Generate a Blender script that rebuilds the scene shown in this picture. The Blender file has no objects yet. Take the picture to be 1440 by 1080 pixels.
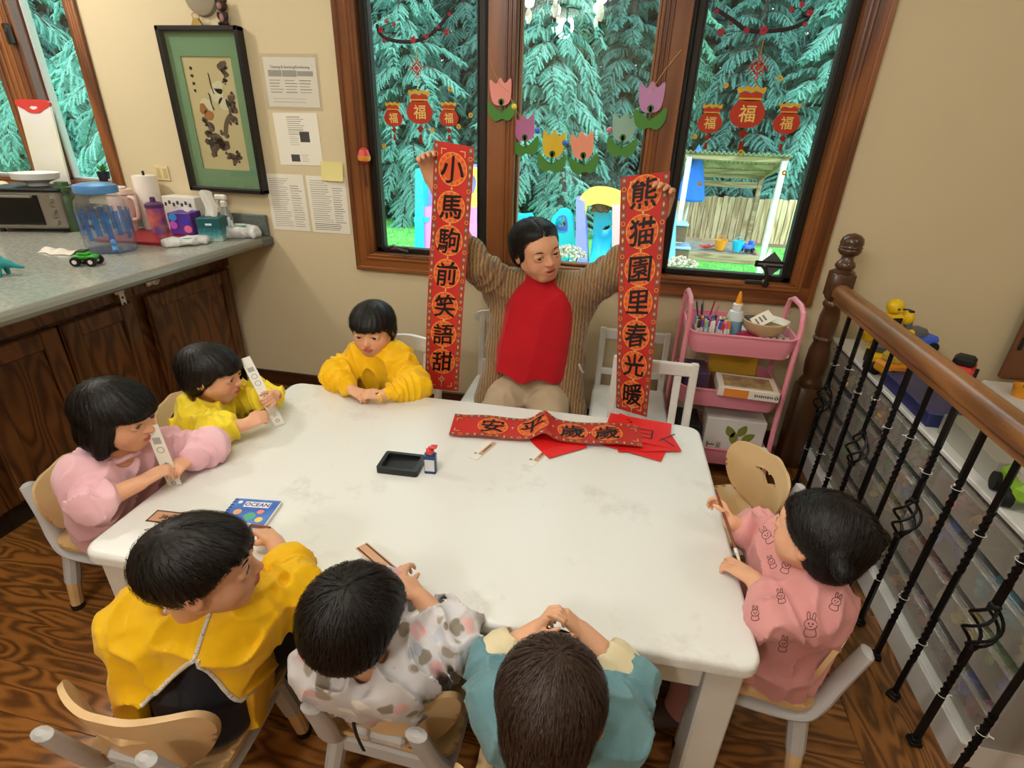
import bpy, bmesh, math, random
import numpy as np
from mathutils import Vector, Matrix, Euler
from mathutils.geometry import tessellate_polygon
from mathutils.bvhtree import BVHTree

SC = bpy.context.scene
COL = SC.collection
rnd = random.Random(7)

# ------------------------------------------------------------------ camera
H = 1.5                                   # camera height, metres
YAW, PITCH, ROLL, FPX = -0.18863, 0.45213, 0.03357, 744.27
_f = Vector((math.sin(YAW)*math.cos(PITCH), math.cos(YAW)*math.cos(PITCH), -math.sin(PITCH)))
_r0 = Vector((math.cos(YAW), -math.sin(YAW), 0)); _u0 = _r0.cross(_f)
_r = math.cos(ROLL)*_r0 + math.sin(ROLL)*_u0
_u = -math.sin(ROLL)*_r0 + math.cos(ROLL)*_u0
cam_d = bpy.data.cameras.new('camera'); cam = bpy.data.objects.new('camera', cam_d); COL.objects.link(cam)
cam_d.sensor_fit = 'HORIZONTAL'; cam_d.sensor_width = 36; cam_d.lens = FPX/1440*36
cam_d.clip_start = 0.02; cam_d.clip_end = 300
cam.matrix_world = Matrix(((_r.x, _u.x, -_f.x, 0), (_r.y, _u.y, -_f.y, 0), (_r.z, _u.z, -_f.z, H), (0, 0, 0, 1)))
SC.camera = cam

def ray(px, py): return _f + _r*((px-720)/FPX) - _u*((py-540)/FPX)
def atz(px, py, z): d = ray(px, py); return Vector((0, 0, H)) + d*((z-H)/d.z)
def aty(px, py, y): d = ray(px, py); return Vector((0, 0, H)) + d*(y/d.y)
def atx(px, py, x): d = ray(px, py); return Vector((0, 0, H)) + d*(x/d.x)

# ------------------------------------------------------------------ view, world
SC.view_settings.view_transform = 'Standard'; SC.view_settings.look = 'None'
SC.view_settings.gamma = 1; SC.view_settings.use_curve_mapping = False
SC.view_settings.exposure = 0.0
W = bpy.data.worlds.new('overcast_sky'); SC.world = W; W.use_nodes = True
bg = W.node_tree.nodes['Background']
bg.inputs[0].default_value = (0.86, 0.95, 1.0, 1); bg.inputs[1].default_value = 4.2
SC.cycles.transparent_max_bounces = 24

# ------------------------------------------------------------------ materials
def lin(c):
    return tuple((x/255/12.92 if x/255 <= .04045 else ((x/255+.055)/1.055)**2.4) for x in c[:3]) + (1,)
MATS = {}
class NT:
    def __init__(s, nt): s.nt = nt
    def n(s, t, **kw):
        nd = s.nt.nodes.new(t)
        for k, v in kw.items(): setattr(nd, k, v)
        return nd
    def l(s, a, b): s.nt.links.new(a, b)
def pm(name, col, rough=.5, metal=0, spec=.5, var=None, bump=None, trans=0, alpha=1, emit=None, coat=0, sub=0, sheen=0, coords='Object', attr=None, ior=1.45):
    """col sRGB 0-255; var=(scale, col2, [detail]); bump=(scale, strength, dist)"""
    if name in MATS: return MATS[name]
    m = bpy.data.materials.new(name); m.use_nodes = True; MATS[name] = m
    t = NT(m.node_tree); b = m.node_tree.nodes['Principled BSDF']
    b.inputs['Base Color'].default_value = lin(col); b.inputs['Roughness'].default_value = rough
    b.inputs['Metallic'].default_value = metal; b.inputs['Specular IOR Level'].default_value = spec
    b.inputs['Transmission Weight'].default_value = trans; b.inputs['Alpha'].default_value = alpha
    b.inputs['Coat Weight'].default_value = coat; b.inputs['IOR'].default_value = ior
    b.inputs['Sheen Weight'].default_value = sheen
    if sub: b.inputs['Subsurface Weight'].default_value = sub; b.inputs['Subsurface Radius'].default_value = (.012, .005, .003); b.inputs['Subsurface Scale'].default_value = 1
    if emit: b.inputs['Emission Color'].default_value = lin(emit[0]); b.inputs['Emission Strength'].default_value = emit[1]
    if var or bump or attr: tc = t.n('ShaderNodeTexCoord')
    if var:
        ns = t.n('ShaderNodeTexNoise'); ns.inputs['Scale'].default_value = var[0]; ns.inputs['Detail'].default_value = var[2] if len(var) > 2 else 4
        t.l(tc.outputs[coords], ns.inputs['Vector'])
        cr = t.n('ShaderNodeValToRGB'); cr.color_ramp.elements[0].position = .35; cr.color_ramp.elements[1].position = .65
        cr.color_ramp.elements[0].color = lin(col); cr.color_ramp.elements[1].color = lin(var[1])
        t.l(ns.outputs['Fac'], cr.inputs['Fac']); t.l(cr.outputs['Color'], b.inputs['Base Color'])
    if attr:
        at = t.n('ShaderNodeVertexColor', layer_name=attr); t.l(at.outputs['Color'], b.inputs['Base Color'])
    if bump:
        ns = t.n('ShaderNodeTexNoise'); ns.inputs['Scale'].default_value = bump[0]; ns.inputs['Detail'].default_value = 3
        t.l(tc.outputs[coords], ns.inputs['Vector'])
        bp = t.n('ShaderNodeBump'); bp.inputs['Strength'].default_value = bump[1]; bp.inputs['Distance'].default_value = bump[2] if len(bump) > 2 else .002
        t.l(ns.outputs['Fac'], bp.inputs['Height']); t.l(bp.outputs['Normal'], b.inputs['Normal'])
    return m
def wood(name, dark, light, scale=1.0, along='X', rough=.4, ring=9, dist=6, coat=0.0, fine=.25, bumps=.15, randoff=True, stretch=.12):
    """straight/cathedral grain, running along the given object axis"""
    if name in MATS: return MATS[name]
    m = bpy.data.materials.new(name); m.use_nodes = True; MATS[name] = m
    t = NT(m.node_tree); b = m.node_tree.nodes['Principled BSDF']
    b.inputs['Roughness'].default_value = rough; b.inputs['Coat Weight'].default_value = coat; b.inputs['Coat Roughness'].default_value = .15
    tc = t.n('ShaderNodeTexCoord'); oi = t.n('ShaderNodeObjectInfo')
    mul = t.n('ShaderNodeMath', operation='MULTIPLY'); mul.inputs[1].default_value = 37 if randoff else 0
    t.l(oi.outputs['Random'], mul.inputs[0])
    add = t.n('ShaderNodeVectorMath', operation='ADD'); t.l(tc.outputs['Object'], add.inputs[0]); t.l(mul.outputs[0], add.inputs[1])
    mp = t.n('ShaderNodeMapping'); s = [1, 1, 1]; s['XYZ'.index(along)] = stretch
    mp.inputs['Scale'].default_value = [scale*k for k in s]; t.l(add.outputs[0], mp.inputs['Vector'])
    n1 = t.n('ShaderNodeTexNoise'); n1.inputs['Scale'].default_value = ring*.45; n1.inputs['Detail'].default_value = 2; t.l(mp.outputs[0], n1.inputs['Vector'])
    ml = t.n('ShaderNodeMath', operation='MULTIPLY'); ml.inputs[1].default_value = dist*2.2; t.l(n1.outputs['Fac'], ml.inputs[0])
    sn = t.n('ShaderNodeMath', operation='SINE'); m2 = t.n('ShaderNodeMath', operation='MULTIPLY'); m2.inputs[1].default_value = 6.283
    t.l(ml.outputs[0], m2.inputs[0]); t.l(m2.outputs[0], sn.inputs[0])
    n2 = t.n('ShaderNodeTexNoise'); n2.inputs['Scale'].default_value = ring*22; n2.inputs['Detail'].default_value = 3; t.l(mp.outputs[0], n2.inputs['Vector'])
    mr = t.n('ShaderNodeMapRange'); mr.inputs['From Min'].default_value = -1; mr.inputs['From Max'].default_value = 1; t.l(sn.outputs[0], mr.inputs['Value'])
    mx = t.n('ShaderNodeMix', data_type='FLOAT'); mx.inputs[0].default_value = fine; t.l(mr.outputs[0], mx.inputs[2]); t.l(n2.outputs['Fac'], mx.inputs[3])
    cr = t.n('ShaderNodeValToRGB'); cr.color_ramp.elements[0].color = lin(dark); cr.color_ramp.elements[1].color = lin(light)
    cr.color_ramp.elements[0].position = .1; cr.color_ramp.elements[1].position = .75
    t.l(mx.outputs[0], cr.inputs['Fac'])
    hs = t.n('ShaderNodeHueSaturation'); t.l(cr.outputs['Color'], hs.inputs['Color'])
    vr = t.n('ShaderNodeMapRange'); vr.inputs['To Min'].default_value = .85; vr.inputs['To Max'].default_value = 1.15; t.l(oi.outputs['Random'], vr.inputs['Value'])
    if randoff: t.l(vr.outputs[0], hs.inputs['Value'])
    t.l(hs.outputs['Color'], b.inputs['Base Color'])
    bp = t.n('ShaderNodeBump'); bp.inputs['Strength'].default_value = bumps; bp.inputs['Distance'].default_value = .001
    t.l(mx.outputs[0], bp.inputs['Height']); t.l(bp.outputs['Normal'], b.inputs['Normal'])
    return m
def glassy(name, tint=(255, 255, 255), gloss=.03, fac=None, alpha_mix=0.0, body=(255, 255, 255)):
    """thin clear sheet: see-through with a fresnel reflection and an optional faint body colour"""
    if name in MATS: return MATS[name]
    m = bpy.data.materials.new(name); m.use_nodes = True; MATS[name] = m
    t = NT(m.node_tree); nt = m.node_tree; nt.nodes.remove(nt.nodes['Principled BSDF']); out = nt.nodes['Material Output']
    tr = t.n('ShaderNodeBsdfTransparent'); tr.inputs[0].default_value = lin(tint)
    gl = t.n('ShaderNodeBsdfGlossy'); gl.inputs['Roughness'].default_value = gloss
    lw = t.n('ShaderNodeLayerWeight'); lw.inputs[0].default_value = .5
    pw = t.n('ShaderNodeMath', operation='POWER'); pw.inputs[1].default_value = 5; t.l(lw.outputs['Facing'], pw.inputs[0])
    fr = t.n('ShaderNodeMapRange'); fr.inputs['To Min'].default_value = .045; fr.inputs['To Max'].default_value = 1; t.l(pw.outputs[0], fr.inputs['Value'])
    mx = t.n('ShaderNodeMixShader')
    if fac is None: t.l(fr.outputs[0], mx.inputs[0])
    else: mx.inputs[0].default_value = fac
    last = tr
    if alpha_mix:
        df = t.n('ShaderNodeBsdfDiffuse'); df.inputs[0].default_value = lin(body)
        m2 = t.n('ShaderNodeMixShader'); m2.inputs[0].default_value = alpha_mix
        t.l(tr.outputs[0], m2.inputs[1]); t.l(df.outputs[0], m2.inputs[2]); last = m2
    t.l(last.outputs[0], mx.inputs[1]); t.l(gl.outputs[0], mx.inputs[2]); t.l(mx.outputs[0], out.inputs['Surface'])
    return m

# ------------------------------------------------------------------ mesh builder
def V(*a): return Vector(a)
def RZ(a): return Matrix.Rotation(a, 4, 'Z')
def TR(x, y=None, z=None):
    return Matrix.Translation(x if y is None else (x, y, z))
def frame(o, x, y):
    """matrix with origin o, x axis ~x, y axis ~y (made square to x)"""
    x = Vector(x).normalized(); z = x.cross(Vector(y)).normalized(); y = z.cross(x); o = Vector(o)
    return Matrix(((x.x, y.x, z.x, o.x), (x.y, y.y, z.y, o.y), (x.z, y.z, z.z, o.z), (0, 0, 0, 1)))
_SD = {}
def fine(vs, fs, mx):
    """split long edges of a flat outline so that it can follow a curved sheet"""
    key = (tuple((round(q[0], 5), round(q[1], 5)) for q in vs[:40]), len(vs), mx)
    if key in _SD: return _SD[key]
    bm = bmesh.new(); bv = [bm.verts.new((q[0], q[1], 0)) for q in vs]
    for f in fs:
        try: bm.faces.new([bv[i] for i in f])
        except ValueError: pass
    bmesh.ops.triangulate(bm, faces=bm.faces[:])
    for _ in range(5):
        e = [q for q in bm.edges if q.calc_length() > mx]
        if not e: break
        bmesh.ops.subdivide_edges(bm, edges=e, cuts=1); bmesh.ops.triangulate(bm, faces=[f for f in bm.faces if len(f.verts) > 3])
    bm.verts.index_update(); o = ([tuple(q.co) for q in bm.verts], [tuple(q.index for q in f.verts) for f in bm.faces]); bm.free(); _SD[key] = o; return o
class MB:
    def __init__(s): s.v = []; s.f = []; s.mi = []; s.m = 0; s.T = None
    def add(s, vs, fs, M=None):
        n = len(s.v)
        if M is not None: vs = [M @ Vector(q) for q in vs]
        if s.T is not None: vs = [s.T @ Vector(q) for q in vs]
        s.v += [tuple(q) for q in vs]; s.f += [tuple(i+n for i in q) for q in fs]; s.mi += [s.m]*len(fs); return s
    def box(s, c, size, bev=0, M=None, rz=0):
        hx, hy, hz = [q/2 for q in size]; b = min(bev, hx*.99, hy*.99, hz*.99)
        R = TR(Vector(c)) @ RZ(rz)
        if M is not None: R = M @ R
        if b <= 0:
            vs = [(x*hx, y*hy, z*hz) for x in (-1, 1) for y in (-1, 1) for z in (-1, 1)]
            return s.add(vs, [(0, 1, 3, 2), (4, 6, 7, 5), (0, 4, 5, 1), (2, 3, 7, 6), (0, 2, 6, 4), (1, 5, 7, 3)], R)
        vs = []; ix = {}
        for x in (-1, 1):
            for y in (-1, 1):
                for z in (-1, 1):
                    for a in range(3):
                        q = [hx-b, hy-b, hz-b]; q[a] += b
                        ix[(x, y, z, a)] = len(vs); vs.append((x*q[0], y*q[1], z*q[2]))
        fs = []
        for a in range(3):
            o = [k for k in range(3) if k != a]
            for sg in (-1, 1):
                q = []
                for p0, p1 in ((-1, -1), (1, -1), (1, 1), (-1, 1)):
                    k = [0, 0, 0]; k[a] = sg; k[o[0]] = p0; k[o[1]] = p1; q.append(ix[(*k, a)])
                fs.append(q)
        for a in range(3):
            o = [k for k in range(3) if k != a]
            for p0 in (-1, 1):
                for p1 in (-1, 1):
                    q = []
                    for sg, ax in ((-1, o[0]), (1, o[0]), (1, o[1]), (-1, o[1])):
                        k = [0, 0, 0]; k[a] = sg; k[o[0]] = p0; k[o[1]] = p1; q.append(ix[(*k, ax)])
                    fs.append(q)
        for x in (-1, 1):
            for y in (-1, 1):
                for z in (-1, 1): fs.append([ix[(x, y, z, a)] for a in range(3)])
        return s.add(vs, fs, R)
    def bar(s, a, b, w, d=None, bev=0, up=(0, 0, 1)):
        """square bar from a to b; w across, d along 'up'"""
        a = Vector(a); b = Vector(b); x = b-a; L = x.length
        upv = Vector(up)
        if abs(x.normalized().dot(upv)) > .98: upv = Vector((0, 1, 0))
        M = frame((a+b)/2, x, upv.cross(x))
        return s.box((0, 0, 0), (L, w, d or w), bev, M)
    def tube(s, pts, r, n=8, closed=False, cap=True, flat=1.0, M=None):
        pts = [Vector(q) for q in pts]; N = len(pts)
        rs = r if hasattr(r, '__len__') else [r]*N
        tang = []
        for i in range(N):
            if closed: t = pts[(i+1) % N]-pts[i-1]
            else: t = pts[min(i+1, N-1)]-pts[max(i-1, 0)]
            tang.append(t.normalized() if t.length > 1e-9 else Vector((0, 0, 1)))
        up = Vector((0, 0, 1)) if abs(tang[0].z) < .9 else Vector((0, 1, 0))
        nx = tang[0].cross(up).normalized(); vs = []
        for i in range(N):
            nx = (nx - tang[i]*nx.dot(tang[i])); nx.normalize(); ny = tang[i].cross(nx)
            for k in range(n):
                a = 2*math.pi*k/n; vs.append(pts[i] + nx*math.cos(a)*rs[i] + ny*math.sin(a)*rs[i]*flat)
        fs = []
        for i in range(N if closed else N-1):
            j = (i+1) % N
            for k in range(n): fs.append((i*n+k, i*n+(k+1) % n, j*n+(k+1) % n, j*n+k))
        if cap and not closed: fs.append(tuple(range(n))[::-1]); fs.append(tuple((N-1)*n+k for k in range(n)))
        return s.add(vs, fs, M)
    def lathe(s, prof, n=24, M=None, cap=True, ang=2*math.pi, sq=None):
        vs = []; fs = []; full = abs(ang-2*math.pi) < 1e-6; m = n if full else n+1
        for r, z in prof:
            for k in range(m):
                a = ang*k/n; rr = r
                if sq: rr = r/((abs(math.cos(a))**sq+abs(math.sin(a))**sq)**(1/sq))
                vs.append((rr*math.cos(a), rr*math.sin(a), z))
        for i in range(len(prof)-1):
            for k in range(n if full else n):
                k2 = (k+1) % m
                fs.append((i*m+k, i*m+k2, (i+1)*m+k2, (i+1)*m+k))
        if cap and full:
            if prof[0][0] > 1e-6: fs.append(tuple(range(m))[::-1])
            if prof[-1][0] > 1e-6: fs.append(tuple((len(prof)-1)*m+k for k in range(m)))
        return s.add(vs, fs, M)
    def ell(s, c, r, n=12, m=8, M=None):
        if not hasattr(r, '__len__'): r = (r, r, r)
        vs = [(c[0], c[1], c[2]-r[2])]; fs = []
        for i in range(1, m):
            p = math.pi*i/m
            for k in range(n):
                a = 2*math.pi*k/n; vs.append((c[0]+r[0]*math.sin(p)*math.cos(a), c[1]+r[1]*math.sin(p)*math.sin(a), c[2]-r[2]*math.cos(p)))
        vs.append((c[0], c[1], c[2]+r[2])); e = len(vs)-1
        for k in range(n):
            fs.append((0, 1+(k+1) % n, 1+k)); fs.append((e, e-n+k, e-n+(k+1) % n))
        for i in range(m-2):
            for k in range(n): fs.append((1+i*n+k, 1+i*n+(k+1) % n, 1+(i+1)*n+(k+1) % n, 1+(i+1)*n+k))
        return s.add(vs, fs, M)
    def prism(s, polys, d, M=None, fn=None, mx=None):
        """extruded outline (first) with holes (rest), z from 0 to d; fn bends points"""
        if not hasattr(polys[0][0], '__len__'): polys = [polys]
        pts = [Vector((q[0], q[1], 0)) for p in polys for q in p]
        tris = tessellate_polygon([[Vector((q[0], q[1], 0)) for q in p] for p in polys])
        n0 = len(pts)
        if mx: v2, tris = fine([(q.x, q.y) for q in pts], [tuple(t) for t in tris], mx); pts = [Vector(q) for q in v2]
        n = len(pts); vs = [(q.x, q.y, 0) for q in pts]+[(q.x, q.y, d) for q in pts]
        fs = [tuple(t)[::-1] for t in tris]+[tuple(i+n for i in t) for t in tris]; o = 0
        for p in polys:
            k = len(p)
            for i in range(k):
                a = o+i; b = o+(i+1) % k; fs.append((a, b, b+n, a+n))
            o += k
        if fn: vs = [fn(*q) for q in vs]
        return s.add(vs, fs, M)
    def sheet(s, fn, nu, nv, th=0, M=None):
        """surface fn(u,v) in 0..1, optional thickness along normal"""
        P = [[Vector(fn(i/nu, j/nv)) for j in range(nv+1)] for i in range(nu+1)]
        vs = [P[i][j] for i in range(nu+1) for j in range(nv+1)]; w = nv+1
        fs = [(i*w+j, (i+1)*w+j, (i+1)*w+j+1, i*w+j+1) for i in range(nu) for j in range(nv)]
        if th:
            nb = []
            for i in range(nu+1):
                for j in range(nv+1):
                    du = P[min(i+1, nu)][j]-P[max(i-1, 0)][j]; dv = P[i][min(j+1, nv)]-P[i][max(j-1, 0)]
                    nb.append(P[i][j]-du.cross(dv).normalized()*th)
            n = len(vs); vs = vs+nb; fs2 = [tuple(q+n for q in f)[::-1] for f in fs]
            rim = [i*w for i in range(nu+1)]+[nu*w+j for j in range(1, nv+1)]+[i*w+nv for i in range(nu-1, -1, -1)]+[j for j in range(nv-1, 0, -1)]
            fs = fs+fs2+[(rim[k], rim[k]+n, rim[(k+1) % len(rim)]+n, rim[(k+1) % len(rim)]) for k in range(len(rim))]
        return s.add(vs, fs, M)
    def mesh(s, name, mats, smooth=35, recalc=True):
        me = bpy.data.meshes.new(name); me.from_pydata(s.v, [], s.f)
        for m in (mats if isinstance(mats, (list, tuple)) else [mats]): me.materials.append(m)
        me.polygons.foreach_set('material_index', s.mi)
        if recalc:
            bm = bmesh.new(); bm.from_mesh(me); bmesh.ops.recalc_face_normals(bm, faces=bm.faces[:]); bm.to_mesh(me); bm.free()
        if smooth:
            me.polygons.foreach_set('use_smooth', [True]*len(me.polygons)); me.set_sharp_from_angle(angle=math.radians(smooth))
        me.update(); return me
    def obj(s, name, mats, parent=None, smooth=35, recalc=True):
        return link(name, s.mesh(name, mats, smooth, recalc), parent)
def link(name, me, parent=None):
    o = bpy.data.objects.new(name, me); COL.objects.link(o)
    if parent is not None: o.parent = parent
    return o
def tag(o, label=None, cat=None, group=None, kind=None):
    if label: o['label'] = label
    if cat: o['category'] = cat
    if group: o['group'] = group
    if kind: o['kind'] = kind
    return o
def thing(name, label, cat, loc=(0, 0, 0), rz=0, group=None):
    o = bpy.data.objects.new(name, None); COL.objects.link(o); o.empty_display_size = .05
    o.location = loc; o.rotation_euler = (0, 0, rz); return tag(o, label, cat, group)
def struct(name, mb, m, parent=None, smooth=35):
    o = mb.obj(name, m, parent, smooth)
    if parent is None: o['kind'] = 'structure'
    return o
def dup(root, loc=None, rz=None, label=None, group=None):
    r = root.copy(); COL.objects.link(r)
    if loc is not None: r.location = loc
    if rz is not None: r.rotation_euler = (0, 0, rz)
    if label: r['label'] = label
    if group: r['group'] = group
    for ch in list(root.children):
        c = ch.copy(); COL.objects.link(c); c.parent = r
        for g in ch.children:
            d = g.copy(); COL.objects.link(d); d.parent = c
    return r
_TX = {}
def text2d(txt, size=1.0, bold=0.0, cx=True):
    """flat text outline as (verts, faces) in its own plane, centred"""
    key = (txt, bold)
    if key not in _TX:
        cu = bpy.data.curves.new('lettering', 'FONT'); cu.body = txt; cu.size = 1; cu.offset = bold; cu.resolution_u = 2
        cu.align_x = 'CENTER'; cu.align_y = 'CENTER'
        o = bpy.data.objects.new('lettering', cu); COL.objects.link(o)
        dg = bpy.context.evaluated_depsgraph_get(); e = o.evaluated_get(dg); me = e.to_mesh()
        vs = [tuple(q.co) for q in me.vertices]; fs = [tuple(p.vertices) for p in me.polygons]
        e.to_mesh_clear(); bpy.data.objects.remove(o); bpy.data.curves.remove(cu)
        if vs:
            x0 = min(q[0] for q in vs); x1 = max(q[0] for q in vs); y0 = min(q[1] for q in vs); y1 = max(q[1] for q in vs)
            vs = [(q[0]-(x0+x1)/2, q[1]-(y0+y1)/2, 0) for q in vs]
        _TX[key] = (vs, fs)
    vs, fs = _TX[key]
    return [(q[0]*size, q[1]*size, 0) for q in vs], fs
def disc(r, n=24, c=(0, 0)): return [(c[0]+r*math.cos(2*math.pi*k/n), c[1]+r*math.sin(2*math.pi*k/n)) for k in range(n)]
def rrect(w, h, r, n=4, c=(0, 0)):
    o = []
    for sx, sy, a0 in ((1, 1, 0), (-1, 1, 90), (-1, -1, 180), (1, -1, 270)):
        for k in range(n+1):
            a = math.radians(a0+90*k/n); o.append((c[0]+sx*(w/2-r)+r*math.cos(a), c[1]+sy*(h/2-r)+r*math.sin(a)))
    return o
def spline(pts, n=6, closed=False):
    """Catmull-Rom through points"""
    P = [Vector(q) for q in pts]; N = len(P); out = []
    rng = range(N) if closed else range(N-1)
    for i in rng:
        g = (lambda k: P[k % N]) if closed else (lambda k: P[max(0, min(N-1, k))])
        p0, p1, p2, p3 = g(i-1), g(i), g(i+1), g(i+2)
        for k in range(n):
            t = k/n; out.append(.5*((2*p1)+(p2-p0)*t+(2*p0-5*p1+4*p2-p3)*t*t+(3*p1-p0-3*p2+p3)*t**3))
    if not closed: out.append(P[-1])
    return out
def poly2(pts, n=6): return [(q.x, q.y) for q in spline([(a, b, 0) for a, b in pts], n, True)]
# ================================================================== lamps (the room's own, plus an added fill over the stair rail)
LAMPW = (1.0, .97, .925)
def bulb_light(name, loc, power, parent, r=.04, col=LAMPW):
    l = bpy.data.lights.new(name, 'POINT'); l.energy = power; l.color = col; l.shadow_soft_size = r
    o = bpy.data.objects.new(name, l); COL.objects.link(o); o.parent = parent; o.location = loc; return o
M_bulb = pm('bulb_glow', (255, 240, 215), .4, emit=((255, 235, 205), 9))
M_bronze = pm('bronze_metal', (62, 48, 36), .4, .8)
ch = thing('chandelier', 'bronze chandelier with warm glass bulbs hanging over the play table', 'chandelier', (-.62, .35, 2.7))
mb = MB(); mb.lathe([(.001, 0), (.06, 0), (.065, -.015), (.03, -.03), (.008, -.04), (.008, -.42), (.03, -.44), (.035, -.48), (.02, -.52), (.001, -.53)], 16); mb.obj('stem', M_bronze, ch)
for k in range(5):
    a = 2*math.pi*k/5+.5; c, s = math.cos(a), math.sin(a)
    mb = MB(); mb.tube(spline([(0, 0, -.47), (.1*c, .1*s, -.54), (.24*c, .24*s, -.56), (.31*c, .31*s, -.5)], 5), .007, 8)
    mb.lathe([(.001, -.5), (.03, -.5), (.034, -.485), (.012, -.48), (.012, -.45), (.001, -.45)], 12, TR(.31*c, .31*s, 0)); mb.obj('arm', M_bronze, ch)
    mb = MB(); mb.lathe([(.011, -.45), (.02, -.43), (.029, -.405), (.026, -.375), (.014, -.35), (.001, -.342)], 14, TR(.31*c, .31*s, 0)); mb.obj('bulb', M_bulb, ch)
    bulb_light('bulb_light', (.31*c, .31*s, -.30), 9.5, ch)
M_diff = pm('diffuser_glow', (255, 246, 230), .5, emit=((255, 242, 222), 3))
for lx, ly, pw, lab in ((-3.0, 1.7, 44, 'round flush ceiling lamp above the kitchen counter'), (-.9, -1.6, 62, 'round flush ceiling lamp behind the photographer'), (1.75, .6, 15, 'round flush ceiling lamp above the stair rail')):  # stair rail lamp is an unseen added fill that brightens the toy bins
    cl = thing('ceiling_lamp', lab, 'lamp', (lx, ly, 2.7))
    mb = MB(); mb.lathe([(.001, 0), (.19, 0), (.19, -.03), (.17, -.03), (.001, -.03)], 24); mb.obj('rim', M_bronze, cl)
    mb = MB(); mb.lathe([(.165, -.03), (.15, -.07), (.1, -.095), (.001, -.105)], 24); mb.obj('shade', M_diff, cl)
    bulb_light('shade_light', (0, 0, -.17), pw, cl, .12)

# ================================================================== room shell
M_wall = pm('cream_paint', (221, 206, 172), .75, var=(1.2, (216, 200, 164)), bump=(220, .08, .001), coords='Generated')
M_wall.node_tree.nodes['Principled BSDF'].inputs['Specular IOR Level'].default_value = .25
M_ceil = pm('ceiling_paint', (240, 234, 220), .9)
YW = 2.66; CE = 2.7; WT = .16
X0, X1, YB = -4.7, 3.4, -3.0
def wall_panel(name, holes, axis, pos, lo, hi, out):
    """wall with rectangular openings; axis 'y' -> plane y=pos spanning x lo..hi"""
    xs = sorted({lo, hi, *[h[0] for h in holes], *[h[1] for h in holes]}); zs = sorted({0, CE, *[h[2] for h in holes], *[h[3] for h in holes]})
    mb = MB()
    for i in range(len(xs)-1):
        for j in range(len(zs)-1):
            cx, cz = (xs[i]+xs[i+1])/2, (zs[j]+zs[j+1])/2
            if any(h[0] < cx < h[1] and h[2] < cz < h[3] for h in holes): continue
            w, hh = xs[i+1]-xs[i], zs[j+1]-zs[j]
            if axis == 'y': mb.box((cx, pos+out*WT/2, cz), (w, WT, hh))
            else: mb.box((pos+out*WT/2, cx, cz), (WT, w, hh))
    return struct(name, mb, M_wall, smooth=0)
WH = (-1.30, .83, .862, 2.42)           # big window opening
WL = (-4.15, -2.80, 1.13, 2.42)         # window above the counter
wall_panel('wall_back', [WH, WL], 'y', YW, X0-WT, X1+WT, 1)
wall_panel('wall_front', [], 'y', YB, X0-WT, X1+WT, -1)
wall_panel('wall_left', [], 'x', X0, YB, YW, -1)
wall_panel('wall_right', [], 'x', X1, YB, YW, 1)
mb = MB(); mb.box(((X0+X1)/2, (YB+YW)/2, CE+.06), (X1-X0+2*WT, YW-YB+2*WT, .12)); struct('ceiling', mb, M_ceil, smooth=0)

# floor of oak boards
M_plank = wood('stained_oak', (78, 45, 15), (160, 103, 46), 1.0, 'X', .4, 19, 7, .2, .45, stretch=.2)
M_sub = pm('subfloor', (40, 25, 14), .8)
mb = MB(); mb.box(((X0+X1)/2, (YB+YW)/2, -.06), (X1-X0+2*WT, YW-YB+2*WT, .1)); fl = struct('floor', mb, M_sub, smooth=0)
def plank(x0, x1, y0, y1, along='X'):
    g = .0012; L, w = (x1-x0, y1-y0) if along == 'X' else (y1-y0, x1-x0)
    mb = MB(); mb.box((0, 0, -.005), (L-g, w-g, .01), .0012); o = mb.obj('plank', M_plank, fl, smooth=0)
    o.location = ((x0+x1)/2, (y0+y1)/2, 0); o.rotation_euler = (0, 0, 0 if along == 'X' else math.pi/2); return o
pr = random.Random(3); bw = .127; y = YW
while y > -.5:
    x = X0 - pr.random()*1.2
    while x < .80:
        L = pr.uniform(1.1, 2.0); a, b = max(x, X0), min(x+L, .80)
        if .80-b < .3: b = .80
        if b-a > .05 and b > -2.9: plank(max(a, -2.9), b, y-bw, y)
        x += L
        if b >= .80: break
    y -= bw
for k, xx in enumerate((.80, .927, 1.054)):
    for (a, b) in ((-.5, .55+.2*k), (.55+.2*k, 1.7-.15*k), (1.7-.15*k, YW)): plank(xx, xx+bw, a, b, 'Y')
M_plain = wood('stained_oak_far', (78, 45, 15), (156, 100, 45), 1.0, 'X', .36, 13, 8, .25, .35, stretch=.2)
mb = MB(); mb.box((X0/2-2.9/2, (YB+YW)/2, -.005), (-2.9-X0, YW-YB, .01)); mb.box((0, (YB-.5)/2, -.005), (2*X1, -.5-YB-.1, .01)); mb.box(((1.181+X1)/2, (-.5+YW)/2, -.005), (X1-1.181, YW+.5, .01))
o = mb.obj('plank_field', M_plain, fl, smooth=0); o['kind'] = 'stuff'
# skirting
M_trimw = wood('dark_trim', (58, 32, 14), (98, 58, 28), 1.2, 'X', .4, 6, 2, .2)
mb = MB(); mb.box(((-2.19+.9)/2, YW-.008, .045), (.9+2.19, .016, .09), .004); struct('baseboard_back', mb, M_trimw)
mb = MB(); mb.box(((1.0+X1)/2, YW-.008, .045), (X1-1.0, .016, .09), .004); o = struct('baseboard_back.001', mb, M_trimw)

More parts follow.
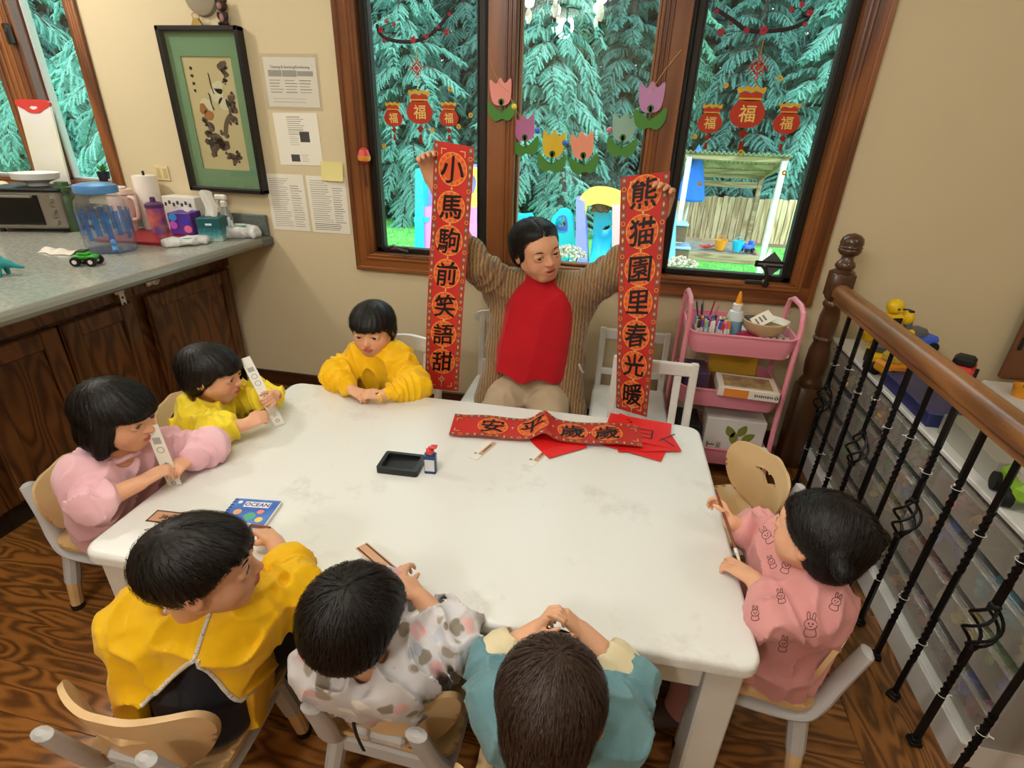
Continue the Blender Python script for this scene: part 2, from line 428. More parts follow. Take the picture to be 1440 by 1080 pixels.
# ================================================================== windows
M_wx = wood('window_wood_x', (96, 52, 22), (142, 84, 40), 1.3, 'X', .38, 7, 2.2, .25, randoff=False)
M_wz = wood('window_wood_z', (96, 52, 22), (142, 84, 40), 1.3, 'Z', .38, 7, 2.2, .25, randoff=False)
M_sash = pm('dark_bronze_sash', (40, 34, 30), .45, .3)
M_rub = pm('seal_black', (18, 18, 18), .7)
M_glass = glassy('window_glass', (243, 252, 250), .005)
def casing(mb, x0, x1, z0, z1, w=.09):
    """moulded casing around an opening, x0..z1 = outer edges"""
    def strip(a, b, y, d, horiz, lo, hi):
        pass
    for off, ww, dep in ((0, w, .018), (0, .022, .026), (w-.03, .012, .024), (w-.012, .012, .021)):
        a = off; c = off+ww
        mb.m = 1
        mb.box((x0+(a+c)/2, YW-dep/2, (z0+z1)/2), (ww, dep, z1-z0-2*a), .004); mb.box((x1-(a+c)/2, YW-dep/2, (z0+z1)/2), (ww, dep, z1-z0-2*a), .004)
        mb.m = 0
        mb.box(((x0+x1)/2, YW-dep/2-.0006, z0+(a+c)/2), (x1-x0-2*a-.002, dep, ww), .004); mb.box(((x0+x1)/2, YW-dep/2-.0006, z1-(a+c)/2), (x1-x0-2*a-.002, dep, ww), .004)
w1 = MB(); casing(w1, -1.385, .915, .778, 2.50)
# reveal lining and mullion posts
w1.m = 0; w1.box((-.235, YW+.05, .865), (2.13, .13, .014)); w1.box((-.235, YW+.05, 2.41), (2.13, .13, .02))
w1.m = 1; w1.box((-1.29, YW+.05, 1.64), (.02, .13, 1.56)); w1.box((.82, YW+.05, 1.64), (.02, .13, 1.56))
for xa, xb, s in ((-.662, -.532, 1), (.06, .182, -1)):
    w1.box(((xa+xb)/2, YW+.045, 1.64), (xb-xa, .13, 1.54), .004)
    for k in range(3): w1.box((xb-.045+.018*k if s > 0 else xa+.045-.018*k, YW-.022, 1.64), (.012, .012, 1.54), .004)
win1 = struct('window_1', w1, [M_wx, M_wz])
PANES = [(-1.28, -.682, True), (-.532, .06, False), (.20, .81, True)]
for xa, xb, crank in PANES:
    mb = MB(); zb, zt = .873, 2.40; yy = YW+.055; w = .042
    if not crank: w = .012; zb = .874
    for (c, sz) in ((((xa+xb)/2, yy, zb+min(w, .026)/2), (xb-xa, .05, min(w, .026))), (((xa+xb)/2, yy, zt-w/2), (xb-xa, .05, w)), ((xa+w/2, yy, (zb+zt)/2), (w, .05, zt-zb)), ((xb-w/2, yy, (zb+zt)/2), (w, .05, zt-zb))): mb.box(c, sz, .004)
    if crank:
        for (c, sz) in (((xa+w-.008, yy-.028, (zb+zt)/2), (.006, .012, zt-zb-.02)), ((xb-w+.008, yy-.028, (zb+zt)/2), (.006, .012, zt-zb-.02))): mb.box(c, sz, .002)
    fr = mb.obj('sash', M_sash if crank else M_wz, win1)
    g = MB(); g.box(((xa+xb)/2, yy, (zb+zt)/2), (xb-xa-2*w+.006, .004, zt-zb-.03)); gl = g.obj('pane', M_glass, win1, 0)
for xa in (-.672, .191):
    mb = MB(); mb.box((xa, YW+.02, 1.64), (.016, .05, 1.52), .002); mb.obj('weather_strip', M_rub, win1)
M_crank = pm('crank_bronze', (58, 48, 40), .4, .5)
def crank(x, z, fl_, up):
    mb = MB(); mb.box((x, YW-.012, z), (.11, .026, .02), .006); mb.lathe([(.001, -.02), (.02, -.02), (.016, 0), (.001, .004)], 12, TR(x+fl_*.035, YW-.03, z) @ Matrix.Rotation(math.pi/2, 4, 'X'))
    if up: mb.tube([(x+fl_*.035, YW-.045, z), (x+fl_*.03, YW-.05, z+.04), (x+fl_*.015, YW-.05, z+.075)], .008, 8); mb.ell((x+fl_*.012, YW-.052, z+.085), .012, 10, 6)
    else: mb.tube([(x+fl_*.035, YW-.045, z), (x, YW-.05, z+.004), (x-fl_*.04, YW-.05, z-.004)], .008, 8); mb.ell((x-fl_*.05, YW-.052, z-.006), .011, 10, 6)
    mb.obj('crank_handle', M_crank, win1)
crank(-1.13, .905, -1, False); crank(.655, .872, 1, True)

w2 = MB(); casing(w2, -4.24, -2.752, 1.09, 2.50, .05)
w2.m = 0; w2.box((-3.475, YW+.05, 1.14), (1.35, .13, .02)); w2.m = 1; w2.box((-2.81, YW+.05, 1.78), (.02, .13, 1.28)); w2.box((-4.14, YW+.05, 1.78), (.02, .13, 1.28))
w2.box((-3.235, YW+.02, 1.78), (.2, .1, 1.28), .006)
for dx in (-.07, -.035, .0, .035, .07): w2.box((-3.235+dx, YW-.032, 1.78), (.016, .012, 1.28), .004)
win2 = struct('window_2', w2, [M_wx, M_wz])
M_wsash = pm('grey_seal', (190, 192, 190), .5)
for xa, xb in ((-3.132, -2.82), (-4.13, -3.34)):
    mb = MB(); yy = YW+.05; w = .014
    for (c, sz) in ((((xa+xb)/2, yy, 1.157), (xb-xa, .04, w)), (((xa+xb)/2, yy, 2.39), (xb-xa, .04, w)), ((xa+w/2, yy, 1.77), (w, .04, 1.24)), ((xb-w/2, yy, 1.77), (w, .04, 1.24))): mb.box(c, sz, .003)
    mb.obj('sash', M_wsash, win2)
    g = MB(); g.box(((xa+xb)/2, yy, 1.775), (xb-xa-.02, .004, 1.23)); g.obj('pane', M_glass, win2, 0)
mb = MB(); q = aty(15, 48, YW-.04); mb.box((q.x, YW-.05, q.z), (.03, .03, .09), .006); mb.tube([(q.x+.005, YW-.06, q.z+.02), (q.x+.03, YW-.085, q.z), (q.x+.028, YW-.08, q.z-.05)], .009, 8); mb.obj('latch', M_crank, win2)
# ================================================================== outside the window
G = -1.2
M_grass = pm('lawn', (104, 190, 90), .9, var=(3, (130, 212, 110)), bump=(60, .6, .03))
M_soil = pm('forest_soil', (86, 84, 66), .95, var=(2, (60, 66, 50)), bump=(6, .6, .05))
mb = MB(); mb.sheet(lambda u, v: (-26+46*u, 3.2+12.9*v, G), 4, 4); struct('ground_lawn', mb, M_grass, smooth=0)
mb = MB(); mb.sheet(lambda u, v: (-34+62*u, 16.0+24*v, G-.02+ (v*4.0)**1.3*.42), 10, 14); struct('ground_forest', mb, M_soil)
mb = MB(); mb.box((-.6, 2.66+WT+.02, G/2-.1), (8.2, .04, -G+.3)); 
# grass blades on the lawn that shows
bl = MB(); gr = random.Random(5)
for k in range(9000):
    x = gr.uniform(-7, 4.6); y = gr.uniform(7.5, 16); a = gr.random()*6.28; h = gr.uniform(.03, .09)
    dx, dy = .012*math.cos(a), .012*math.sin(a); n = len(bl.v)
    bl.v += [(x-dx, y-dy, G), (x+dx, y+dy, G), (x+gr.uniform(-.03, .03), y+gr.uniform(-.03, .03), G+h)]; bl.f.append((n, n+1, n+2)); bl.mi.append(0)
o = bl.obj('grass', M_grass, None, 0, False); tag(o, 'short bright green lawn grass outside the big window', 'grass', kind='stuff')

def leafmat(name, c1, c2):
    m = pm(name, c1, .7, var=(.9, c2, 6)); nt = m.node_tree; t = NT(nt); b = nt.nodes['Principled BSDF']; out = nt.nodes['Material Output']
    tl = t.n('ShaderNodeBsdfTranslucent'); tl.inputs[0].default_value = lin(c2); mx = t.n('ShaderNodeMixShader'); mx.inputs[0].default_value = .4
    t.l(b.outputs[0], mx.inputs[1]); t.l(tl.outputs[0], mx.inputs[2]); t.l(mx.outputs[0], out.inputs['Surface']); return m
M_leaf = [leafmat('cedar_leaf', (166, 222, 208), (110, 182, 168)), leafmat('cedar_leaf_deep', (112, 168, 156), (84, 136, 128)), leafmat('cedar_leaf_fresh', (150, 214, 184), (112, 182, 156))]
M_bark = pm('bark', (84, 76, 68), .95, var=(9, (52, 48, 44)), bump=(18, .8, .02))
def frond_mesh(seed, L, droop, leaf):
    """a drooping conifer bough: stem with flat hanging sprays of small leaflets"""
    r = random.Random(seed); mb = MB(); mb.m = 1
    st = spline([(0, 0, 0), (L*.35, 0, .06*L), (L*.7, 0, -.08*L), (L, 0, -droop*L)], 6); mb.tube(st, [.022*(1-i/len(st))+.004 for i in range(len(st))], 4)
    mb.m = 0
    for i, p in enumerate(st[2:]):
        t = (i+2)/len(st)
        for sgn in (-1, 1):
            for rep in range(2):
                ln = L*(.34*(1-.55*t))*r.uniform(.7, 1.2); az = sgn*r.uniform(.5, 1.15)
                d = Vector((math.cos(az), math.sin(az), -r.uniform(.15, .5))).normalized(); sd = d.cross(Vector((0, 0, 1))).normalized()
                q = p + Vector((r.uniform(-.05, .05), 0, 0)); nseg = 6
                for k in range(nseg):
                    q2 = q + d*(ln/nseg); d = (d+Vector((0, 0, -.13))).normalized(); w = ln*.30*(1-k/nseg*.75)
                    for s2 in (-1, 1):
                        for h in range(2):
                            b0 = q+(q2-q)*(h*.5); tip = b0 + d*(w*r.uniform(.5, .9)) + sd*(s2*w*r.uniform(.55, 1)) + Vector((0, 0, -w*r.uniform(.2, .7)))
                            wd = (q2-q)*.5; n = len(mb.v)
                            mb.v += [tuple(b0), tuple(b0+wd), tuple((b0+wd+tip)/2+Vector((0, 0, .01))), tuple(tip)]; mb.f.append((n, n+1, n+2, n+3)); mb.mi.append(0)
                    q = q2
    return mb.mesh('bough', [leaf, M_bark], 0, False)
BOUGH = [[frond_mesh(10*c+k, 1.0, (.28, .5, .4)[k], M_leaf[c]) for k in range(3)] for c in range(3)]
def conifer(x, y, z0, h, rb, nb, col, label, seed, lo=.08, group='conifers beyond the lawn'):
    r = random.Random(seed); t = thing('conifer', label, 'tree', (x, y, z0), 0, group)
    mb = MB(); mb.tube([(0, 0, -.2), (.03, 0, h*.5), (0, .02, h)], [.16+.012*h, .1+.006*h, .02], 10); mb.obj('trunk', M_bark, t)
    for k in range(nb):
        f = lo+(1-lo)*(k+r.random())/nb; a = k*2.4+r.uniform(-.4, .4); L = rb*(1-f*.82)*r.uniform(.75, 1.15)
        o = link('bough', BOUGH[col][r.randrange(3)], t); o.location = (0, 0, h*f); o.rotation_euler = (r.uniform(-.25, .25), r.uniform(-.1, .4), a); o.scale = (L, L*r.uniform(.8, 1.2), L)
    return t
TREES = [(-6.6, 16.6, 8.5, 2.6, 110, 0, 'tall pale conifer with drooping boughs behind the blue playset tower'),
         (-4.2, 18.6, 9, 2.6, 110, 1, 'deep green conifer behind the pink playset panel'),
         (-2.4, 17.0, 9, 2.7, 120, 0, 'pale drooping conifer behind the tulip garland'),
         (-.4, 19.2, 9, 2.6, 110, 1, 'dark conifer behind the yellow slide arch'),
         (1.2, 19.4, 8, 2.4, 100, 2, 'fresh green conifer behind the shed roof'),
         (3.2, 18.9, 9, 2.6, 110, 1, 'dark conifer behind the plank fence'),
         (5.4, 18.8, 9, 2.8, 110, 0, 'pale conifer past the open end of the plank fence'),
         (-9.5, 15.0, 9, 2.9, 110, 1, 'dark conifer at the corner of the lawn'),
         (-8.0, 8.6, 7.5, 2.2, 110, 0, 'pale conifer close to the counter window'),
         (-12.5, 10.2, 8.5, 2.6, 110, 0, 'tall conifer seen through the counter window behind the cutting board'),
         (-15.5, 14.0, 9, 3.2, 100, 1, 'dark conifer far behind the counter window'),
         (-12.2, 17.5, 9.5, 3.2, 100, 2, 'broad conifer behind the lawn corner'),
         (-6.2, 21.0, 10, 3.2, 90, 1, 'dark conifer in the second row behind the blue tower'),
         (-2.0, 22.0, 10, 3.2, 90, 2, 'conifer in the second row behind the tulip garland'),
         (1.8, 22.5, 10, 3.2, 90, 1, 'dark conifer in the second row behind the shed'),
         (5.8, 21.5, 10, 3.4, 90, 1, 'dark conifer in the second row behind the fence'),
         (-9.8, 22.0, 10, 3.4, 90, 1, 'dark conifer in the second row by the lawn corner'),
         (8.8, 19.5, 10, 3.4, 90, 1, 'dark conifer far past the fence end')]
def gz(y): return G if y < 16 else G-.02+(((y-16)/24)*4.0)**1.3*.42
for i, (x, y, h, rb, nb, c, lab) in enumerate(TREES): conifer(x, y, gz(y), h, rb, nb, c, lab, 40+i)
q = aty(785, 330, 14.4); conifer(q.x, 14.4, G, 2.3, .62, 60, 0, 'small young fir beside the yellow slide arch', 91, .04, 'small firs')
# brambles under the trees and the deep wood behind them: nobody could count these leaves
M_under = leafmat('bramble_leaf', (92, 120, 112), (70, 96, 90))
M_deep = leafmat('deep_wood_leaf', (78, 132, 120), (58, 104, 94))
def leafmass(name, n, box, size, m, label, cat, seed):
    r = np.random.default_rng(seed); lo, hi = np.array(box[0]), np.array(box[1])
    c = lo+(hi-lo)*r.random((n, 3)); a = r.normal(size=(n, 3)); a /= np.linalg.norm(a, axis=1)[:, None]; b = np.cross(a, r.normal(size=(n, 3))); b /= np.linalg.norm(b, axis=1)[:, None]
    s = size*r.uniform(.5, 1.3, (n, 1)); v = np.stack([c-a*s, c+b*s*.35, c+a*s-np.array([0, 0, .6])*s, c-b*s*.35], 1).reshape(-1, 3)
    me = bpy.data.meshes.new(name); me.from_pydata(v.tolist(), [], (np.arange(n*4).reshape(-1, 4)).tolist()); me.materials.append(m)
    o = link(name, me); tag(o, label, cat, kind='stuff'); return o
leafmass('bramble_thicket', 16000, ((-11, 16.0, G), (.8, 17.8, G+1.4)), .16, M_under, 'grey green bramble thicket along the far edge of the lawn', 'thicket', 1)
leafmass('deep_wood', 26000, ((-26, 22.5, 0), (14, 26, 12)), .55, M_deep, 'deep dark foliage of the wood far behind the conifers', 'foliage', 2)
leafmass('deep_wood_side', 12000, ((-24, 9, G), (-16, 22, 10)), .5, M_deep, 'dark foliage far outside beyond the counter window', 'foliage', 3)

# plank fence
M_fence = wood('fence_cedar', (160, 126, 96), (214, 184, 152), 1.0, 'Z', .8, 9, 3, 0, .4)
fe = thing('plank_fence', 'weathered cedar plank fence behind the sandbox shed', 'fence', (0, 15.6, G))
xx = 1.0; fr_ = random.Random(8)
base = MB(); base.box((0, 0, .62), (.135, .025, 1.17), .004); bme = base.mesh('board', M_fence, 0)
while xx < 7.2:
    o = link('board', bme, fe); o.location = (xx, fr_.uniform(-.008, .008), fr_.uniform(-.02, .02)); xx += .148
for zz in (.25, 1.0):
    mb = MB(); mb.box((4.1, .05, zz), (6.6, .05, .09)); mb.obj('rail', M_fence, fe)
mb = MB(); mb.box((4.1, -.03, .02), (6.6, .08, .12)); mb.obj('kick_board', pm('fence_base', (150, 118, 104), .85), fe)

# sandbox shed
S = 2.7/1.9
M_wpaint = pm('shed_white', (226, 222, 220), .6, var=(8, (200, 196, 196))); M_shedw = wood('shed_wood', (140, 112, 88), (190, 160, 132), 1, 'X', .8, 9, 3, 0, .4)
M_corr = pm('corrugated', (196, 188, 168), .5, var=(3, (158, 150, 134)))
sh = thing('sandbox_shed', 'open shed with corrugated roof over the sandbox', 'shed', (0, 0, G))
fl_ = Vector((1.16, 11.9, 0)); frp = Vector((2.86, 11.6, 0)); bl_ = Vector((1.5, 15.25, 0)); br_ = Vector((3.3, 15.25, 0))
for pq, hh in ((fl_, 2.28), (frp, 2.28), (bl_, 1.75), (br_, 1.75)):
    mb = MB(); mb.bar(pq, pq+Vector((0, 0, hh)), .1, .1, .008); mb.obj('post', M_wpaint if pq.y < 13 else M_shedw, sh)
def roofp(u, v):
    a = fl_.lerp(frp, -.06+1.12*u); b = bl_.lerp(br_, -.06+1.12*u); p = a.lerp(b, -.05+1.1*v)
    return (p.x, p.y, 2.36-.55*(-.05+1.1*v) + .018*math.sin(u*2*math.pi*22))
mb = MB(); mb.sheet(roofp, 176, 2, .004); mb.obj('roof_sheet', M_corr, sh, 60)
for vv in (0.02, .36, .7, 1.0):
    a = fl_.lerp(bl_, vv); b = frp.lerp(br_, vv); z = 2.29-.55*vv; mb = MB(); mb.bar((a.x-.08, a.y, z), (b.x+.08, b.y, z), .05, .09, .006); mb.obj('rafter', M_shedw, sh)
for (a, b) in ((fl_, bl_), (frp, br_)):
    mb = MB(); mb.bar((a.x, a.y, 2.25), (b.x, b.y, 1.72), .05, .1, .006); mb.obj('side_beam', M_shedw, sh)
mb = MB(); mb.bar((bl_.x, bl_.y, 1.55), (br_.x, br_.y, 1.55), .05, .14); mb.obj('back_beam', M_shedw, sh)
mb = MB(); mb.bar(frp+Vector((.02, 0, .05)), frp+Vector((.32, .75, .5)), .06, .06, .006); mb.obj('brace', M_wpaint, sh)
sb = thing('sandbox', 'low timber sandbox under the open shed', 'sandbox', (2.25, 14.1, G))
M_sand = pm('sand', (176, 170, 160), .95, bump=(40, .7, .03), var=(6, (150, 150, 150)))
for (c, sz) in (((0, -.95, .1), (2.0, .1, .2)), ((0, .95, .1), (2.0, .1, .2)), ((-.95, 0, .1), (.1, 1.8, .2)), ((.95, 0, .1), (.1, 1.8, .2))):
    mb = MB(); mb.box(c, sz, .01); mb.obj('side_board', M_shedw, sb)
mb = MB(); mb.sheet(lambda u, v: (-.9+1.8*u, -.9+1.8*v, .13+.03*math.sin(u*9)*math.cos(v*7)), 12, 12); mb.obj('sand', M_sand, sb)
def plastic(n, c, r=.35): return pm('plastic_'+n, c, r, 0, .5)
P_red, P_org, P_blu, P_cya, P_yel, P_pnk, P_vio, P_grn = [plastic(n, c) for n, c in (('red', (214, 64, 60)), ('orange', (240, 160, 40)), ('blue', (70, 110, 235)), ('cyan', (40, 200, 235)), ('yellow', (245, 222, 90)), ('pink', (240, 140, 225)), ('violet', (150, 140, 245)), ('green', (70, 190, 110)))]
def sandtoy(px, py, kind, m, name, label):
    q = aty(px, py, 13.75); t = thing(name, label, 'toy', (q.x, 13.75, G+.165)); mb = MB()
    if kind == 'bucket': mb.lathe([(.001, 0), (.10, 0), (.14, .22), (.15, .22), (.15, .24), (.13, .24), (.09, .03), (.001, .03)], 16); mb.obj('pail', m, t); mb = MB(); mb.tube([(.145*math.cos(a), 0, .22+.12*math.sin(a)) for a in [math.pi*k/8 for k in range(9)]], .008, 6); mb.obj('handle', m, t)
    elif kind == 'truck':
        mb.box((0, 0, .12), (.3, .16, .1), .02); mb.box((.1, 0, .2), (.1, .15, .1), .02); mb.obj('body', m, t)
        for sx in (-.1, .1):
            for sy in (-.08, .08): mb = MB(); mb.lathe([(.001, -.02), (.05, -.02), (.05, .02), (.001, .02)], 12, TR(sx, sy, .05) @ Matrix.Rotation(math.pi/2, 4, 'X')); mb.obj('wheel', M_rub, t)
    else:
        mb.sheet(lambda u, v: (-.16+.32*u, -.09+.18*v, .03+.1*(u-.5)**2+.2*(v-.5)**2), 8, 8, .01); mb.obj('scoop', m, t); mb = MB(); mb.tube([(.15, 0, .06), (.3, 0, .1)], .015, 8); mb.obj('handle', m, t)
    t.rotation_euler = (0, 0, .6)
sandtoy(993, 351, 'scoop', P_red, 'sand_scoop', 'red plastic scoop lying in the sandbox'); sandtoy(1012, 350, 'bucket', P_org, 'sand_bucket', 'orange plastic bucket in the sandbox')
sandtoy(1050, 354, 'truck', P_blu, 'sand_truck', 'blue plastic toy truck in the sandbox'); sandtoy(1036, 353, 'bucket', P_cya, 'sand_bucket', 'pale blue plastic bucket in the sandbox')

# plastic playsets
def pw(px, py, y): q = aty(px, py, y); return Vector((q.x, q.y, q.z))
def panel(pts, y, d, m, name, par, holes=(), n=5):
    """upright plastic panel with outline given by photo directions on the plane y"""
    cv = lambda P: [(q.x, q.z) for q in spline([(aty(a, b, y).x, aty(a, b, y).z, 0) for a, b in P], n, True) for q in [Vector((q.x, 0, q.y))]] if n > 1 else [(aty(a, b, y).x, aty(a, b, y).z) for a, b in P]
    M = Matrix(((1, 0, 0, 0), (0, 0, -1, y), (0, 1, 0, 0), (0, 0, 0, 1)))
    mb = MB(); mb.prism([cv(pts)]+[cv(h) for h in holes], d, M); return mb.obj(name, m, par)
pt = thing('playset_tower', 'blue, yellow and pink plastic playset tower on the lawn', 'playset', (-4.0, 10.6, G)); pt.location = (0, 0, 0)
panel([(592, 236), (602, 236), (603, 385), (590, 385)], 10.4, .3, P_cya, 'corner_post', pt, n=1)
panel([(585, 304), (606, 304), (606, 311), (585, 311)], 10.25, .12, P_cya, 'cross_bar', pt, n=1)
panel([(640, 231), (690, 231), (690, 300), (640, 300)], 10.6, .12, P_vio, 'back_panel', pt, n=1)
panel([(645, 292), (645, 258), (655, 238), (672, 236), (681, 252), (681, 292)], 10.45, .12, P_yel, 'window_panel', pt, [[(656, 262), (660, 246), (668, 246), (672, 256), (668, 270), (660, 272)]], n=3)
panel([(600, 290), (694, 291), (694, 385), (600, 385)], 10.3, .14, P_pnk, 'front_panel', pt, n=1)
for px in (612, 690): panel([(px-6, 231), (px+6, 231), (px+6, 385), (px-6, 385)], 11.4, .2, P_vio, 'rear_post', pt, n=1)
mb = MB(); a = pw(595, 300, 10.3); b = pw(694, 300, 11.4); mb.box(((a.x+b.x)/2, 10.9, a.z-.05), (abs(b.x-a.x), 1.3, .1), .02); mb.obj('deck', P_vio, pt)
# arch with violet legs
pa = thing('playset_arch', 'yellow topped plastic arch slide with violet and pink legs', 'playset', (0, 0, 0))
panel([(814, 385), (813, 300), (816, 278), (830, 264), (850, 262), (872, 268), (884, 280), (884, 300), (874, 300), (866, 290), (846, 283), (832, 286), (826, 296)], 11.6, .4, P_yel, 'arch_top', pa, n=3)
panel([(813, 275), (824, 280), (830, 385), (812, 385)], 11.5, .45, P_vio, 'leg', pa, n=1)
panel([(862, 285), (886, 285), (890, 385), (862, 385)], 11.5, .45, plastic('salmon', (250, 170, 180)), 'leg', pa, n=1)
panel([(836, 296), (860, 296), (862, 312), (848, 318), (845, 345), (834, 345)], 11.9, .2, P_cya, 'climb_panel', pa, n=1)
mb = MB(); a = pw(835, 335, 12); b = pw(862, 335, 12); mb.sheet(lambda u, v: (a.x+(b.x-a.x)*u, 12-1.6*v, a.z+.15-.9*v+.5*(u-.5)**2), 8, 6, .05); mb.obj('slide', P_cya, pa)
ck = thing('toy_bear', 'small brown stuffed bear with red scarf sitting in the yellow arch', 'stuffed toy', (0, 0, 0))
M_brn = pm('plush_brown', (120, 84, 62), .95); q = pw(845, 288, 11.5)
mb = MB(); mb.ell((q.x, q.y, q.z-.02), (.16, .12, .14), 14, 10); mb.ell((q.x, q.y, q.z+.13), (.10, .09, .085), 14, 10); mb.ell((q.x-.08, q.y, q.z+.21), .03, 8, 6); mb.ell((q.x+.08, q.y, q.z+.21), .03, 8, 6); mb.ell((q.x-.13, q.y-.06, q.z-.1), (.06, .09, .05), 8, 6); mb.ell((q.x+.13, q.y-.06, q.z-.1), (.06, .09, .05), 8, 6); mb.obj('plush_body', M_brn, ck)
mb = MB(); mb.tube([(q.x+.11*math.cos(a), q.y+.1*math.sin(a), q.z+.06) for a in [k*math.pi/6 for k in range(12)]], .035, 8, True); mb.obj('scarf', P_red, ck)
sl = thing('toddler_slide', 'cyan and violet plastic toddler slide on the lawn', 'playset', (0, 0, 0))
panel([(776, 385), (777, 318), (780, 302), (792, 292), (804, 298), (808, 320), (808, 385)], 12.2, .3, P_cya, 'ladder_panel', sl, [[(783, 322), (786, 304), (796, 300), (800, 308), (799, 324)]], n=3)
panel([(781, 324), (783, 306), (792, 296), (799, 305), (799, 326)], 12.45, .1, P_vio, 'back_board', sl, [[(786, 318), (787, 308), (793, 303), (796, 316)]], n=3)
mb = MB(); a = pw(720, 312, 12.4); b = pw(790, 318, 12.4)
mb.sheet(lambda u, v: (a.x+(b.x-a.x)*u, 12.4-.45*v, (b.z+.1)*(u**1.2)+(a.z-.5)*(1-u**1.2)+.25*(v-.5)**2*4*.4), 14, 8, .04); mb.obj('chute', P_cya, sl)
panel([(720, 320), (722, 303), (740, 300), (754, 308), (756, 385), (720, 385)], 12.6, .35, P_cya, 'base_block', sl, n=2)
um = thing('patio_umbrella', 'closed blue patio umbrella beside the sandbox shed', 'umbrella', (0, 0, 0)); q = pw(963, 275, 12.4)
mb = MB(); mb.tube([(q.x+.05, q.y, G), (q.x+.14, q.y, q.z+.9)], .025, 8); mb.obj('pole', M_wpaint, um)
mb = MB(); mb.lathe([(.26, 0), (.3, .05), (.24, .35), (.14, .75), (.03, 1.05), (.001, 1.1)], 12, TR(q.x+.12, q.y, q.z-.1)); mb.obj('canopy', plastic('umbrella', (34, 112, 226), .8), um, 20)
wc = thing('wood_crate_steps', 'stacked brown planter boxes beside the shed post', 'planter', (0, 0, 0)); M_br = pm('planter_brown', (110, 84, 66), .8)
for py, s in ((318, 0), (350, 1)):
    q = pw(955, py, 11.2); mb = MB(); mb.box((q.x, q.y, q.z-.12), (.28+.08*s, .4, .3), .02); mb.obj('box', M_br, wc); mb = MB(); mb.box((q.x, q.y-.02, q.z+.06), (.32+.08*s, .44, .05), .015); mb.obj('lid', plastic('pale', (150, 185, 235)), wc)
q = pw(955, 385, 11.2); mb = MB(); mb.box((q.x, q.y, (G+q.z)/2-.1), (.44, .44, abs(q.z-G)+.25), .02); mb.obj('box', M_br, wc)
gs = thing('playset_ladder', 'blue and cyan plastic ladder beside the planter boxes', 'playset', (0, 0, 0))
panel([(944, 285), (951, 285), (948, 392), (938, 392)], 11.0, .12, plastic('sky', (120, 180, 250)), 'side_rail', gs, n=1)
panel([(936, 300), (944, 292), (940, 392), (930, 392)], 11.1, .1, P_cya, 'side_rail', gs, n=1)
# flowering pots by the window foot
for px, py, yy, s, lab in ((800, 358, 9.6, .3, 'dry hydrangea bush with pale flower heads below the toddler slide'), (958, 374, 9.6, .28, 'dry hydrangea bush with pale flower heads below the planter boxes')):
    q = pw(px, py, yy); r_ = random.Random(int(px)); hy = thing('hydrangea_bush', lab, 'bush', (q.x, q.y, G)); mb = MB()
    for k in range(14): a = r_.random()*6.28; d = r_.random()*s; mb.tube([(d*.3*math.cos(a), d*.3*math.sin(a), 0), (d*math.cos(a), d*math.sin(a), q.z-G-.05+r_.uniform(-.1, .05))], .008, 5)
    mb.obj('stems', M_bark, hy); mb = MB()
    for k in range(260):
        a = r_.random()*6.28; d = s*math.sqrt(r_.random()); z = q.z-G+.1*(1-(d/s)**2)+r_.uniform(-.06, .06); c = (d*math.cos(a), d*math.sin(a), z); mb.ell(c, r_.uniform(.012, .03), 6, 4)
    mb.obj('flower_heads', pm('dry_flower', (214, 200, 184), .9, var=(30, (150, 130, 116))), hy)
# roof corner of the house seen top right
M_eave = pm('eave_grey', (120, 126, 124), .8)
mb = MB(); mb.box((1.35, 3.6, 2.62), (1.5, 1.5, .1)); mb.box((1.35, 4.36, 2.55), (1.5, .04, .2)); struct('trim_eave', mb, M_eave)
# ================================================================== kitchen counter and cabinets
CT = .92
def laminate():
    m = pm('grey_laminate', (150, 150, 142), .16, var=(60, (176, 176, 166), 8)); return m
M_lam = laminate(); M_lamd = pm('dark_laminate', (88, 94, 92), .4, var=(50, (104, 110, 106), 6))
M_cab = wood('cabinet_oak', (66, 34, 12), (112, 66, 28), 1.0, 'Z', .42, 11, 6, .2, .35, randoff=True, stretch=.25)
co = thing('kitchen_counter', 'speckled grey laminate worktop of the kitchen peninsula', 'worktop', (0, 0, 0))
mb = MB(); mb.prism([(-1.9, .35), (-1.9, YW-.002), (-4.5, YW-.002), (-4.5, 1.95), (-2.85, 1.95), (-2.85, .35)], .045, TR(0, 0, CT-.045)); mb.obj('top', M_lam, co)
mb = MB(); mb.tube([(-1.9, .35, CT-.022), (-1.9, YW-.004, CT-.022)], .0235, 10); mb.obj('nosing', pm('laminate_edge', (128, 126, 114), .3), co)
mb = MB(); mb.box((-3.19, YW-.012, CT+.055), (2.6, .02, .11), .004); mb.obj('backsplash', M_lamd, co)
mb = MB(); mb.box((-1.885, YW-.05, CT-.022), (.03, .09, .045), .008); mb.obj('end_cap', M_lamd, co)
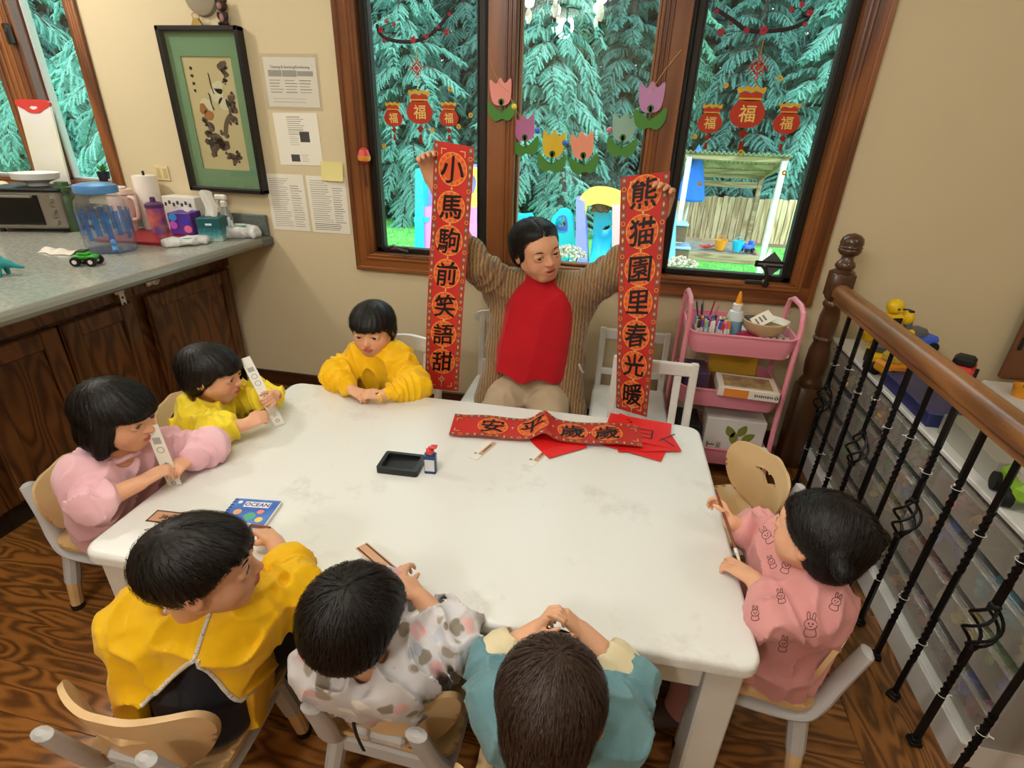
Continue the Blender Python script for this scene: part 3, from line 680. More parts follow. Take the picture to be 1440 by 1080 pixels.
for k, (a, b, lab) in enumerate(((.4, 1.215, 'stained oak base cabinet at the open end of the peninsula'), (1.215, 2.0, 'stained oak base cabinet with the white safety strap'), (2.0, YW-.003, 'stained oak base cabinet against the window wall'))):
    cb = thing('base_cabinet', lab, 'cabinet', (-2.19, (a+b)/2, 0)); w = b-a
    mb = MB(); mb.box((-.315, 0, .485), (.6, w-.002, .77)); mb.box((-.33, 0, .05), (.54, w-.002, .1)); mb.obj('body', M_cab, cb, 0)
    mb = MB(); mb.box((-.006, 0, .8), (.014, w-.004, .13), .003); mb.obj('top_rail', M_cab, cb)
    nd = 2 if w > .7 else 1
    for i in range(nd):
        dw = (w-.06)/nd; cy = -w/2+.03+dw*(i+.5)
        dr = MB(); z0, z1 = .12, .725
        dr.box((.006, cy, (z0+z1)/2), (.018, dw-.014, z1-z0), .004); d = dr.obj('door', M_cab, cb)
        for c, sz in (((.02, cy-dw/2+.045, (z0+z1)/2), (.014, .07, z1-z0)), ((.02, cy+dw/2-.045, (z0+z1)/2), (.014, .07, z1-z0)), ((.02, cy, z0+.035), (.014, dw-.16, .07)), ((.02, cy, z1-.035), (.014, dw-.16, .07))):
            q = MB(); q.box(c, sz, .005); q.obj('door_frame', M_cab, d)
    mb = MB(); mb.box((-.045, 0, .05), (.02, w-.002, .1)); mb.obj('toe_kick', pm('toe_dark', (34, 20, 10), .6), cb)
for y0, lab in ((-4.5, ''),):
    cb = thing('base_cabinet', 'stained oak base cabinet run below the counter window', 'cabinet', (-3.7, 2.3, 0))
    mb = MB(); mb.box((0, .03, .485), (1.6, .64, .77)); mb.box((0, .06, .05), (1.6, .55, .1)); mb.obj('body', M_cab, cb, 0)
    for i in range(3): mb = MB(); mb.box((-.53+.53*i, -.298, .45), (.5, .02, .6), .004); mb.obj('door', M_cab, cb)
M_wpl = pm('white_plastic', (232, 228, 220), .4); M_blk = pm('black_matte', (22, 21, 21), .5)
sf = thing('safety_strap', 'white child safety strap hanging on the oak cabinet', 'safety latch', (0, 0, 0)); xs = -2.19+.005
mb = MB(); mb.box((xs+.012, 1.917, .80), (.014, .05, .06), .012); mb.obj('upper_pad', M_wpl, sf)
mb = MB(); mb.box((xs+.012, 1.924, .60), (.014, .05, .06), .012); mb.obj('lower_pad', M_wpl, sf)
mb = MB(); mb.bar((xs+.017, 1.918, .79), (xs+.017, 1.923, .61), .026, .004, .001, up=(1, 0, 0)); mb.obj('strap', M_wpl, sf)
for k in range(5): mb = MB(); mb.ell((xs+.0195, 1.919+.001*k, .755-.028*k), (.002, .006, .006), 8, 6); mb.obj('slot', M_blk, sf)
mb = MB(); mb.lathe([(.001, 0), (.026, 0), (.024, .012), (.016, .014), (.013, .006), (.001, .006)], 16, TR(-2.185, 2.121, .785) @ Matrix.Rotation(math.pi/2, 4, 'Y')); mb.box((-2.18, 2.085, .78), (.01, .03, .035), .004)
o = mb.obj('safety_catch', M_wpl); tag(o, 'round white safety catch on the corner oak cabinet', 'safety latch')

# ================================================================== the table
TZ = .55; TC = Vector((-.42, 1.248, 0)); TRZ = math.radians(1.4)
def tablemat(name):
    m = pm(name, (238, 234, 224), .34, bump=(5, .03, .002)); nt = m.node_tree; t = NT(nt); b = nt.nodes['Principled BSDF']
    tc = t.n('ShaderNodeTexCoord'); n1 = t.n('ShaderNodeTexNoise'); n1.inputs['Scale'].default_value = 5; n1.inputs['Detail'].default_value = 9; n1.inputs['Roughness'].default_value = .7
    n2 = t.n('ShaderNodeTexNoise'); n2.inputs['Scale'].default_value = 2.2; t.l(tc.outputs['Object'], n1.inputs[0]); t.l(tc.outputs['Object'], n2.inputs[0])
    cr = t.n('ShaderNodeValToRGB'); e = cr.color_ramp.elements; e[0].position = .57; e[0].color = (0, 0, 0, 1); e[1].position = .78; e[1].color = (1, 1, 1, 1); t.l(n1.outputs['Fac'], cr.inputs[0])
    ml = t.n('ShaderNodeMath', operation='MULTIPLY'); t.l(cr.outputs[0], ml.inputs[0]); t.l(n2.outputs['Fac'], ml.inputs[1])
    mx = t.n('ShaderNodeMix', data_type='RGBA'); mx.inputs[6].default_value = lin((233, 234, 231)); mx.inputs[7].default_value = lin((176, 166, 150)); t.l(ml.outputs[0], mx.inputs[0]); t.l(mx.outputs[2], b.inputs['Base Color']); return m
M_tab = tablemat('white_tabletop'); M_tabl = pm('white_leg_paint', (226, 224, 218), .45, var=(7, (218, 214, 206)))
tb = thing('play_table', 'big white painted play table with rounded corners and square legs', 'table', TC, TRZ); TW, TD = 1.575, .972
def slab(mb, w, d, z0, z1, r, rad):
    prof = [(-rad*(1-math.cos(a)), -rad+rad*math.sin(a)) for a in [0, .4, .8, 1.2, math.pi/2]]
    rings = [(0, z0+.004), (0, z1-rad)] + [(-dx_, z1+dz) for dx_, dz in [(-p[0], p[1]) for p in prof[1:]]]
    n = None; base = len(mb.v)
    for off, z in rings:
        pts = rrect(w+2*off, d+2*off, r+off, 5); n = len(pts); mb.v += [(a, b, z) for a, b in pts]
    for i in range(len(rings)-1):
        for k in range(n): mb.f.append((base+i*n+k, base+i*n+(k+1) % n, base+(i+1)*n+(k+1) % n, base+(i+1)*n+k)); mb.mi.append(mb.m)
    mb.f.append(tuple(base+k for k in range(n))[::-1]); mb.mi.append(mb.m); mb.f.append(tuple(base+(len(rings)-1)*n+k for k in range(n))); mb.mi.append(mb.m)
mb = MB(); slab(mb, TW, TD, TZ-.034, TZ, .045, .012); mb.obj('tabletop', M_tab, tb, 50)
for sx in (-1, 1):
    for sy in (-1, 1):
        mb = MB(); mb.box((sx*(TW/2-.06), sy*(TD/2-.06), (TZ-.034)/2), (.075, .075, TZ-.034), .006); mb.obj('leg', M_tabl, tb)
for sy in (-1, 1): mb = MB(); mb.box((0, sy*(TD/2-.045), TZ-.034-.045), (TW-.2, .022, .09), .003); mb.obj('apron', M_tabl, tb)
for sx in (-1, 1): mb = MB(); mb.box((sx*(TW/2-.045), 0, TZ-.034-.045), (.022, TD-.2, .09), .003); mb.obj('apron', M_tabl, tb)

# ================================================================== toddler chairs: bent birch on grey frames
M_birch = wood('birch_ply', (214, 176, 124), (232, 198, 148), 1.0, 'X', .38, 6, 2, .15, .3, randoff=False)
M_gpl = pm('pale_grey_plastic', (196, 196, 198), .45); M_rubber = pm('black_rubber', (20, 20, 20), .7)
def toddler_chair():
    t = thing('toddler_chair', '', 'chair', (0, 0, 0), 0, 'birch toddler chairs around the table')
    sz = .255
    # seat: dished plywood
    out = poly2([(-.145, -.13), (-.15, 0), (-.155, .11), (-.12, .15), (0, .155), (.12, .15), (.155, .11), (.15, 0), (.145, -.13), (0, -.14)], 4)
    mb = MB(); mb.prism(out, .014, TR(0, 0, sz), fn=lambda x, y, z: (x, y, z+.35*x*x*.9+(.9*max(0, y-.1)**2*-1)+(.6*max(0, -y-.08)**2*8)), mx=.025)
    mb.obj('seat', M_birch, t, 40)
    # backrest with a moustache-shaped cut-out
    ob = poly2([(-.10, 0), (-.15, .05), (-.168, .12), (-.15, .175), (-.10, .192), (-.05, .196), (0, .206), (.05, .196), (.10, .192), (.15, .175), (.168, .12), (.15, .05), (.10, 0), (0, -.008)], 4)
    hole = poly2([(-.065, .125), (-.03, .118), (-.012, .105), (0, .10), (.012, .105), (.03, .118), (.065, .125), (.03, .14), (.008, .142), (0, .135), (-.008, .142), (-.03, .14)], 3)
    mb = MB(); M = TR(0, -.138, sz+.045) @ Matrix.Rotation(math.radians(90+10), 4, 'X')
    mb.prism([ob, hole[::-1]], .013, M, fn=lambda x, y, z: (x, y, z-2.2*x*x), mx=.018); mb.obj('backrest', M_birch, t, 40)
    # grey side frames: one piece from the seat bearer up behind the backrest
    for s in (-1, 1):
        pts = [(s*.125, .10, sz-.03), (s*.128, -.02, sz-.035), (s*.13, -.12, sz-.02), (s*.125, -.152, sz+.03), (s*.115, -.175, sz+.10), (s*.11, -.205, sz+.205)]
        sp = spline(pts, 4); mb = MB()
        for i in range(len(sp)-1): pass
        sp.append(sp[-1]+(sp[-1]-sp[-2]).normalized()*.008); mb.tube(sp, [.021+.006*math.sin(i/len(sp)*3.14) for i in range(len(sp)-1)]+[.010], 12, flat=.6); mb.obj('side_frame', M_gpl, t)
        for fy, sl in ((.105, .025), (-.115, -.03)):
            a = Vector((s*.125, fy, sz-.015)); b = Vector((s*.145, fy+sl*.6, .115)); c = Vector((s*.155, fy+sl, .008))
            mb = MB(); mb.tube([a, b], [.024, .023], 10); lg = mb.obj('leg', M_gpl, t)
            mb = MB(); mb.tube([b+(b-c)*.05, c], [.0205, .0175], 10); mb.obj('wooden_foot', M_birch, lg)
            mb = MB(); mb.tube([c+Vector((0, 0, .012)), c-Vector((0, 0, .008))], [.0195, .0195], 10); mb.obj('rubber_tip', M_rubber, lg)
    for yy in (-.12, .105): mb = MB(); mb.box((0, yy, sz-.045), (.25, .02, .05), .006); mb.obj('cross_bar', M_gpl, t)
    mb = MB(); mb.box((0, -.155, sz+.075), (.12, .02, .03), .008); mb.obj('back_bracket', M_gpl, t)
    return t
proto = toddler_chair()
CH = [(-.84, .625, 0.02, 'birch toddler chair under the boy in orange smock with navy shirt'),
      (-.376, .775, -.02, 'birch toddler chair under the child in patterned grey smock'),
      (-.02, .645, 0, 'birch toddler chair under the child in teal sweater'),
      (.46, 1.09, math.pi/2-.1, 'birch toddler chair under the girl in dusty pink rabbit print smock'),
      (.45, 1.63, 1.9, 'empty birch toddler chair beside the pink cart'),
      (-1.50, 1.12, -math.pi/2, 'birch toddler chair under the girl in pale pink smock'),
      (-1.50, 1.575, -math.pi/2, 'birch toddler chair under the child in lemon yellow bib')]
for i, (x, y, rz, lab) in enumerate(CH):
    o = proto if i == 0 else dup(proto); o.location = (x, y, 0); o.rotation_euler = (0, 0, rz); o['label'] = lab

# white painted chairs
M_wch = pm('white_chair_paint', (232, 230, 226), .42, var=(9, (222, 218, 212)))
def white_chair(label, loc, rz, h=.63, w=.34, seat=.31, slats=1, arch=0, group='white wooden chairs'):
    t = thing('white_chair', label, 'chair', loc, rz, group)
    mb = MB(); mb.box((0, 0, seat-.012), (w, w*.95, .024), .01); mb.obj('seat', M_wch, t)
    for sx in (-1, 1):
        mb = MB(); mb.bar((sx*(w/2-.02), -w*.45, 0), (sx*(w/2-.02), -w*.45-.02, seat), .03, .03, .004); mb.bar((sx*(w/2-.02), -w*.45-.02, seat-.01), (sx*(w/2-.02), -w*.45-.07, h), .03, .03, .004); mb.obj('back_leg', M_wch, t)
        mb = MB(); mb.bar((sx*(w/2-.025), w*.42, 0), (sx*(w/2-.025), w*.42, seat-.02), .03, .03, .004); mb.obj('leg', M_wch, t)
        mb = MB(); mb.box((sx*(w/2-.022), 0, seat*.45), (.018, w*.82, .025), .004); mb.obj('stretcher', M_wch, t)
    yb = -w*.45-.065
    if arch:
        mb = MB(); mb.prism(poly2([(-w/2, -.05), (-w/2-.01, 0), (-w/4, .02), (0, .03), (w/4, .02), (w/2+.01, 0), (w/2, -.05), (0, -.035)], 4), .022, TR(0, yb+.011, h) @ Matrix.Rotation(math.pi/2, 4, 'X')); mb.obj('top_rail', M_wch, t)
    else: mb = MB(); mb.box((0, yb, h-.03), (w-.05, .022, .055), .005); mb.obj('top_rail', M_wch, t)
    mb = MB(); mb.box((0, yb+.04, seat+.07), (w-.05, .02, .035), .004); mb.obj('lower_rail', M_wch, t)
    for k in range(slats):
        xk = 0 if slats == 1 else (-.5+k/(slats-1))*(w-.16); mb = MB(); mb.bar((xk, yb+.038, seat+.08), (xk, yb, h-.05), .075 if slats == 1 else .03, .012, .003, up=(0, 1, 0)); mb.obj('slat', M_wch, t)
    return t
white_chair('white wooden chair with slatted back between the scroll and the cart', (.20, 1.86-.02, 0), math.pi, h=.665, w=.35, slats=2)
white_chair('white wooden chair against the wall behind the scroll nearer the cart', (.13, 2.36, 0), math.pi, h=.60, w=.36, slats=1)
white_chair('white wooden chair under the boy in orange smock at the window side', (-.90, 1.93, 0), math.pi, h=.60, w=.33, arch=1, slats=3)
white_chair('white wooden chair under the woman in brown cardigan', (-.42, 2.2, 0), math.pi, h=.66, w=.46, seat=.34, arch=1, slats=3)

# ================================================================== pink cart
M_pink = pm('pink_metal', (238, 150, 168), .4, 0, .5)
ct = thing('utility_cart', 'pink three tier metal utility cart by the newel post', 'cart', (0, 0, 0))
CX0, CX1, CY0, CY1 = .335, .765, 2.22, 2.55
def tray(zb, h, name):
    mb = MB(); w, d = CX1-CX0, CY1-CY0; M = TR((CX0+CX1)/2, (CY0+CY1)/2, 0); r = .05
    ro, ri = rrect(w, d, r, 5), rrect(w-.01, d-.01, r-.005, 5); n = len(ro)
    bo = rrect(w-.03, d-.03, r-.01, 5); bi = rrect(w-.04, d-.04, r-.015, 5); rim = rrect(w+.012, d+.012, r+.006, 5)
    rings = [(bo, zb), (ro, zb+h*.6), (ro, zb+h-.008), (rim, zb+h-.006), (rim, zb+h), (ri, zb+h), (ri, zb+h*.6), (bi, zb+.006)]
    vs = [(a, b, z) for R_, z in rings for a, b in R_]
    fs = [(i*n+k, i*n+(k+1) % n, (i+1)*n+(k+1) % n, (i+1)*n+k) for i in range(len(rings)-1) for k in range(n)]
    fs += [tuple(range(n))[::-1], tuple((len(rings)-1)*n+k for k in range(n))]
    mb.add(vs, fs, M); mb.obj(name, M_pink, ct, 45)
tray(.652, .095, 'tray'); tray(.40, .09, 'tray'); tray(.105, .09, 'tray')
for sx in (CX0-.008, CX1+.008):
    ya, yb2 = CY0+.03, CY1-.03; zt = .865
    pts = [(sx, ya-.03, .07), (sx, ya, .3), (sx, ya+.01, zt-.07), (sx, ya+.03, zt-.02), (sx, ya+.08, zt), (sx, yb2-.08, zt), (sx, yb2-.03, zt-.02), (sx, yb2-.01, zt-.07), (sx, yb2, .3), (sx, yb2+.0, .07)]
    mb = MB(); mb.tube(pts, .011, 8); mb.obj('side_frame', M_pink, ct)
for sx in (CX0+.02, CX1-.02):
    for sy in (CY0+.03, CY1-.03):
        mb = MB(); mb.lathe([(.001, -.012), (.03, -.012), (.032, 0), (.03, .012), (.001, .012)], 14, TR(sx, sy, .032) @ Matrix.Rotation(math.pi/2, 4, 'X')); mb.box((sx, sy, .062), (.03, .034, .03), .004); mb.obj('caster', M_blk, ct)

# ================================================================== stair railing
M_newel = wood('newel_oak', (52, 30, 14), (84, 52, 28), 1.2, 'Z', .35, 7, 2, .4, .3, randoff=False)
M_rail = wood('rail_oak', (104, 64, 30), (150, 98, 52), 1.2, 'Y', .35, 10, 3, .3, .4, randoff=False)
M_iron = pm('black_iron', (16, 15, 15), .42, .4)
RX = .955
rl = thing('stair_railing', 'oak stair railing with black iron balusters and turned newel', 'railing', (0, 0, 0))
mb = MB(); M = TR(RX, 2.50, 0)
mb.box((0, 0, .22), (.095, .095, .44), .004, M)
mb.lathe([(.045, .44), (.05, .45), (.047, .47), (.036, .49), (.042, .51), (.046, .56), (.044, .62), (.035, .66), (.04, .67), (.043, .68), (.036, .69), (.04, .70), (.041, .78), (.034, .82), (.041, .83), (.044, .84), (.036, .855), (.046, .87)], 20, M)
mb.box((0, 0, .925), (.086, .086, .11), .004, M)
mb.lathe([(.044, .975), (.046, .985), (.03, .995), (.036, 1.0), (.04, 1.01), (.034, 1.025), (.024, 1.035), (.023, 1.05), (.036, 1.058), (.044, 1.07), (.045, 1.078), (.042, 1.082), (.046, 1.088), (.042, 1.094), (.045, 1.105), (.04, 1.125), (.026, 1.138), (.001, 1.145)], 20, M); mb.obj('newel_post', M_newel, rl, 50)
prof = [(-.021, .855), (-.021, .872), (-.034, .884), (-.036, .905), (-.028, .925), (-.012, .936), (.012, .936), (.028, .925), (.036, .905), (.034, .884), (.021, .872), (.021, .855)]
mb = MB(); vs = [(RX+a, y, b) for y in (-.6, 2.46) for a, b in prof]; n = len(prof)
mb.add(vs, [(k, (k+1) % n, n+(k+1) % n, n+k) for k in range(n)]+[tuple(range(n))[::-1], tuple(range(n, 2*n))]); mb.obj('handrail', M_rail, rl, 40)
def twist_bar(z0, z1, r, turns):
    mb = MB(); N = max(2, int(abs(turns)*10)); vs = []
    for i in range(N+1):
        a = turns*2*math.pi*i/N; z = z0+(z1-z0)*i/N
        for k in range(4): vs.append((r*1.414*math.cos(a+k*math.pi/2+math.pi/4), r*1.414*math.sin(a+k*math.pi/2+math.pi/4), z))
    mb.add(vs, [(i*4+k, i*4+(k+1) % 4, (i+1)*4+(k+1) % 4, (i+1)*4+k) for i in range(N) for k in range(4)]+[(0, 1, 2, 3), tuple(N*4+k for k in range(4))]); return mb
def baluster_mesh(kind):
    mb = MB(); r = .0068
    mb.box((0, 0, .008), (.032, .032, .016), .004); mb.box((0, 0, .02), (.024, .024, .012), .004)
    if kind == 'basket':
        for a, b, tw in ((0, .2, 0), (.2, .33, 1.5), (.33, .39, 0), (.53, .6, 0), (.6, .72, 1.5), (.72, .87, 0)):
            s = twist_bar(a, b, r, tw); mb.add(s.v, s.f)
        for z in (.392, .528): mb.ell((0, 0, z), (.014, .014, .01), 10, 6)
        for k in range(4):
            pts = []
            for i in range(13):
                t = i/12; rr = .006+.03*math.sin(math.pi*t); a = k*math.pi/2+t*math.pi*1.1; pts.append((rr*math.cos(a), rr*math.sin(a), .395+.13*t))
            mb.tube(pts, .0042, 6)
    else:
        for a, b, tw in ((0, .16, 0), (.16, .34, 2), (.34, .5, 0), (.5, .7, 2.2), (.7, .87, 0)):
            s = twist_bar(a, b, r, tw); mb.add(s.v, s.f)
    return mb.mesh('baluster', M_iron, 30)
BA, BB = baluster_mesh('basket'), baluster_mesh('twist')
for k in range(-8, 11):
    yy = 1.10+.134*k
    if yy > 2.42: break
    o = link('baluster', BA if k % 3 == 0 else BB, rl); o.location = (RX, yy, 0); o.rotation_euler = (0, 0, k*.7)
    for zz in (.21+.03*(k % 3), .67-.04*(k % 2)):
        tie = MB(); tie.tube([(.0135*math.cos(a), .0135*math.sin(a), zz) for a in [j*math.pi/5 for j in range(10)]], .0008, 5, True); tie.box((.016, 0, zz), (.012, .003, .002)); c = tie.obj('cable_tie', M_wpl, o)

# ================================================================== clear-bin toy storage behind the railing
M_stw = pm('storage_white', (226, 224, 222), .4)
M_bin = glassy('clear_bin', (240, 240, 238), .06, alpha_mix=.28, body=(222, 214, 204)); M_lid = glassy('clear_lid', (232, 232, 230), .08, alpha_mix=.12, body=(200, 198, 194))
SX0, SX1, SY0, SY1, SH = 1.035, 1.42, 1.06, 2.60, .655
tsn = thing('toy_storage_rack', 'low white rack holding clear toy bins behind the iron balusters', 'shelf', (0, 0, 0))
for (nm, c, sz) in (('plinth', ((SX0+SX1)/2, (SY0+SY1)/2, .045), (SX1-SX0, SY1-SY0, .09)), ('top_panel', ((SX0+SX1)/2, (SY0+SY1)/2, SH-.008), (SX1-SX0, SY1-SY0, .016)), ('back_panel', (SX1-.006, (SY0+SY1)/2, SH/2), (.012, SY1-SY0, SH))):
    mb = MB(); mb.box(c, sz, .003); mb.obj(nm, M_stw, tsn)
mb = MB(); mb.box((SX0-.006, (SY0+SY1)/2, .045), (.012, SY1-SY0, .094), .003)
for k in range(1, 6): pass
mb.obj('kick_panel', M_stw, tsn)
NR, NC = 4, 5; rh = (SH-.1-.01)/NR; cw = (SY1-SY0)/NC
for c in range(NC+1): mb = MB(); mb.box(((SX0+SX1)/2+.01, SY0+c*cw, (SH+.09)/2), (SX1-SX0-.03, .008, SH-.1), .002); mb.obj('upright', glassy('upright_clear', (225, 225, 225), .08, alpha_mix=.35, body=(220, 218, 214)), tsn)
for r_ in range(1, NR): mb = MB(); mb.box(((SX0+SX1)/2+.01, (SY0+SY1)/2, .093+r_*rh), (SX1-SX0-.03, SY1-SY0-.01, .005), .001); mb.obj('shelf', glassy('shelf_clear', (225, 225, 225), .08, alpha_mix=.3, body=(210, 206, 200)), tsn)
def bin_mesh():
    mb = MB(); w, d, h = cw-.022, SX1-SX0-.045, rh-.026; th = .003
    mb.box((0, 0, th/2), (d, w, th)); mb.box((-d/2, 0, h/2), (th, w, h)); mb.box((d/2, 0, h/2), (th, w, h)); mb.box((0, -w/2, h/2), (d, th, h)); mb.box((0, w/2, h/2), (d, th, h))
    mb.box((-d/2-.004, 0, h-.012), (.012, w, .008), .002); return mb.mesh('tub', M_bin, 0), (w, d, h)
BM, BSZ = bin_mesh()
lm = MB(); lm.box((0, 0, 0), (BSZ[1]+.004, BSZ[0]+.004, .006), .002); LM = lm.mesh('lid', M_lid, 0)
TOYC = [P_red, P_org, P_blu, P_cya, P_yel, P_grn, plastic('lime', (150, 200, 60)), plastic('maroon', (120, 40, 44)), plastic('greyblue', (120, 130, 150)), plastic('rose', (220, 130, 150))]
tr_ = random.Random(21)
pos_words = ['bay next to newel', 'second bay from newel', 'middle bay', 'fourth bay from newel', 'end bay farthest from newel']; row_words = ['bottom row', 'second row', 'third row', 'top row']
TOY_MESH = []
for k, m_ in enumerate(TOYC):
    q = MB(); q.box((0, 0, .016), (.06, .032, .022), .004)
    for a in (-.02, 0, .02):
        for b in (-.008, .008): q.lathe([(.006, .026), (.006, .032), (.001, .032)], 8, TR(a, b, 0))
    TOY_MESH.append(q.mesh('toy_brick', m_, 30))
    q = MB(); q.box((0, 0, .026), (.07, .034, .02), .008); q.box((-.006, 0, .042), (.036, .03, .018), .007)
    for a in (-.022, .022):
        for b in (-.016, .016): q.lathe([(.001, -.004), (.011, -.004), (.011, .004), (.001, .004)], 10, TR(a, b, .012) @ Matrix.Rotation(math.pi/2, 4, 'X'))
    TOY_MESH.append(q.mesh('toy_car', m_, 30))
COLN = ['red', 'orange', 'blue', 'cyan', 'yellow', 'green', 'lime', 'maroon', 'grey blue', 'rose']
for r_ in range(NR):
    for c in range(NC):
        ci = NC-1-c
        b = thing('storage_bin', f'clear toy bin, {row_words[r_]}, {pos_words[c]}', 'bin', ((SX0+SX1)/2-.002, SY0+(ci+.5)*cw, .0965+r_*rh), 0, 'clear bins in the toy rack')
        link('tub', BM, b); l = link('lid', LM, b); l.location = (0, 0, BSZ[2]+.003)
        base_c = tr_.randrange(len(TOYC))
        for k in range(9 if r_ < 3 else 6):
            kc = base_c if tr_.random() < .55 else tr_.randrange(len(TOYC)); kind = tr_.randrange(2)
            o = link('toy_car' if kind else 'toy_brick', TOY_MESH[kc*2+kind]); o.location = (b.location.x-.11+.22*((k % 3)/2)+tr_.uniform(-.02, .02), b.location.y+(-.09+.09*(k//3 % 3))+tr_.uniform(-.015, .015), b.location.z+.004)
            o.rotation_euler = (0, 0, tr_.random()*6.28); s_ = tr_.uniform(.9, 1.5); o.scale = (s_, s_, s_)
            tag(o, f'{COLN[kc]} toy {"car" if kind else "brick"}, {row_words[r_]} bin, {pos_words[c]}', 'toy', f'toys in the clear bins')
# ================================================================== sculpting with signed distance fields
def smin(a, b, k):
    if k <= 0: return np.minimum(a, b)
    h = np.maximum(k-np.abs(a-b), 0)/k; return np.minimum(a, b)-h*h*k*.25
def npv(v): return np.array([v[0], v[1], v[2]], np.float32)
class SDF:
    def __init__(s, h): s.h = h; s.p = []; s.post = None; s.k = .012
    def cone(s, a, b, ra, rb=None, k=None, neg=False, ring=None):
        a, b = npv(a), npv(b); rb = ra if rb is None else rb; r = max(ra, rb); k = s.k if k is None else k
        ba = b-a; bb = float(ba@ba)+1e-12
        def f(X, Y, Z):
            t = np.clip(((X-a[0])*ba[0]+(Y-a[1])*ba[1]+(Z-a[2])*ba[2])/bb, 0, 1)
            rad = ra+t*(rb-ra)
            if ring: rad = rad + ring[0]*(1-2*np.abs(np.sin(ring[1]*t*bb**.5*3.14159+1.6*wob(X, Y, Z, 30, ring[2])))**.8)
            return np.sqrt((X-a[0]-t*ba[0])**2+(Y-a[1]-t*ba[1])**2+(Z-a[2]-t*ba[2])**2)-rad
        if ring: r = r+ring[0]
        s.p.append((np.minimum(a, b)-r, np.maximum(a, b)+r, f, k, neg)); return s
    def chain(s, pts, rs, k=None):
        for i in range(len(pts)-1): s.cone(pts[i], pts[i+1], rs[i], rs[i+1], k)
        return s
    def ell(s, c, r, R=None, k=None, neg=False):
        c = npv(c); r = np.array(r if hasattr(r, '__len__') else (r, r, r), np.float32); k = s.k if k is None else k
        R = np.eye(3, dtype=np.float32) if R is None else np.array(R, np.float32)   # columns = axes
        ext = np.sqrt(((R*r[None, :])**2).sum(1))
        def f(X, Y, Z):
            dx, dy, dz = X-c[0], Y-c[1], Z-c[2]
            u = dx*R[0, 0]+dy*R[1, 0]+dz*R[2, 0]; v = dx*R[0, 1]+dy*R[1, 1]+dz*R[2, 1]; w = dx*R[0, 2]+dy*R[1, 2]+dz*R[2, 2]
            k0 = np.sqrt((u/r[0])**2+(v/r[1])**2+(w/r[2])**2); k1 = np.sqrt((u/r[0]**2)**2+(v/r[1]**2)**2+(w/r[2]**2)**2)+1e-9
            return k0*(k0-1)/k1
        s.p.append((c-ext, c+ext, f, k, neg)); return s
    def arrays(s):
        h = s.h; pos = [p for p in s.p if not p[4]]
        lo = np.min([p[0] for p in pos], 0)-4*h-.02; hi = np.max([p[1] for p in pos], 0)+4*h+.02
        N = np.ceil((hi-lo)/h).astype(int)+1; B = 40; VID, VP, FQ = [], [], []
        def gid(i, j, k): return (i.astype(np.int64)*(N[1]+2)+j)*(N[2]+2)+k
        for bi in range(0, N[0], B):
            for bj in range(0, N[1], B):
                for bk in range(0, N[2], B):
                    o = np.array([bi, bj, bk])-1; b0 = lo+o*h; b1 = b0+(B+2)*h
                    act = [p for p in s.p if np.all(p[0]-p[3]-3*h < b1) and np.all(p[1]+p[3]+3*h > b0)]
                    if not any(not p[4] for p in act): continue
                    ax = [(b0[q]+np.arange(B+3)*h).astype(np.float32) for q in range(3)]
                    X, Y, Z = ax[0][:, None, None], ax[1][None, :, None], ax[2][None, None, :]
                    d = np.full((B+3,)*3, 1.0, np.float32)
                    for plo, phi, f, k, neg in act:
                        m = k+3*h; sl = []
                        for q in range(3):
                            i0 = int(np.searchsorted(ax[q], plo[q]-m)); i1 = int(np.searchsorted(ax[q], phi[q]+m)); sl.append(slice(i0, i1))
                        if any(z.start >= z.stop for z in sl): continue
                        v = f(X[sl[0]], Y[:, sl[1]], Z[:, :, sl[2]]); c = d[sl[0], sl[1], sl[2]]
                        d[sl[0], sl[1], sl[2]] = -smin(-c, v, k) if neg else smin(c, v, k)
                    if s.post is not None and d.min() < .03: d = s.post(X, Y, Z, d)
                    sg = d < 0
                    if not sg.any() or sg.all(): continue
                    n = B+2; cnt = np.zeros((n, n, n), np.float32); acc = np.zeros((3, n, n, n), np.float32)
                    for a in range(3):
                        s0 = [slice(None)]*3; s1 = [slice(None)]*3; s0[a] = slice(0, -1); s1[a] = slice(1, None)
                        d0, d1 = d[tuple(s0)], d[tuple(s1)]; cr = sg[tuple(s0)] != sg[tuple(s1)]
                        t = np.where(cr, d0/np.where(cr, d0-d1, 1), 0); o2 = [q for q in range(3) if q != a]
                        for e0 in (0, 1):
                            for e1 in (0, 1):
                                q = [slice(None)]*3; q[o2[0]] = slice(e0, e0+n); q[o2[1]] = slice(e1, e1+n); q = tuple(q)
                                c = cr[q]; cnt += c; acc[a] += t[q]*c; acc[o2[0]] += e0*c; acc[o2[1]] += e1*c
                    I = np.argwhere(cnt > 0)
                    if not len(I): continue
                    pv = (acc[:, I[:, 0], I[:, 1], I[:, 2]]/cnt[I[:, 0], I[:, 1], I[:, 2]]).T
                    g = I+o+1; VID.append(gid(g[:, 0], g[:, 1], g[:, 2])); VP.append(b0+(I+pv)*h)
                    for a in range(3):
                        s0 = [slice(1, B+1)]*3; s1 = [slice(1, B+1)]*3; s1[a] = slice(2, B+2)
                        c0, c1 = sg[tuple(s0)], sg[tuple(s1)]; E = np.argwhere(c0 != c1)
                        if not len(E): continue
                        fl_ = c0[E[:, 0], E[:, 1], E[:, 2]]; E = E+1; o2 = [(a+1) % 3, (a+2) % 3]; q = []
                        for e0, e1 in ((-1, -1), (0, -1), (0, 0), (-1, 0)):
                            W_ = E.copy(); W_[:, o2[0]] += e0; W_[:, o2[1]] += e1; W_ = W_+o+1; q.append(gid(W_[:, 0], W_[:, 1], W_[:, 2]))
                        q = np.stack(q, 1); q[~fl_] = q[~fl_][:, ::-1]; FQ.append(q)
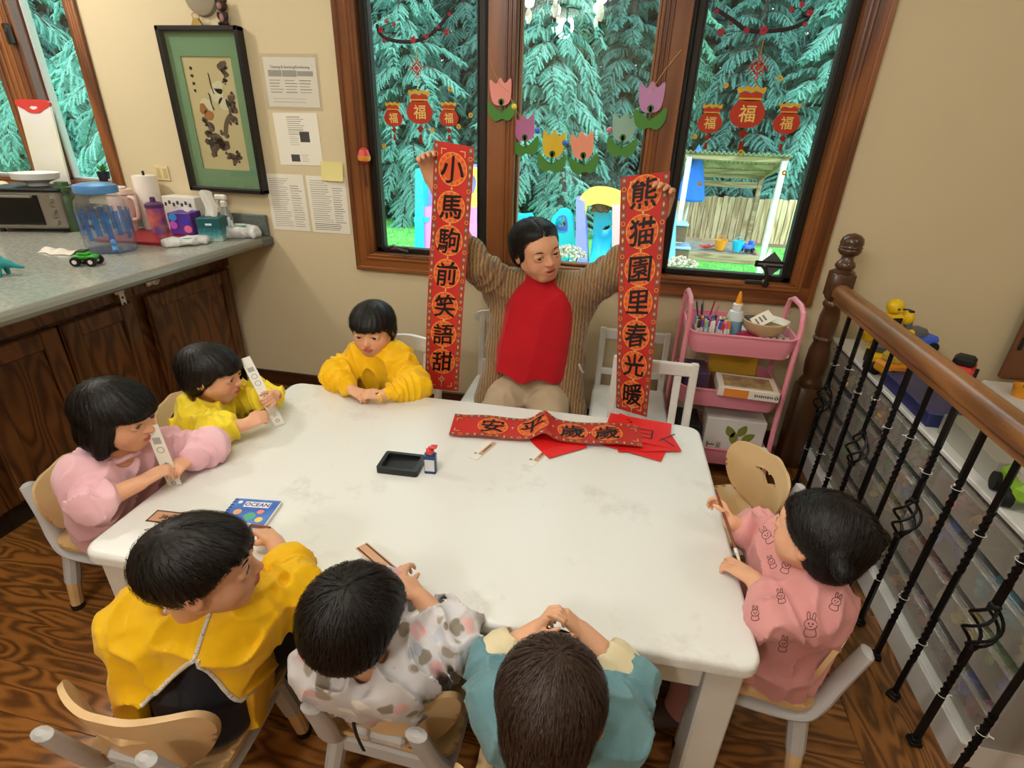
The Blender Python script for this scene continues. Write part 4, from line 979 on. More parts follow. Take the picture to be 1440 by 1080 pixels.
        ids = np.concatenate(VID); vp = np.concatenate(VP); u, ix = np.unique(ids, return_index=True); vp = vp[ix]
        fq = np.searchsorted(u, np.concatenate(FQ)); return vp, fq
    def mesh(s, name, mat, smooth_it=2, colfn=None):
        vp, fq = s.arrays()
        for _ in range(smooth_it):
            acc = np.zeros_like(vp); c = np.zeros(len(vp))
            for a, b in ((0, 1), (1, 2), (2, 3), (3, 0)):
                np.add.at(acc, fq[:, a], vp[fq[:, b]]); np.add.at(c, fq[:, a], 1); np.add.at(acc, fq[:, b], vp[fq[:, a]]); np.add.at(c, fq[:, b], 1)
            vp = vp*.5+.5*acc/np.maximum(c, 1)[:, None]
        me = bpy.data.meshes.new(name); nv, nf = len(vp), len(fq)
        me.vertices.add(nv); me.vertices.foreach_set('co', vp.astype(np.float32).ravel())
        me.loops.add(nf*4); me.loops.foreach_set('vertex_index', fq.astype(np.int32).ravel())
        me.polygons.add(nf); me.polygons.foreach_set('loop_start', np.arange(0, nf*4, 4, dtype=np.int32))
        me.update(calc_edges=True); me.validate()
        me.polygons.foreach_set('use_smooth', np.ones(len(me.polygons), bool)); me.materials.append(mat)
        if colfn is not None and len(me.vertices) == nv:
            ca = me.color_attributes.new('tone', 'FLOAT_COLOR', 'POINT'); ca.data.foreach_set('color', colfn(vp).astype(np.float32).ravel())
        return me
def wob(X, Y, Z, fr, seed, n=4):
    r = np.random.default_rng(seed); out = 0
    for _ in range(n):
        d = r.normal(size=3); d /= np.linalg.norm(d); e = r.normal(size=3); e /= np.linalg.norm(e); p = r.random(2)*6.28
        out = out + np.sin(fr*(X*d[0]+Y*d[1]+Z*d[2])+p[0]+1.3*np.sin(fr*.6*(X*e[0]+Y*e[1]+Z*e[2])+p[1]))
    return out/n
def folds(amp, fr, seed, amp2=0, fr2=150, zs=.5):
    def f(X, Y, Z, d):
        w = wob(X, Y, Z*zs, fr, seed); r_ = 2*(1-np.abs(w))**3-.7; o = d - amp*r_*.9 + amp*.5*wob(X, Y, Z, fr*.45, seed+7)
        if amp2: o = o + amp2*wob(X, Y, Z, fr2, seed+3)
        return o.astype(np.float32)
    return f

# ------------------------------------------------------------------ heads, hands, people
SKIN = pm('skin', (226, 172, 138), .5, attr='tone', sub=.08, spec=.35)
M_eye = pm('eye_white', (236, 230, 224), .15); M_iris = pm('eye_iris', (26, 16, 12), .08); M_brow = pm('brow_hair', (40, 28, 22), .8)
def hairmat(name, c1, c2):
    m = pm(name, c1, .46, spec=.4, var=(160, c2, 5), bump=(700, .4, .001)); return m
M_hairk = hairmat('black_hair', (17, 13, 12), (27, 21, 19)); M_hairb = hairmat('brown_hair', (44, 31, 25), (66, 48, 38))
class Head:
    """local: x = person's right... +x is to the person's left, y forward (nose), z up; unit = chin-to-crown"""
    def __init__(s, c, fwd, up=(0, 0, 1), hh=.2):
        s.c = Vector(c); s.h = hh; s.y = Vector(fwd).normalized(); s.x = s.y.cross(Vector(up)).normalized(); s.z = s.x.cross(s.y)
        s.R = np.array([[s.x.x, s.y.x, s.z.x], [s.x.y, s.y.y, s.z.y], [s.x.z, s.y.z, s.z.z]], np.float32)
    def w(s, x, y, z): return s.c+s.h*(s.x*x+s.y*y+s.z*z)
    def loc(s, X, Y, Z):
        dx, dy, dz = (X-s.c.x)/s.h, (Y-s.c.y)/s.h, (Z-s.c.z)/s.h
        return (dx*s.x.x+dy*s.x.y+dz*s.x.z, dx*s.y.x+dy*s.y.y+dz*s.y.z, dx*s.z.x+dy*s.z.y+dz*s.z.z)
    def ell(s, S, c, r, k=.03, neg=False, rx=0):
        R = s.R
        if rx: R = R @ np.array([[1, 0, 0], [0, math.cos(rx), -math.sin(rx)], [0, math.sin(rx), math.cos(rx)]], np.float32)
        S.ell(s.w(*c), [q*s.h for q in r], R, k*s.h, neg)
    def cone(s, S, a, b, ra, rb, k=.03, neg=False): S.cone(s.w(*a), s.w(*b), ra*s.h, rb*s.h, k*s.h, neg)
def head_sdf(S, hd, adult=False, mouth=0.0, girl=False):
    e = hd.ell; wd = .36 if adult else .385
    e(S, (0, -.06, .13), (wd, .455, .37), .05); 
    e(S, (0, .12, -.10), (.29 if adult else .315, .29, .38), .12)
    e(S, (0, .2, -.36), (.15, .15, .12), .12)
    for q in (-1, 1):
        e(S, (q*.175, .2, -.17), (.13, .15, .15), .1)
        hd.cone(S, (q*.26, .02, -.2), (q*.08, .24, -.39), .09, .08, .1)
    e(S, (0, .30, .12), (.25, .10, .12), .08)
    for q in (-1, 1): e(S, (q*.155, .43, .005), (.085, .07, .05), .06, True)
    hd.cone(S, (0, .375, .02), (0, .455, -.115), .032, .05, .05)
    for q in (-1, 1): e(S, (q*.045, .425, -.13), (.035, .04, .028), .03)
    # lids around the eyeball
    for q in (-1, 1):
        e(S, (q*.155, .335, .0), (.092, .083, .075), .02); e(S, (q*.155, .42, -.004), (.066, .07, .020 if not adult else .017), .012, True)
    # mouth
    e(S, (0, .30, -.255), (.15, .12, .10), .06)
    e(S, (0, .412, -.235), (.085, .034, .02), .015); e(S, (0, .405, -.278-.03*mouth), (.07, .036, .024), .015)
    if mouth: e(S, (0, .44, -.256-.012*mouth), (.06, .08, .016*mouth+.006), .008, True)
    else: e(S, (0, .445, -.256), (.085, .02, .004), .006, True)
    for q in (-1, 1):
        e(S, (q*(wd+.02), -.03, -.02), (.035, .085, .125), .02); e(S, (q*(wd+.055), -.015, -.01), (.02, .045, .075), .012, True)
def face_parts(hd, par, adult=False, gaze=(0, 1, 0), brow=M_brow):
    for q in (-1, 1):
        c = hd.w(q*.155, .338, 0); g = (hd.x*(gaze[0])+hd.y*gaze[1]+hd.z*gaze[2]).normalized(); r = .062*hd.h
        M = Matrix.Translation(c) @ g.to_track_quat('Z', 'Y').to_matrix().to_4x4(); mb = MB()
        n = 16; prof = [math.pi*i/12 for i in range(13)]
        mb.m = 0; mb.ell((0, 0, 0), r, 16, 12, M); mb.m = 1
        mb.lathe([(r*1.02*math.sin(a), r*1.02*math.cos(a)) for a in (.62, .45, .25, .02)], 14, M, cap=False); mb.obj('eye', [M_eye, M_iris], par, 60)
        mb = MB(); zb = .095 if adult else .10
        mb.tube([hd.w(q*.075, .405, zb-.012), hd.w(q*.13, .405, zb+.012), hd.w(q*.19, .375, zb+.012), hd.w(q*.24, .335, zb-.01)], [.010*hd.h, .016*hd.h, .014*hd.h, .006*hd.h], 6, flat=.7); mb.obj('eyebrow', brow, par, 60)
        mb = MB(); mb.tube([hd.w(q*.09, .398, .012), hd.w(q*.125, .41, .028), hd.w(q*.165, .408, .031), hd.w(q*.205, .392, .024), hd.w(q*.23, .37, .008)], .006*hd.h, 5); mb.obj('eyelashes', brow, par, 60)
def skin_col(hd, base=(224, 170, 136), lip=(190, 100, 92)):
    b = np.array(lin(base)[:3]); l_ = np.array(lin(lip)[:3]); red = np.array(lin((222, 140, 116))[:3])
    def f(vp):
        x, y, z = hd.loc(vp[:, 0], vp[:, 1], vp[:, 2]); n = len(vp); col = np.tile(b, (n, 1))
        sm = lambda d, w: np.clip(1-d/w, 0, 1)
        ck = np.maximum(sm(np.sqrt((np.abs(x)-.19)**2+(y-.3)**2+(z+.14)**2), .17), sm(np.sqrt(x**2+(y-.48)**2+(z+.12)**2), .1))[:, None]*.6
        col = col*(1-ck)+red*ck
        er = sm(np.sqrt((np.abs(x)-.41)**2+(y+.02)**2+(z+.02)**2), .12)[:, None]*.5; col = col*(1-er)+red*er
        lp = (np.clip(1.4-np.sqrt((x/.085)**2+((z+.257)/.042)**2), 0, .4)/.4*(y > .35))[:, None]; col = col*(1-lp)+l_*lp
        col = col*(1+.05*wob(vp[:, 0], vp[:, 1], vp[:, 2], 90, 5))[:, None]
        return np.concatenate([col, np.ones((n, 1))], 1)
    return f
def hand_sdf(S, w, fd, bn, L, curl=(.5, .55, .6, .65), thumb=1, side=1, tcurl=.4, spread=.06, point=None):
    """w wrist, fd finger direction, bn back-of-hand normal, side +1 -> thumb on +x (fd x bn)"""
    w = Vector(w); y = Vector(fd).normalized(); x = y.cross(Vector(bn)).normalized()*side; z = x.cross(y)*side
    P = lambda a, b, c: w+(x*a+y*b+z*c)*L
    k = .02*L
    S.cone(P(0, -.08, 0), P(0, .12, 0), .125*L, .13*L, .05*L)
    for i, xi in enumerate((.155, .055, -.05, -.15)):
        S.cone(P(xi*.75, .10, 0), P(xi, .46, .0), .10*L, .072*L, .05*L)
        fl_ = (.94, 1.03, .96, .78)[i]; cu = curl[i]; p = P(xi, .47, .01); a = 0
        for j, (sl, r0, r1) in enumerate(((.235, .062, .056), (.155, .055, .050), (.12, .049, .042))):
            a += cu*(.8 if j == 0 else 1.1)*1.15
            d = (y*math.cos(a)-z*math.sin(a)+x*(spread*(1.5-i)*math.cos(a))).normalized(); q = p+d*(sl*fl_*L); S.cone(p, q, r0*L, r1*L, .012*L); p = q
    p = P(.13, .14, -.04); d = (x*.72+y*.62-z*.38).normalized()
    for j, (sl, r0, r1) in enumerate(((.2, .085, .066), (.16, .064, .058), (.12, .056, .044))):
        q = p+d*(sl*L); S.cone(p, q, r0*L, r1*L, .03*L); p = q; d = (d-x*tcurl*.75+y*.12-z*.14*tcurl).normalized()
def hair_mesh(hd, style, mat, par, n=900, length=.35, extra=None, lift=.004, seed=1):
    S = SDF(.0042 if hd.h < .22 else .0046); S.k = .02
    if style == 'boy':
        hd.ell(S, (0, -.075, .14), (.425, .50, .405)); hd.ell(S, (0, -.2, -.16), (.33, .27, .30), .1); zl = ([-.6, -.3, -.12, .02, .16, .24, .5], [-.50, -.48, -.26, .03, .12, .28, .30])
    elif style == 'boyfull':
        hd.ell(S, (0, -.075, .15), (.445, .53, .425)); hd.ell(S, (0, .16, .22), (.34, .30, .25)); zl = ([-.6, -.3, -.12, .03, .16, .28, .5], [-.40, -.38, -.24, .0, .08, .16, .17])
    elif style == 'bob':
        hd.ell(S, (0, -.08, .14), (.46, .53, .43)); hd.ell(S, (0, -.13, -.22), (.46, .42, .34), .1)
        for q in (-1, 1): hd.cone(S, (q*.40, .0, .05), (q*.42, .04, -.36), .10, .10, .08)
        hd.ell(S, (0, .2, .16), (.36, .28, .24)); zl = ([-.6, -.3, .0, .12, .2, .3, .5], [-.50, -.50, -.48, -.40, .06, .10, .11])
    elif style == 'bowl':
        hd.ell(S, (0, -.08, .14), (.455, .525, .425)); hd.ell(S, (0, -.14, -.10), (.43, .40, .30), .1); hd.ell(S, (0, .2, .17), (.35, .28, .24)); zl = ([-.6, -.3, -.05, .08, .2, .3, .5], [-.40, -.38, -.26, -.06, .07, .12, .13])
    elif style == 'part':      # long hair combed flat from a centre parting, tied behind
        hd.ell(S, (0, -.09, .135), (.43, .51, .40)); hd.ell(S, (0, -.22, -.06), (.39, .33, .33), .1); hd.cone(S, (0, -.58, -.12), (0, -.62, -.2), .10, .09, .08)
        zl = None
    elif style == 'tails':
        hd.ell(S, (0, -.085, .14), (.445, .52, .42)); hd.ell(S, (0, -.2, -.12), (.40, .33, .30), .1)
        for q in (-1, 1): hd.cone(S, (q*.34, -.34, .12), (q*.47, -.46, .06), .09, .085, .03)
        zl = ([-.6, -.3, -.05, .04, .16, .26, .5], [-.40, -.38, -.26, -.02, .06, .22, .24])
    if extra: extra(S)
    def post(X, Y, Z, d):
        x, y, z = hd.loc(X, Y, Z)
        if style == 'part':
            zc = np.interp(y+0*x+0*z, [-.6, -.3, -.1, .02, .12, .22, .5], [-.36, -.36, -.26, -.14, -.02, .22, .34])
            hl = zc - .30*np.clip(.16-np.abs(x), -.1, .16)*0 + .0
            cut = np.maximum(hl-z, (y-(.34-.95*np.abs(x)*np.abs(x)*2.0)) )   # rounded hairline, higher in the middle
            groove = .03*np.exp(-(x/.014)**2)*(z > .1); d = d+groove*hd.h
        else:
            yy = y + .03*wob(X*0+X, Y, Z, 120, seed)
            hl = np.interp(yy+0*x, zl[0], zl[1]).astype(np.float32); cut = hl+.018*wob(X, Y, Z, 260, seed+1)-z
        if style == 'tails': d = d+(.02*np.exp(-(x/.013)**2)*(z > .05)*(y < .2))*hd.h
        az = np.arctan2(x, y+.25); st = np.sin(az*46+3*np.sin(z*9+seed)+2*np.sin(az*7))
        d = d+.0011*st
        h_ = cut*hd.h*.8; k = .012; hh = np.maximum(k-np.abs(d-h_), 0)/k; return (np.maximum(d, h_)+hh*hh*k*.25).astype(np.float32)
    S.post = post
    me = S.mesh('hair', mat, 1); ho = link('hair', me, par)
    # loose strands laid over the cap
    r = random.Random(seed); bvh = BVHTree.FromPolygons([v.co for v in me.vertices], [tuple(p.vertices) for p in me.polygons]); nv = len(me.vertices)
    mb = MB(); crown = hd.w(0.03, -.2, .55)
    for i in range(n):
        p = me.vertices[r.randrange(nv)].co.copy(); lx, ly, lz = hd.loc(p.x, p.y, p.z)
        L = length*hd.h*r.uniform(.5, 1.2); steps = 6; pts = []; wdt = r.uniform(.0005, .0012); off = lift*r.uniform(.1, 1)
        for k in range(steps+1):
            loc_, nor, _, _ = bvh.find_nearest(p)
            if loc_ is None: break
            q = loc_+nor*(off+.0006*k*r.random()); pts.append((q, nor))
            lx, ly, lz = hd.loc(p.x, p.y, p.z)
            if style == 'part': f = hd.x*(1.0 if lx > 0 else -1.0)*max(.2, .8-abs(lx)*1.2) - hd.y*.55 - hd.z*(.3+.4*abs(lx))
            elif style == 'tails': f = hd.x*(1 if lx > 0 else -1)*.7 - hd.y*.35 - hd.z*.35
            else: f = (p-crown).normalized()*.7 - hd.z*(.35 if lz < .25 else 0) + (hd.y*.25 if (lz > .25 and style != 'boy') else hd.y*.0)
            f = f+Vector((r.uniform(-.25, .25), r.uniform(-.25, .25), r.uniform(-.25, .25))); f = f-nor*f.dot(nor)
            if f.length < 1e-4: break
            p = loc_+f.normalized()*(L/steps)
        if len(pts) < 4: continue
        b0 = len(mb.v)
        for k, (q, nor) in enumerate(pts):
            t = (pts[min(k+1, len(pts)-1)][0]-pts[max(k-1, 0)][0]); sd = t.cross(nor)
            if sd.length < 1e-7: sd = hd.x
            sd = sd.normalized()*wdt*(1-.7*k/len(pts)); mb.v += [tuple(q-sd), tuple(q+sd)]
        for k in range(len(pts)-1): mb.f.append((b0+2*k, b0+2*k+1, b0+2*k+3, b0+2*k+2)); mb.mi.append(0)
    so = mb.obj('hair_strands', mat, ho, 0, False); so['kind'] = 'stuff'
    return ho
def bvh_of(o): me = o.data; return BVHTree.FromPolygons([v.co for v in me.vertices], [tuple(p.vertices) for p in me.polygons])
CAM = Vector((0, 0, H))
def on_surf(bvh, px, py, off=.0015):
    d = ray(px, py).normalized(); l_, n_, _, _ = bvh.ray_cast(CAM, d)
    if l_ is None: return None
    if n_.dot(d) > 0: n_ = -n_
    return l_+n_*off
def cord_on(bvh, pix, r, mat, name, par, n=6, closed=False, off=.0015, flat=1.0):
    """a seam, piping or printed line that lies on a garment along the given sight lines"""
    pts = [on_surf(bvh, q.x, q.y, off) for q in spline([(a, b, 0) for a, b in pix], n, closed)]; pts = [q for q in pts if q is not None]
    runs = [[]]
    for q in pts:
        if runs[-1] and (q-runs[-1][-1]).length > .03: runs.append([])
        runs[-1].append(q)
    mb = MB(); ok = False
    for R_ in runs:
        if len(R_) > 2: mb.tube(R_, r, 6, flat=flat); ok = True
    return mb.obj(name, mat, par, 60) if ok else None
class Person:
    def __init__(s, label, base, adult=False, group=None):
        s.t = thing('person', label, 'person', base, 0, group); s.base = Vector(base); s.inv = base; s.adult = adult
    def fin(s):
        for c in s.t.children: c.matrix_parent_inverse = Matrix.Translation(-s.base)
def kid(label, head, fwd, up, hh, neck, shA, elA, wrA, shB, elB, wrB, pelvis, kneeA, kneeB, footA, footB, hands, hair, hairmat_=None, mouth=0, sleeve_cut=.55,
        smock=None, trousers=None, base=None, adult=False, skin=(226, 172, 138), strands=900, hlen=.35, voxel=.0026, hextra=None, sleeve_r=(.050, .052, .036), torso_r=(.078, .092), fold=(.006, 42), shoe=(90, 80, 76), seed=1, legs=True, smock_extra=None, smock_post=None, collar=None, gaze=(0, 1, 0), armr=(.032, .028, .020)):
    """A = person's right arm, B = left arm; all points in world metres"""
    V_ = lambda q: Vector(q); head, neck, pelvis = V_(head), V_(neck), V_(pelvis); shA, elA, wrA, shB, elB, wrB = map(V_, (shA, elA, wrA, shB, elB, wrB))
    base = base or (pelvis.x, pelvis.y, 0); P = Person(label, base, adult); t = P.t; hd = Head(head, fwd, up, hh); f = 1.55 if adult else 1
    S = SDF(voxel); S.k = .02*f; head_sdf(S, hd, adult, mouth)
    S.cone(hd.w(0, -.13, -.22), neck, .20*hh+.012*f, .038*f if not adult else .05, .02*f)
    for sh in (shA, shB): S.cone(neck, sh, .036, .036, .03); S.cone(sh, pelvis.lerp(neck, .45), .040, .045, .03)
    for sh, el, wr in ((shA, elA, wrA), (shB, elB, wrB)): S.cone(sh, el, armr[0]*f, armr[1]*f, .01); S.cone(el, wr, armr[1]*f*1.03, armr[2]*f, .01)
    S.k = .006
    for h_ in hands: hand_sdf(S, **h_)
    bo = link('body', S.mesh('body', SKIN, 1, skin_col(hd, skin)), t); face_parts(hd, t, adult, gaze)
    # garment: torso and sleeves
    if smock:
        S = SDF(.0042); S.k = .03; hipA = pelvis+(shA-shB).normalized()*.035*f; hipB = pelvis-(shA-shB).normalized()*.035*f
        for sh, hp in ((shA, hipA), (shB, hipB)):
            S.cone(sh.lerp(neck, .35), hp, torso_r[0], torso_r[1], .04)
            S.cone(neck.lerp(sh, .15)-(neck-pelvis).normalized()*.02, sh, .046*f, sleeve_r[0]*1.02, .03)
        sc2 = sleeve_cut if hasattr(sleeve_cut, '__len__') else (sleeve_cut, sleeve_cut)
        for sh, el, wr, scut in ((shA, elA, wrA, sc2[0]), (shB, elB, wrB, sc2[1])):
            c = el.lerp(wr, scut); S.cone(sh, el, sleeve_r[0], sleeve_r[1], .03, ring=(.0085, 30, seed)); S.cone(el, c, sleeve_r[1], sleeve_r[2], .02, ring=(.008, 40, seed+1))
            S.cone(c.lerp(el, .08), c+(wr-el).normalized()*.006, sleeve_r[2]*.92, sleeve_r[2]*.98, .004)
        if smock_extra: smock_extra(S)
        ny = (neck-pelvis).normalized(); S.cone(neck+ny*.03, neck+ny*.12, .045*f, .06*f, .01, True)
        S.post = folds(fold[0], fold[1], seed, fold[0]*.12, 170)
        if smock_post: pf_ = S.post; S.post = lambda X, Y, Z_, d: smock_post(X, Y, Z_, pf_(X, Y, Z_, d))
        so = link('smock' if not adult else 'sweater', S.mesh('smock', smock, 1), t)
        if collar:
            ax = (hd.w(0, -.13, -.25)-neck).normalized(); xx = ax.cross(Vector((0, 1, .3))).normalized(); yy = ax.cross(xx); mb = MB(); c0 = neck+ax*.012
            mb.tube([c0+(xx*math.cos(a)+yy*math.sin(a))*(.05+.002*math.sin(a*9)) + ax*.004*math.sin(a*7) for a in [k*math.pi/16 for k in range(32)]], .009, 8, True); mb.obj('collar', collar, t, 60)
    else: so = None
    if trousers and legs:
        S = SDF(.006); S.k = .03
        for kn, ft, sgn in ((kneeA, footA, 1), (kneeB, footB, -1)):
            hp = pelvis+(shA-shB).normalized()*.05*f*sgn; S.cone(hp, kn, .062*f, .05*f); S.cone(kn, V_(ft)+Vector((0, 0, .05)), .048*f, .036*f)
        S.cone(pelvis, pelvis+Vector((0, 0, .1)), .09*f if not adult else .11, .08*f)
        S.post = folds(.004, 38, seed+3); link('trousers', S.mesh('trousers', trousers, 1), t)
        fy = Vector((fwd[0], fwd[1], 0)).normalized()
        for ft, kn in ((footA, kneeA), (footB, kneeB)):
            d = (V_(kn)-pelvis); d.z = 0; d.normalize(); R = np.array([[d.y, d.x, 0], [-d.x, d.y, 0], [0, 0, 1]], np.float32)
            S = SDF(.004); S.k = .02; S.ell(V_(ft)+d*.03*f+Vector((0, 0, .022*f)), (.034*f, .07*f, .026*f), R); S.cone(V_(ft)+Vector((0, 0, .03)), V_(ft)+Vector((0, 0, .06*f)), .032*f, .03*f); link('shoe', S.mesh('shoe', pm('shoe_%d_%d_%d' % shoe, shoe, .7), 1), t)
    ho = hair_mesh(hd, hair, hairmat_ or M_hairk, t, strands, hlen, hextra, seed=seed)
    return P, hd, bo, so, ho
# ================================================================== the people round the table
def cloth(name, c, c2=None, rough=.8, sheen=.15, bump=(500, .15, .0006)): return pm(name, c, rough, var=(7, c2) if c2 else None, bump=bump, sheen=sheen, spec=.25)
Z = atz
C_org = cloth('orange_smock', (250, 200, 14), (244, 188, 8), .55); C_lem = cloth('lemon_smock', (246, 222, 52), (240, 212, 40), .5)
C_pnk = cloth('pale_pink_smock', (240, 196, 206), (236, 186, 198)); C_dus = cloth('dusty_pink_smock', (222, 158, 156), (214, 148, 148)); C_teal = cloth('teal_sweater', (116, 156, 164), (98, 140, 150), .9, bump=(260, .5, .0015))
C_navy = cloth('navy_shirt', (24, 26, 40)); C_khk = cloth('khaki_trousers', (192, 172, 144), (180, 160, 132)); C_red = cloth('red_sweater', (196, 20, 34), (184, 16, 30), .8, bump=(420, .3, .001)); C_grt = cloth('grey_trousers', (150, 150, 142), (126, 130, 118)); C_cream = cloth('cream_cuff', (226, 212, 176)); C_wht = cloth('white_cotton', (226, 222, 214)); C_dk = cloth('dark_trousers', (58, 56, 62))
def knit(name, c1, c2):
    m = pm(name, c1, .9, spec=.2, sheen=.3); nt = m.node_tree; t = NT(nt); b = nt.nodes['Principled BSDF']
    tc = t.n('ShaderNodeTexCoord'); w = t.n('ShaderNodeTexWave', wave_type='BANDS', bands_direction='X'); w.inputs['Scale'].default_value = 24; w.inputs['Distortion'].default_value = 2.5; w.inputs['Detail'].default_value = 3; w.inputs['Detail Scale'].default_value = 2.5
    n = t.n('ShaderNodeTexNoise'); n.inputs['Scale'].default_value = 190; t.l(tc.outputs['Object'], w.inputs[0]); t.l(tc.outputs['Object'], n.inputs[0])
    mx = t.n('ShaderNodeMath', operation='MULTIPLY_ADD'); mx.inputs[1].default_value = .5; t.l(n.outputs['Fac'], mx.inputs[0]); t.l(w.outputs['Fac'], mx.inputs[2])
    cr = t.n('ShaderNodeValToRGB'); cr.color_ramp.elements[0].color = lin(c2); cr.color_ramp.elements[1].color = lin(c1); cr.color_ramp.elements[0].position = .2; cr.color_ramp.elements[1].position = .8; t.l(mx.outputs[0], cr.inputs[0]); t.l(cr.outputs[0], b.inputs['Base Color'])
    bp = t.n('ShaderNodeBump'); bp.inputs['Strength'].default_value = .8; bp.inputs['Distance'].default_value = .004; t.l(mx.outputs[0], bp.inputs['Height']); t.l(bp.outputs[0], b.inputs['Normal']); return m
C_knit = knit('brown_knit', (164, 132, 92), (112, 86, 56))
def printcloth(name, base, blobs, scale):
    """pale cloth with a scatter of soft animal-like blobs"""
    m = pm(name, base, .75, spec=.25, bump=(500, .12, .0006)); nt = m.node_tree; t = NT(nt); b = nt.nodes['Principled BSDF']
    tc = t.n('ShaderNodeTexCoord'); ns = t.n('ShaderNodeTexNoise'); ns.inputs['Scale'].default_value = scale*.9; t.l(tc.outputs['Object'], ns.inputs[0])
    vm = t.n('ShaderNodeVectorMath', operation='MULTIPLY_ADD'); vm.inputs[1].default_value = (.045,)*3; t.l(ns.outputs['Color'], vm.inputs[0]); t.l(tc.outputs['Object'], vm.inputs[2])
    v = t.n('ShaderNodeTexVoronoi'); v.inputs['Scale'].default_value = scale; t.l(vm.outputs[0], v.inputs[0])
    cr = t.n('ShaderNodeValToRGB'); cr.color_ramp.interpolation = 'CONSTANT'; e = cr.color_ramp.elements
    while len(e) < len(blobs): e.new(.5)
    for k, c in enumerate(blobs): e[k].position = k/len(blobs); e[k].color = lin(c)
    sp = t.n('ShaderNodeSeparateColor'); t.l(v.outputs['Color'], sp.inputs[0]); t.l(sp.outputs[0], cr.inputs[0])
    ed = t.n('ShaderNodeValToRGB'); ed.color_ramp.interpolation = 'CONSTANT'; q = ed.color_ramp.elements; q[0].color = (0, 0, 0, 1); q[1].position = .36; q[1].color = (.5, .5, .5, 1); z = q.new(.42); z.color = (1, 1, 1, 1)
    t.l(v.outputs['Distance'], ed.inputs[0])
    mx = t.n('ShaderNodeMix', data_type='RGBA'); t.l(ed.outputs[0], mx.inputs[0]); t.l(cr.outputs[0], mx.inputs[6]); mx.inputs[7].default_value = lin(base); t.l(mx.outputs[2], b.inputs['Base Color']); return m
C_gry = printcloth('animal_print_smock', (212, 210, 214), [(168, 158, 146), (196, 198, 208), (232, 188, 190), (180, 182, 194), (240, 238, 236), (150, 140, 128)], 24)
C_grp = printcloth('floral_trousers', (196, 196, 188), [(120, 128, 118), (170, 150, 140), (214, 210, 200)], 60)
def legs(pel, d, side, kd=.17, z=.30, fz=.03, spread=.06):
    d = Vector((d[0], d[1], 0)).normalized(); s = Vector((d.y, -d.x, 0)); p = Vector(pel)
    kA = p+d*kd+s*spread; kB = p+d*kd-s*spread; kA.z = kB.z = z; fA = kA+d*.03; fB = kB+d*.03; fA.z = fB.z = fz
    return dict(kneeA=kA, kneeB=kB, footA=fA, footB=fB)
def hnd(w, to, bn, L, side, **k): return dict(w=w, fd=Vector(to)-Vector(w), bn=bn, L=L, side=side, **k)
KL = .098
# --- boy at the window side in an orange smock
wA, wB = V(-.925, 1.632, .590), V(-.80, 1.622, .588)
K1, h1, b1, s1, _ = kid('small child in orange smock sitting at the table under the window pane nearest the notices', Z(524, 463, .757), (.12, -1, -.12), (0, 0, 1), .197, (-.91, 1.86, .645),
    (-1.01, 1.85, .61), (-1.05, 1.735, .59), wA, (-.81, 1.85, .61), (-.715, 1.73, .588), wB, (-.9, 1.945, .375), **legs((-.9, 1.94, .38), (0, -1), 1, .15, .345),
    hands=[hnd(wA, V(-.865, 1.605, .585), (-.2, -.3, 1), KL, -1, curl=(.55, .6, .65, .7)), hnd(wB, V(-.87, 1.60, .60), (.2, -.5, 1), KL, 1, curl=(.6, .65, .7, .7))],
    hair='bowl', smock=C_org, trousers=C_dk, sleeve_cut=.8, collar=C_org, seed=11, fold=(0.0105, 57), sleeve_r=(.052, .058, .034))
# --- child in lemon yellow with the paper strip
wA, wB = V(-1.112, 1.278, .612), V(-1.105, 1.435, .64)
K2, h2, b2, s2, _ = kid('child in lemon yellow bib smock holding up a white paper strip beside the oak cabinet', Z(299, 526, .715), (.93, .22, -.12), (-.1, 0, 1), .193, (-1.345, 1.39, .605),
    (-1.325, 1.30, .575), (-1.195, 1.235, .600), wA, (-1.33, 1.48, .575), (-1.21, 1.505, .595), wB, (-1.46, 1.50, .345), **legs((-1.46, 1.5, .345), (1, 0), 1),
    hands=[hnd(wA, Z(371, 585, .635), (-.3, -1, .4), KL, -1, curl=(.65, .7, .75, .8), tcurl=.6), hnd(wB, Z(378, 568, .66), (.6, .8, .3), KL, 1, curl=(.6, .7, .7, .8), tcurl=.6)],
    hair='bowl', smock=C_lem, trousers=C_dk, sleeve_cut=(.28, .5), collar=cloth('grey_collar', (170, 172, 178)), seed=12, fold=(0.0105, 62), sleeve_r=(.052, .054, .046))
# --- girl in pale pink with the paper strip
wA, wB = V(-1.185, .938, .612), V(-1.152, 1.082, .605)
K3, h3, b3, s3, _ = kid('girl in pale pink smock with a black bob holding a white paper strip', Z(167, 585, .77), (.95, .12, -.16), (0, 0, 1), .186, (-1.30, .995, .645),
    (-1.345, .92, .60), (-1.25, .862, .592), wA, (-1.315, 1.11, .605), (-1.15, 1.145, .605), wB, (-1.47, 1.07, .345), **legs((-1.47, 1.07, .345), (1, 0), 1),
    hands=[hnd(wA, Z(226, 662, .625), (-.1, -.5, 1), KL*1.05, -1, curl=(.35, .4, .45, .5), tcurl=.5), hnd(wB, Z(247, 658, .61), (.5, .2, 1), KL, 1, curl=(.5, .55, .6, .65), tcurl=.5)],
    hair='bob', smock=C_pnk, trousers=C_grp, sleeve_cut=(.22, .62), collar=C_pnk, seed=13, fold=(0.0090, 55), strands=2600, hlen=.6, sleeve_r=(.047, .052, .040))
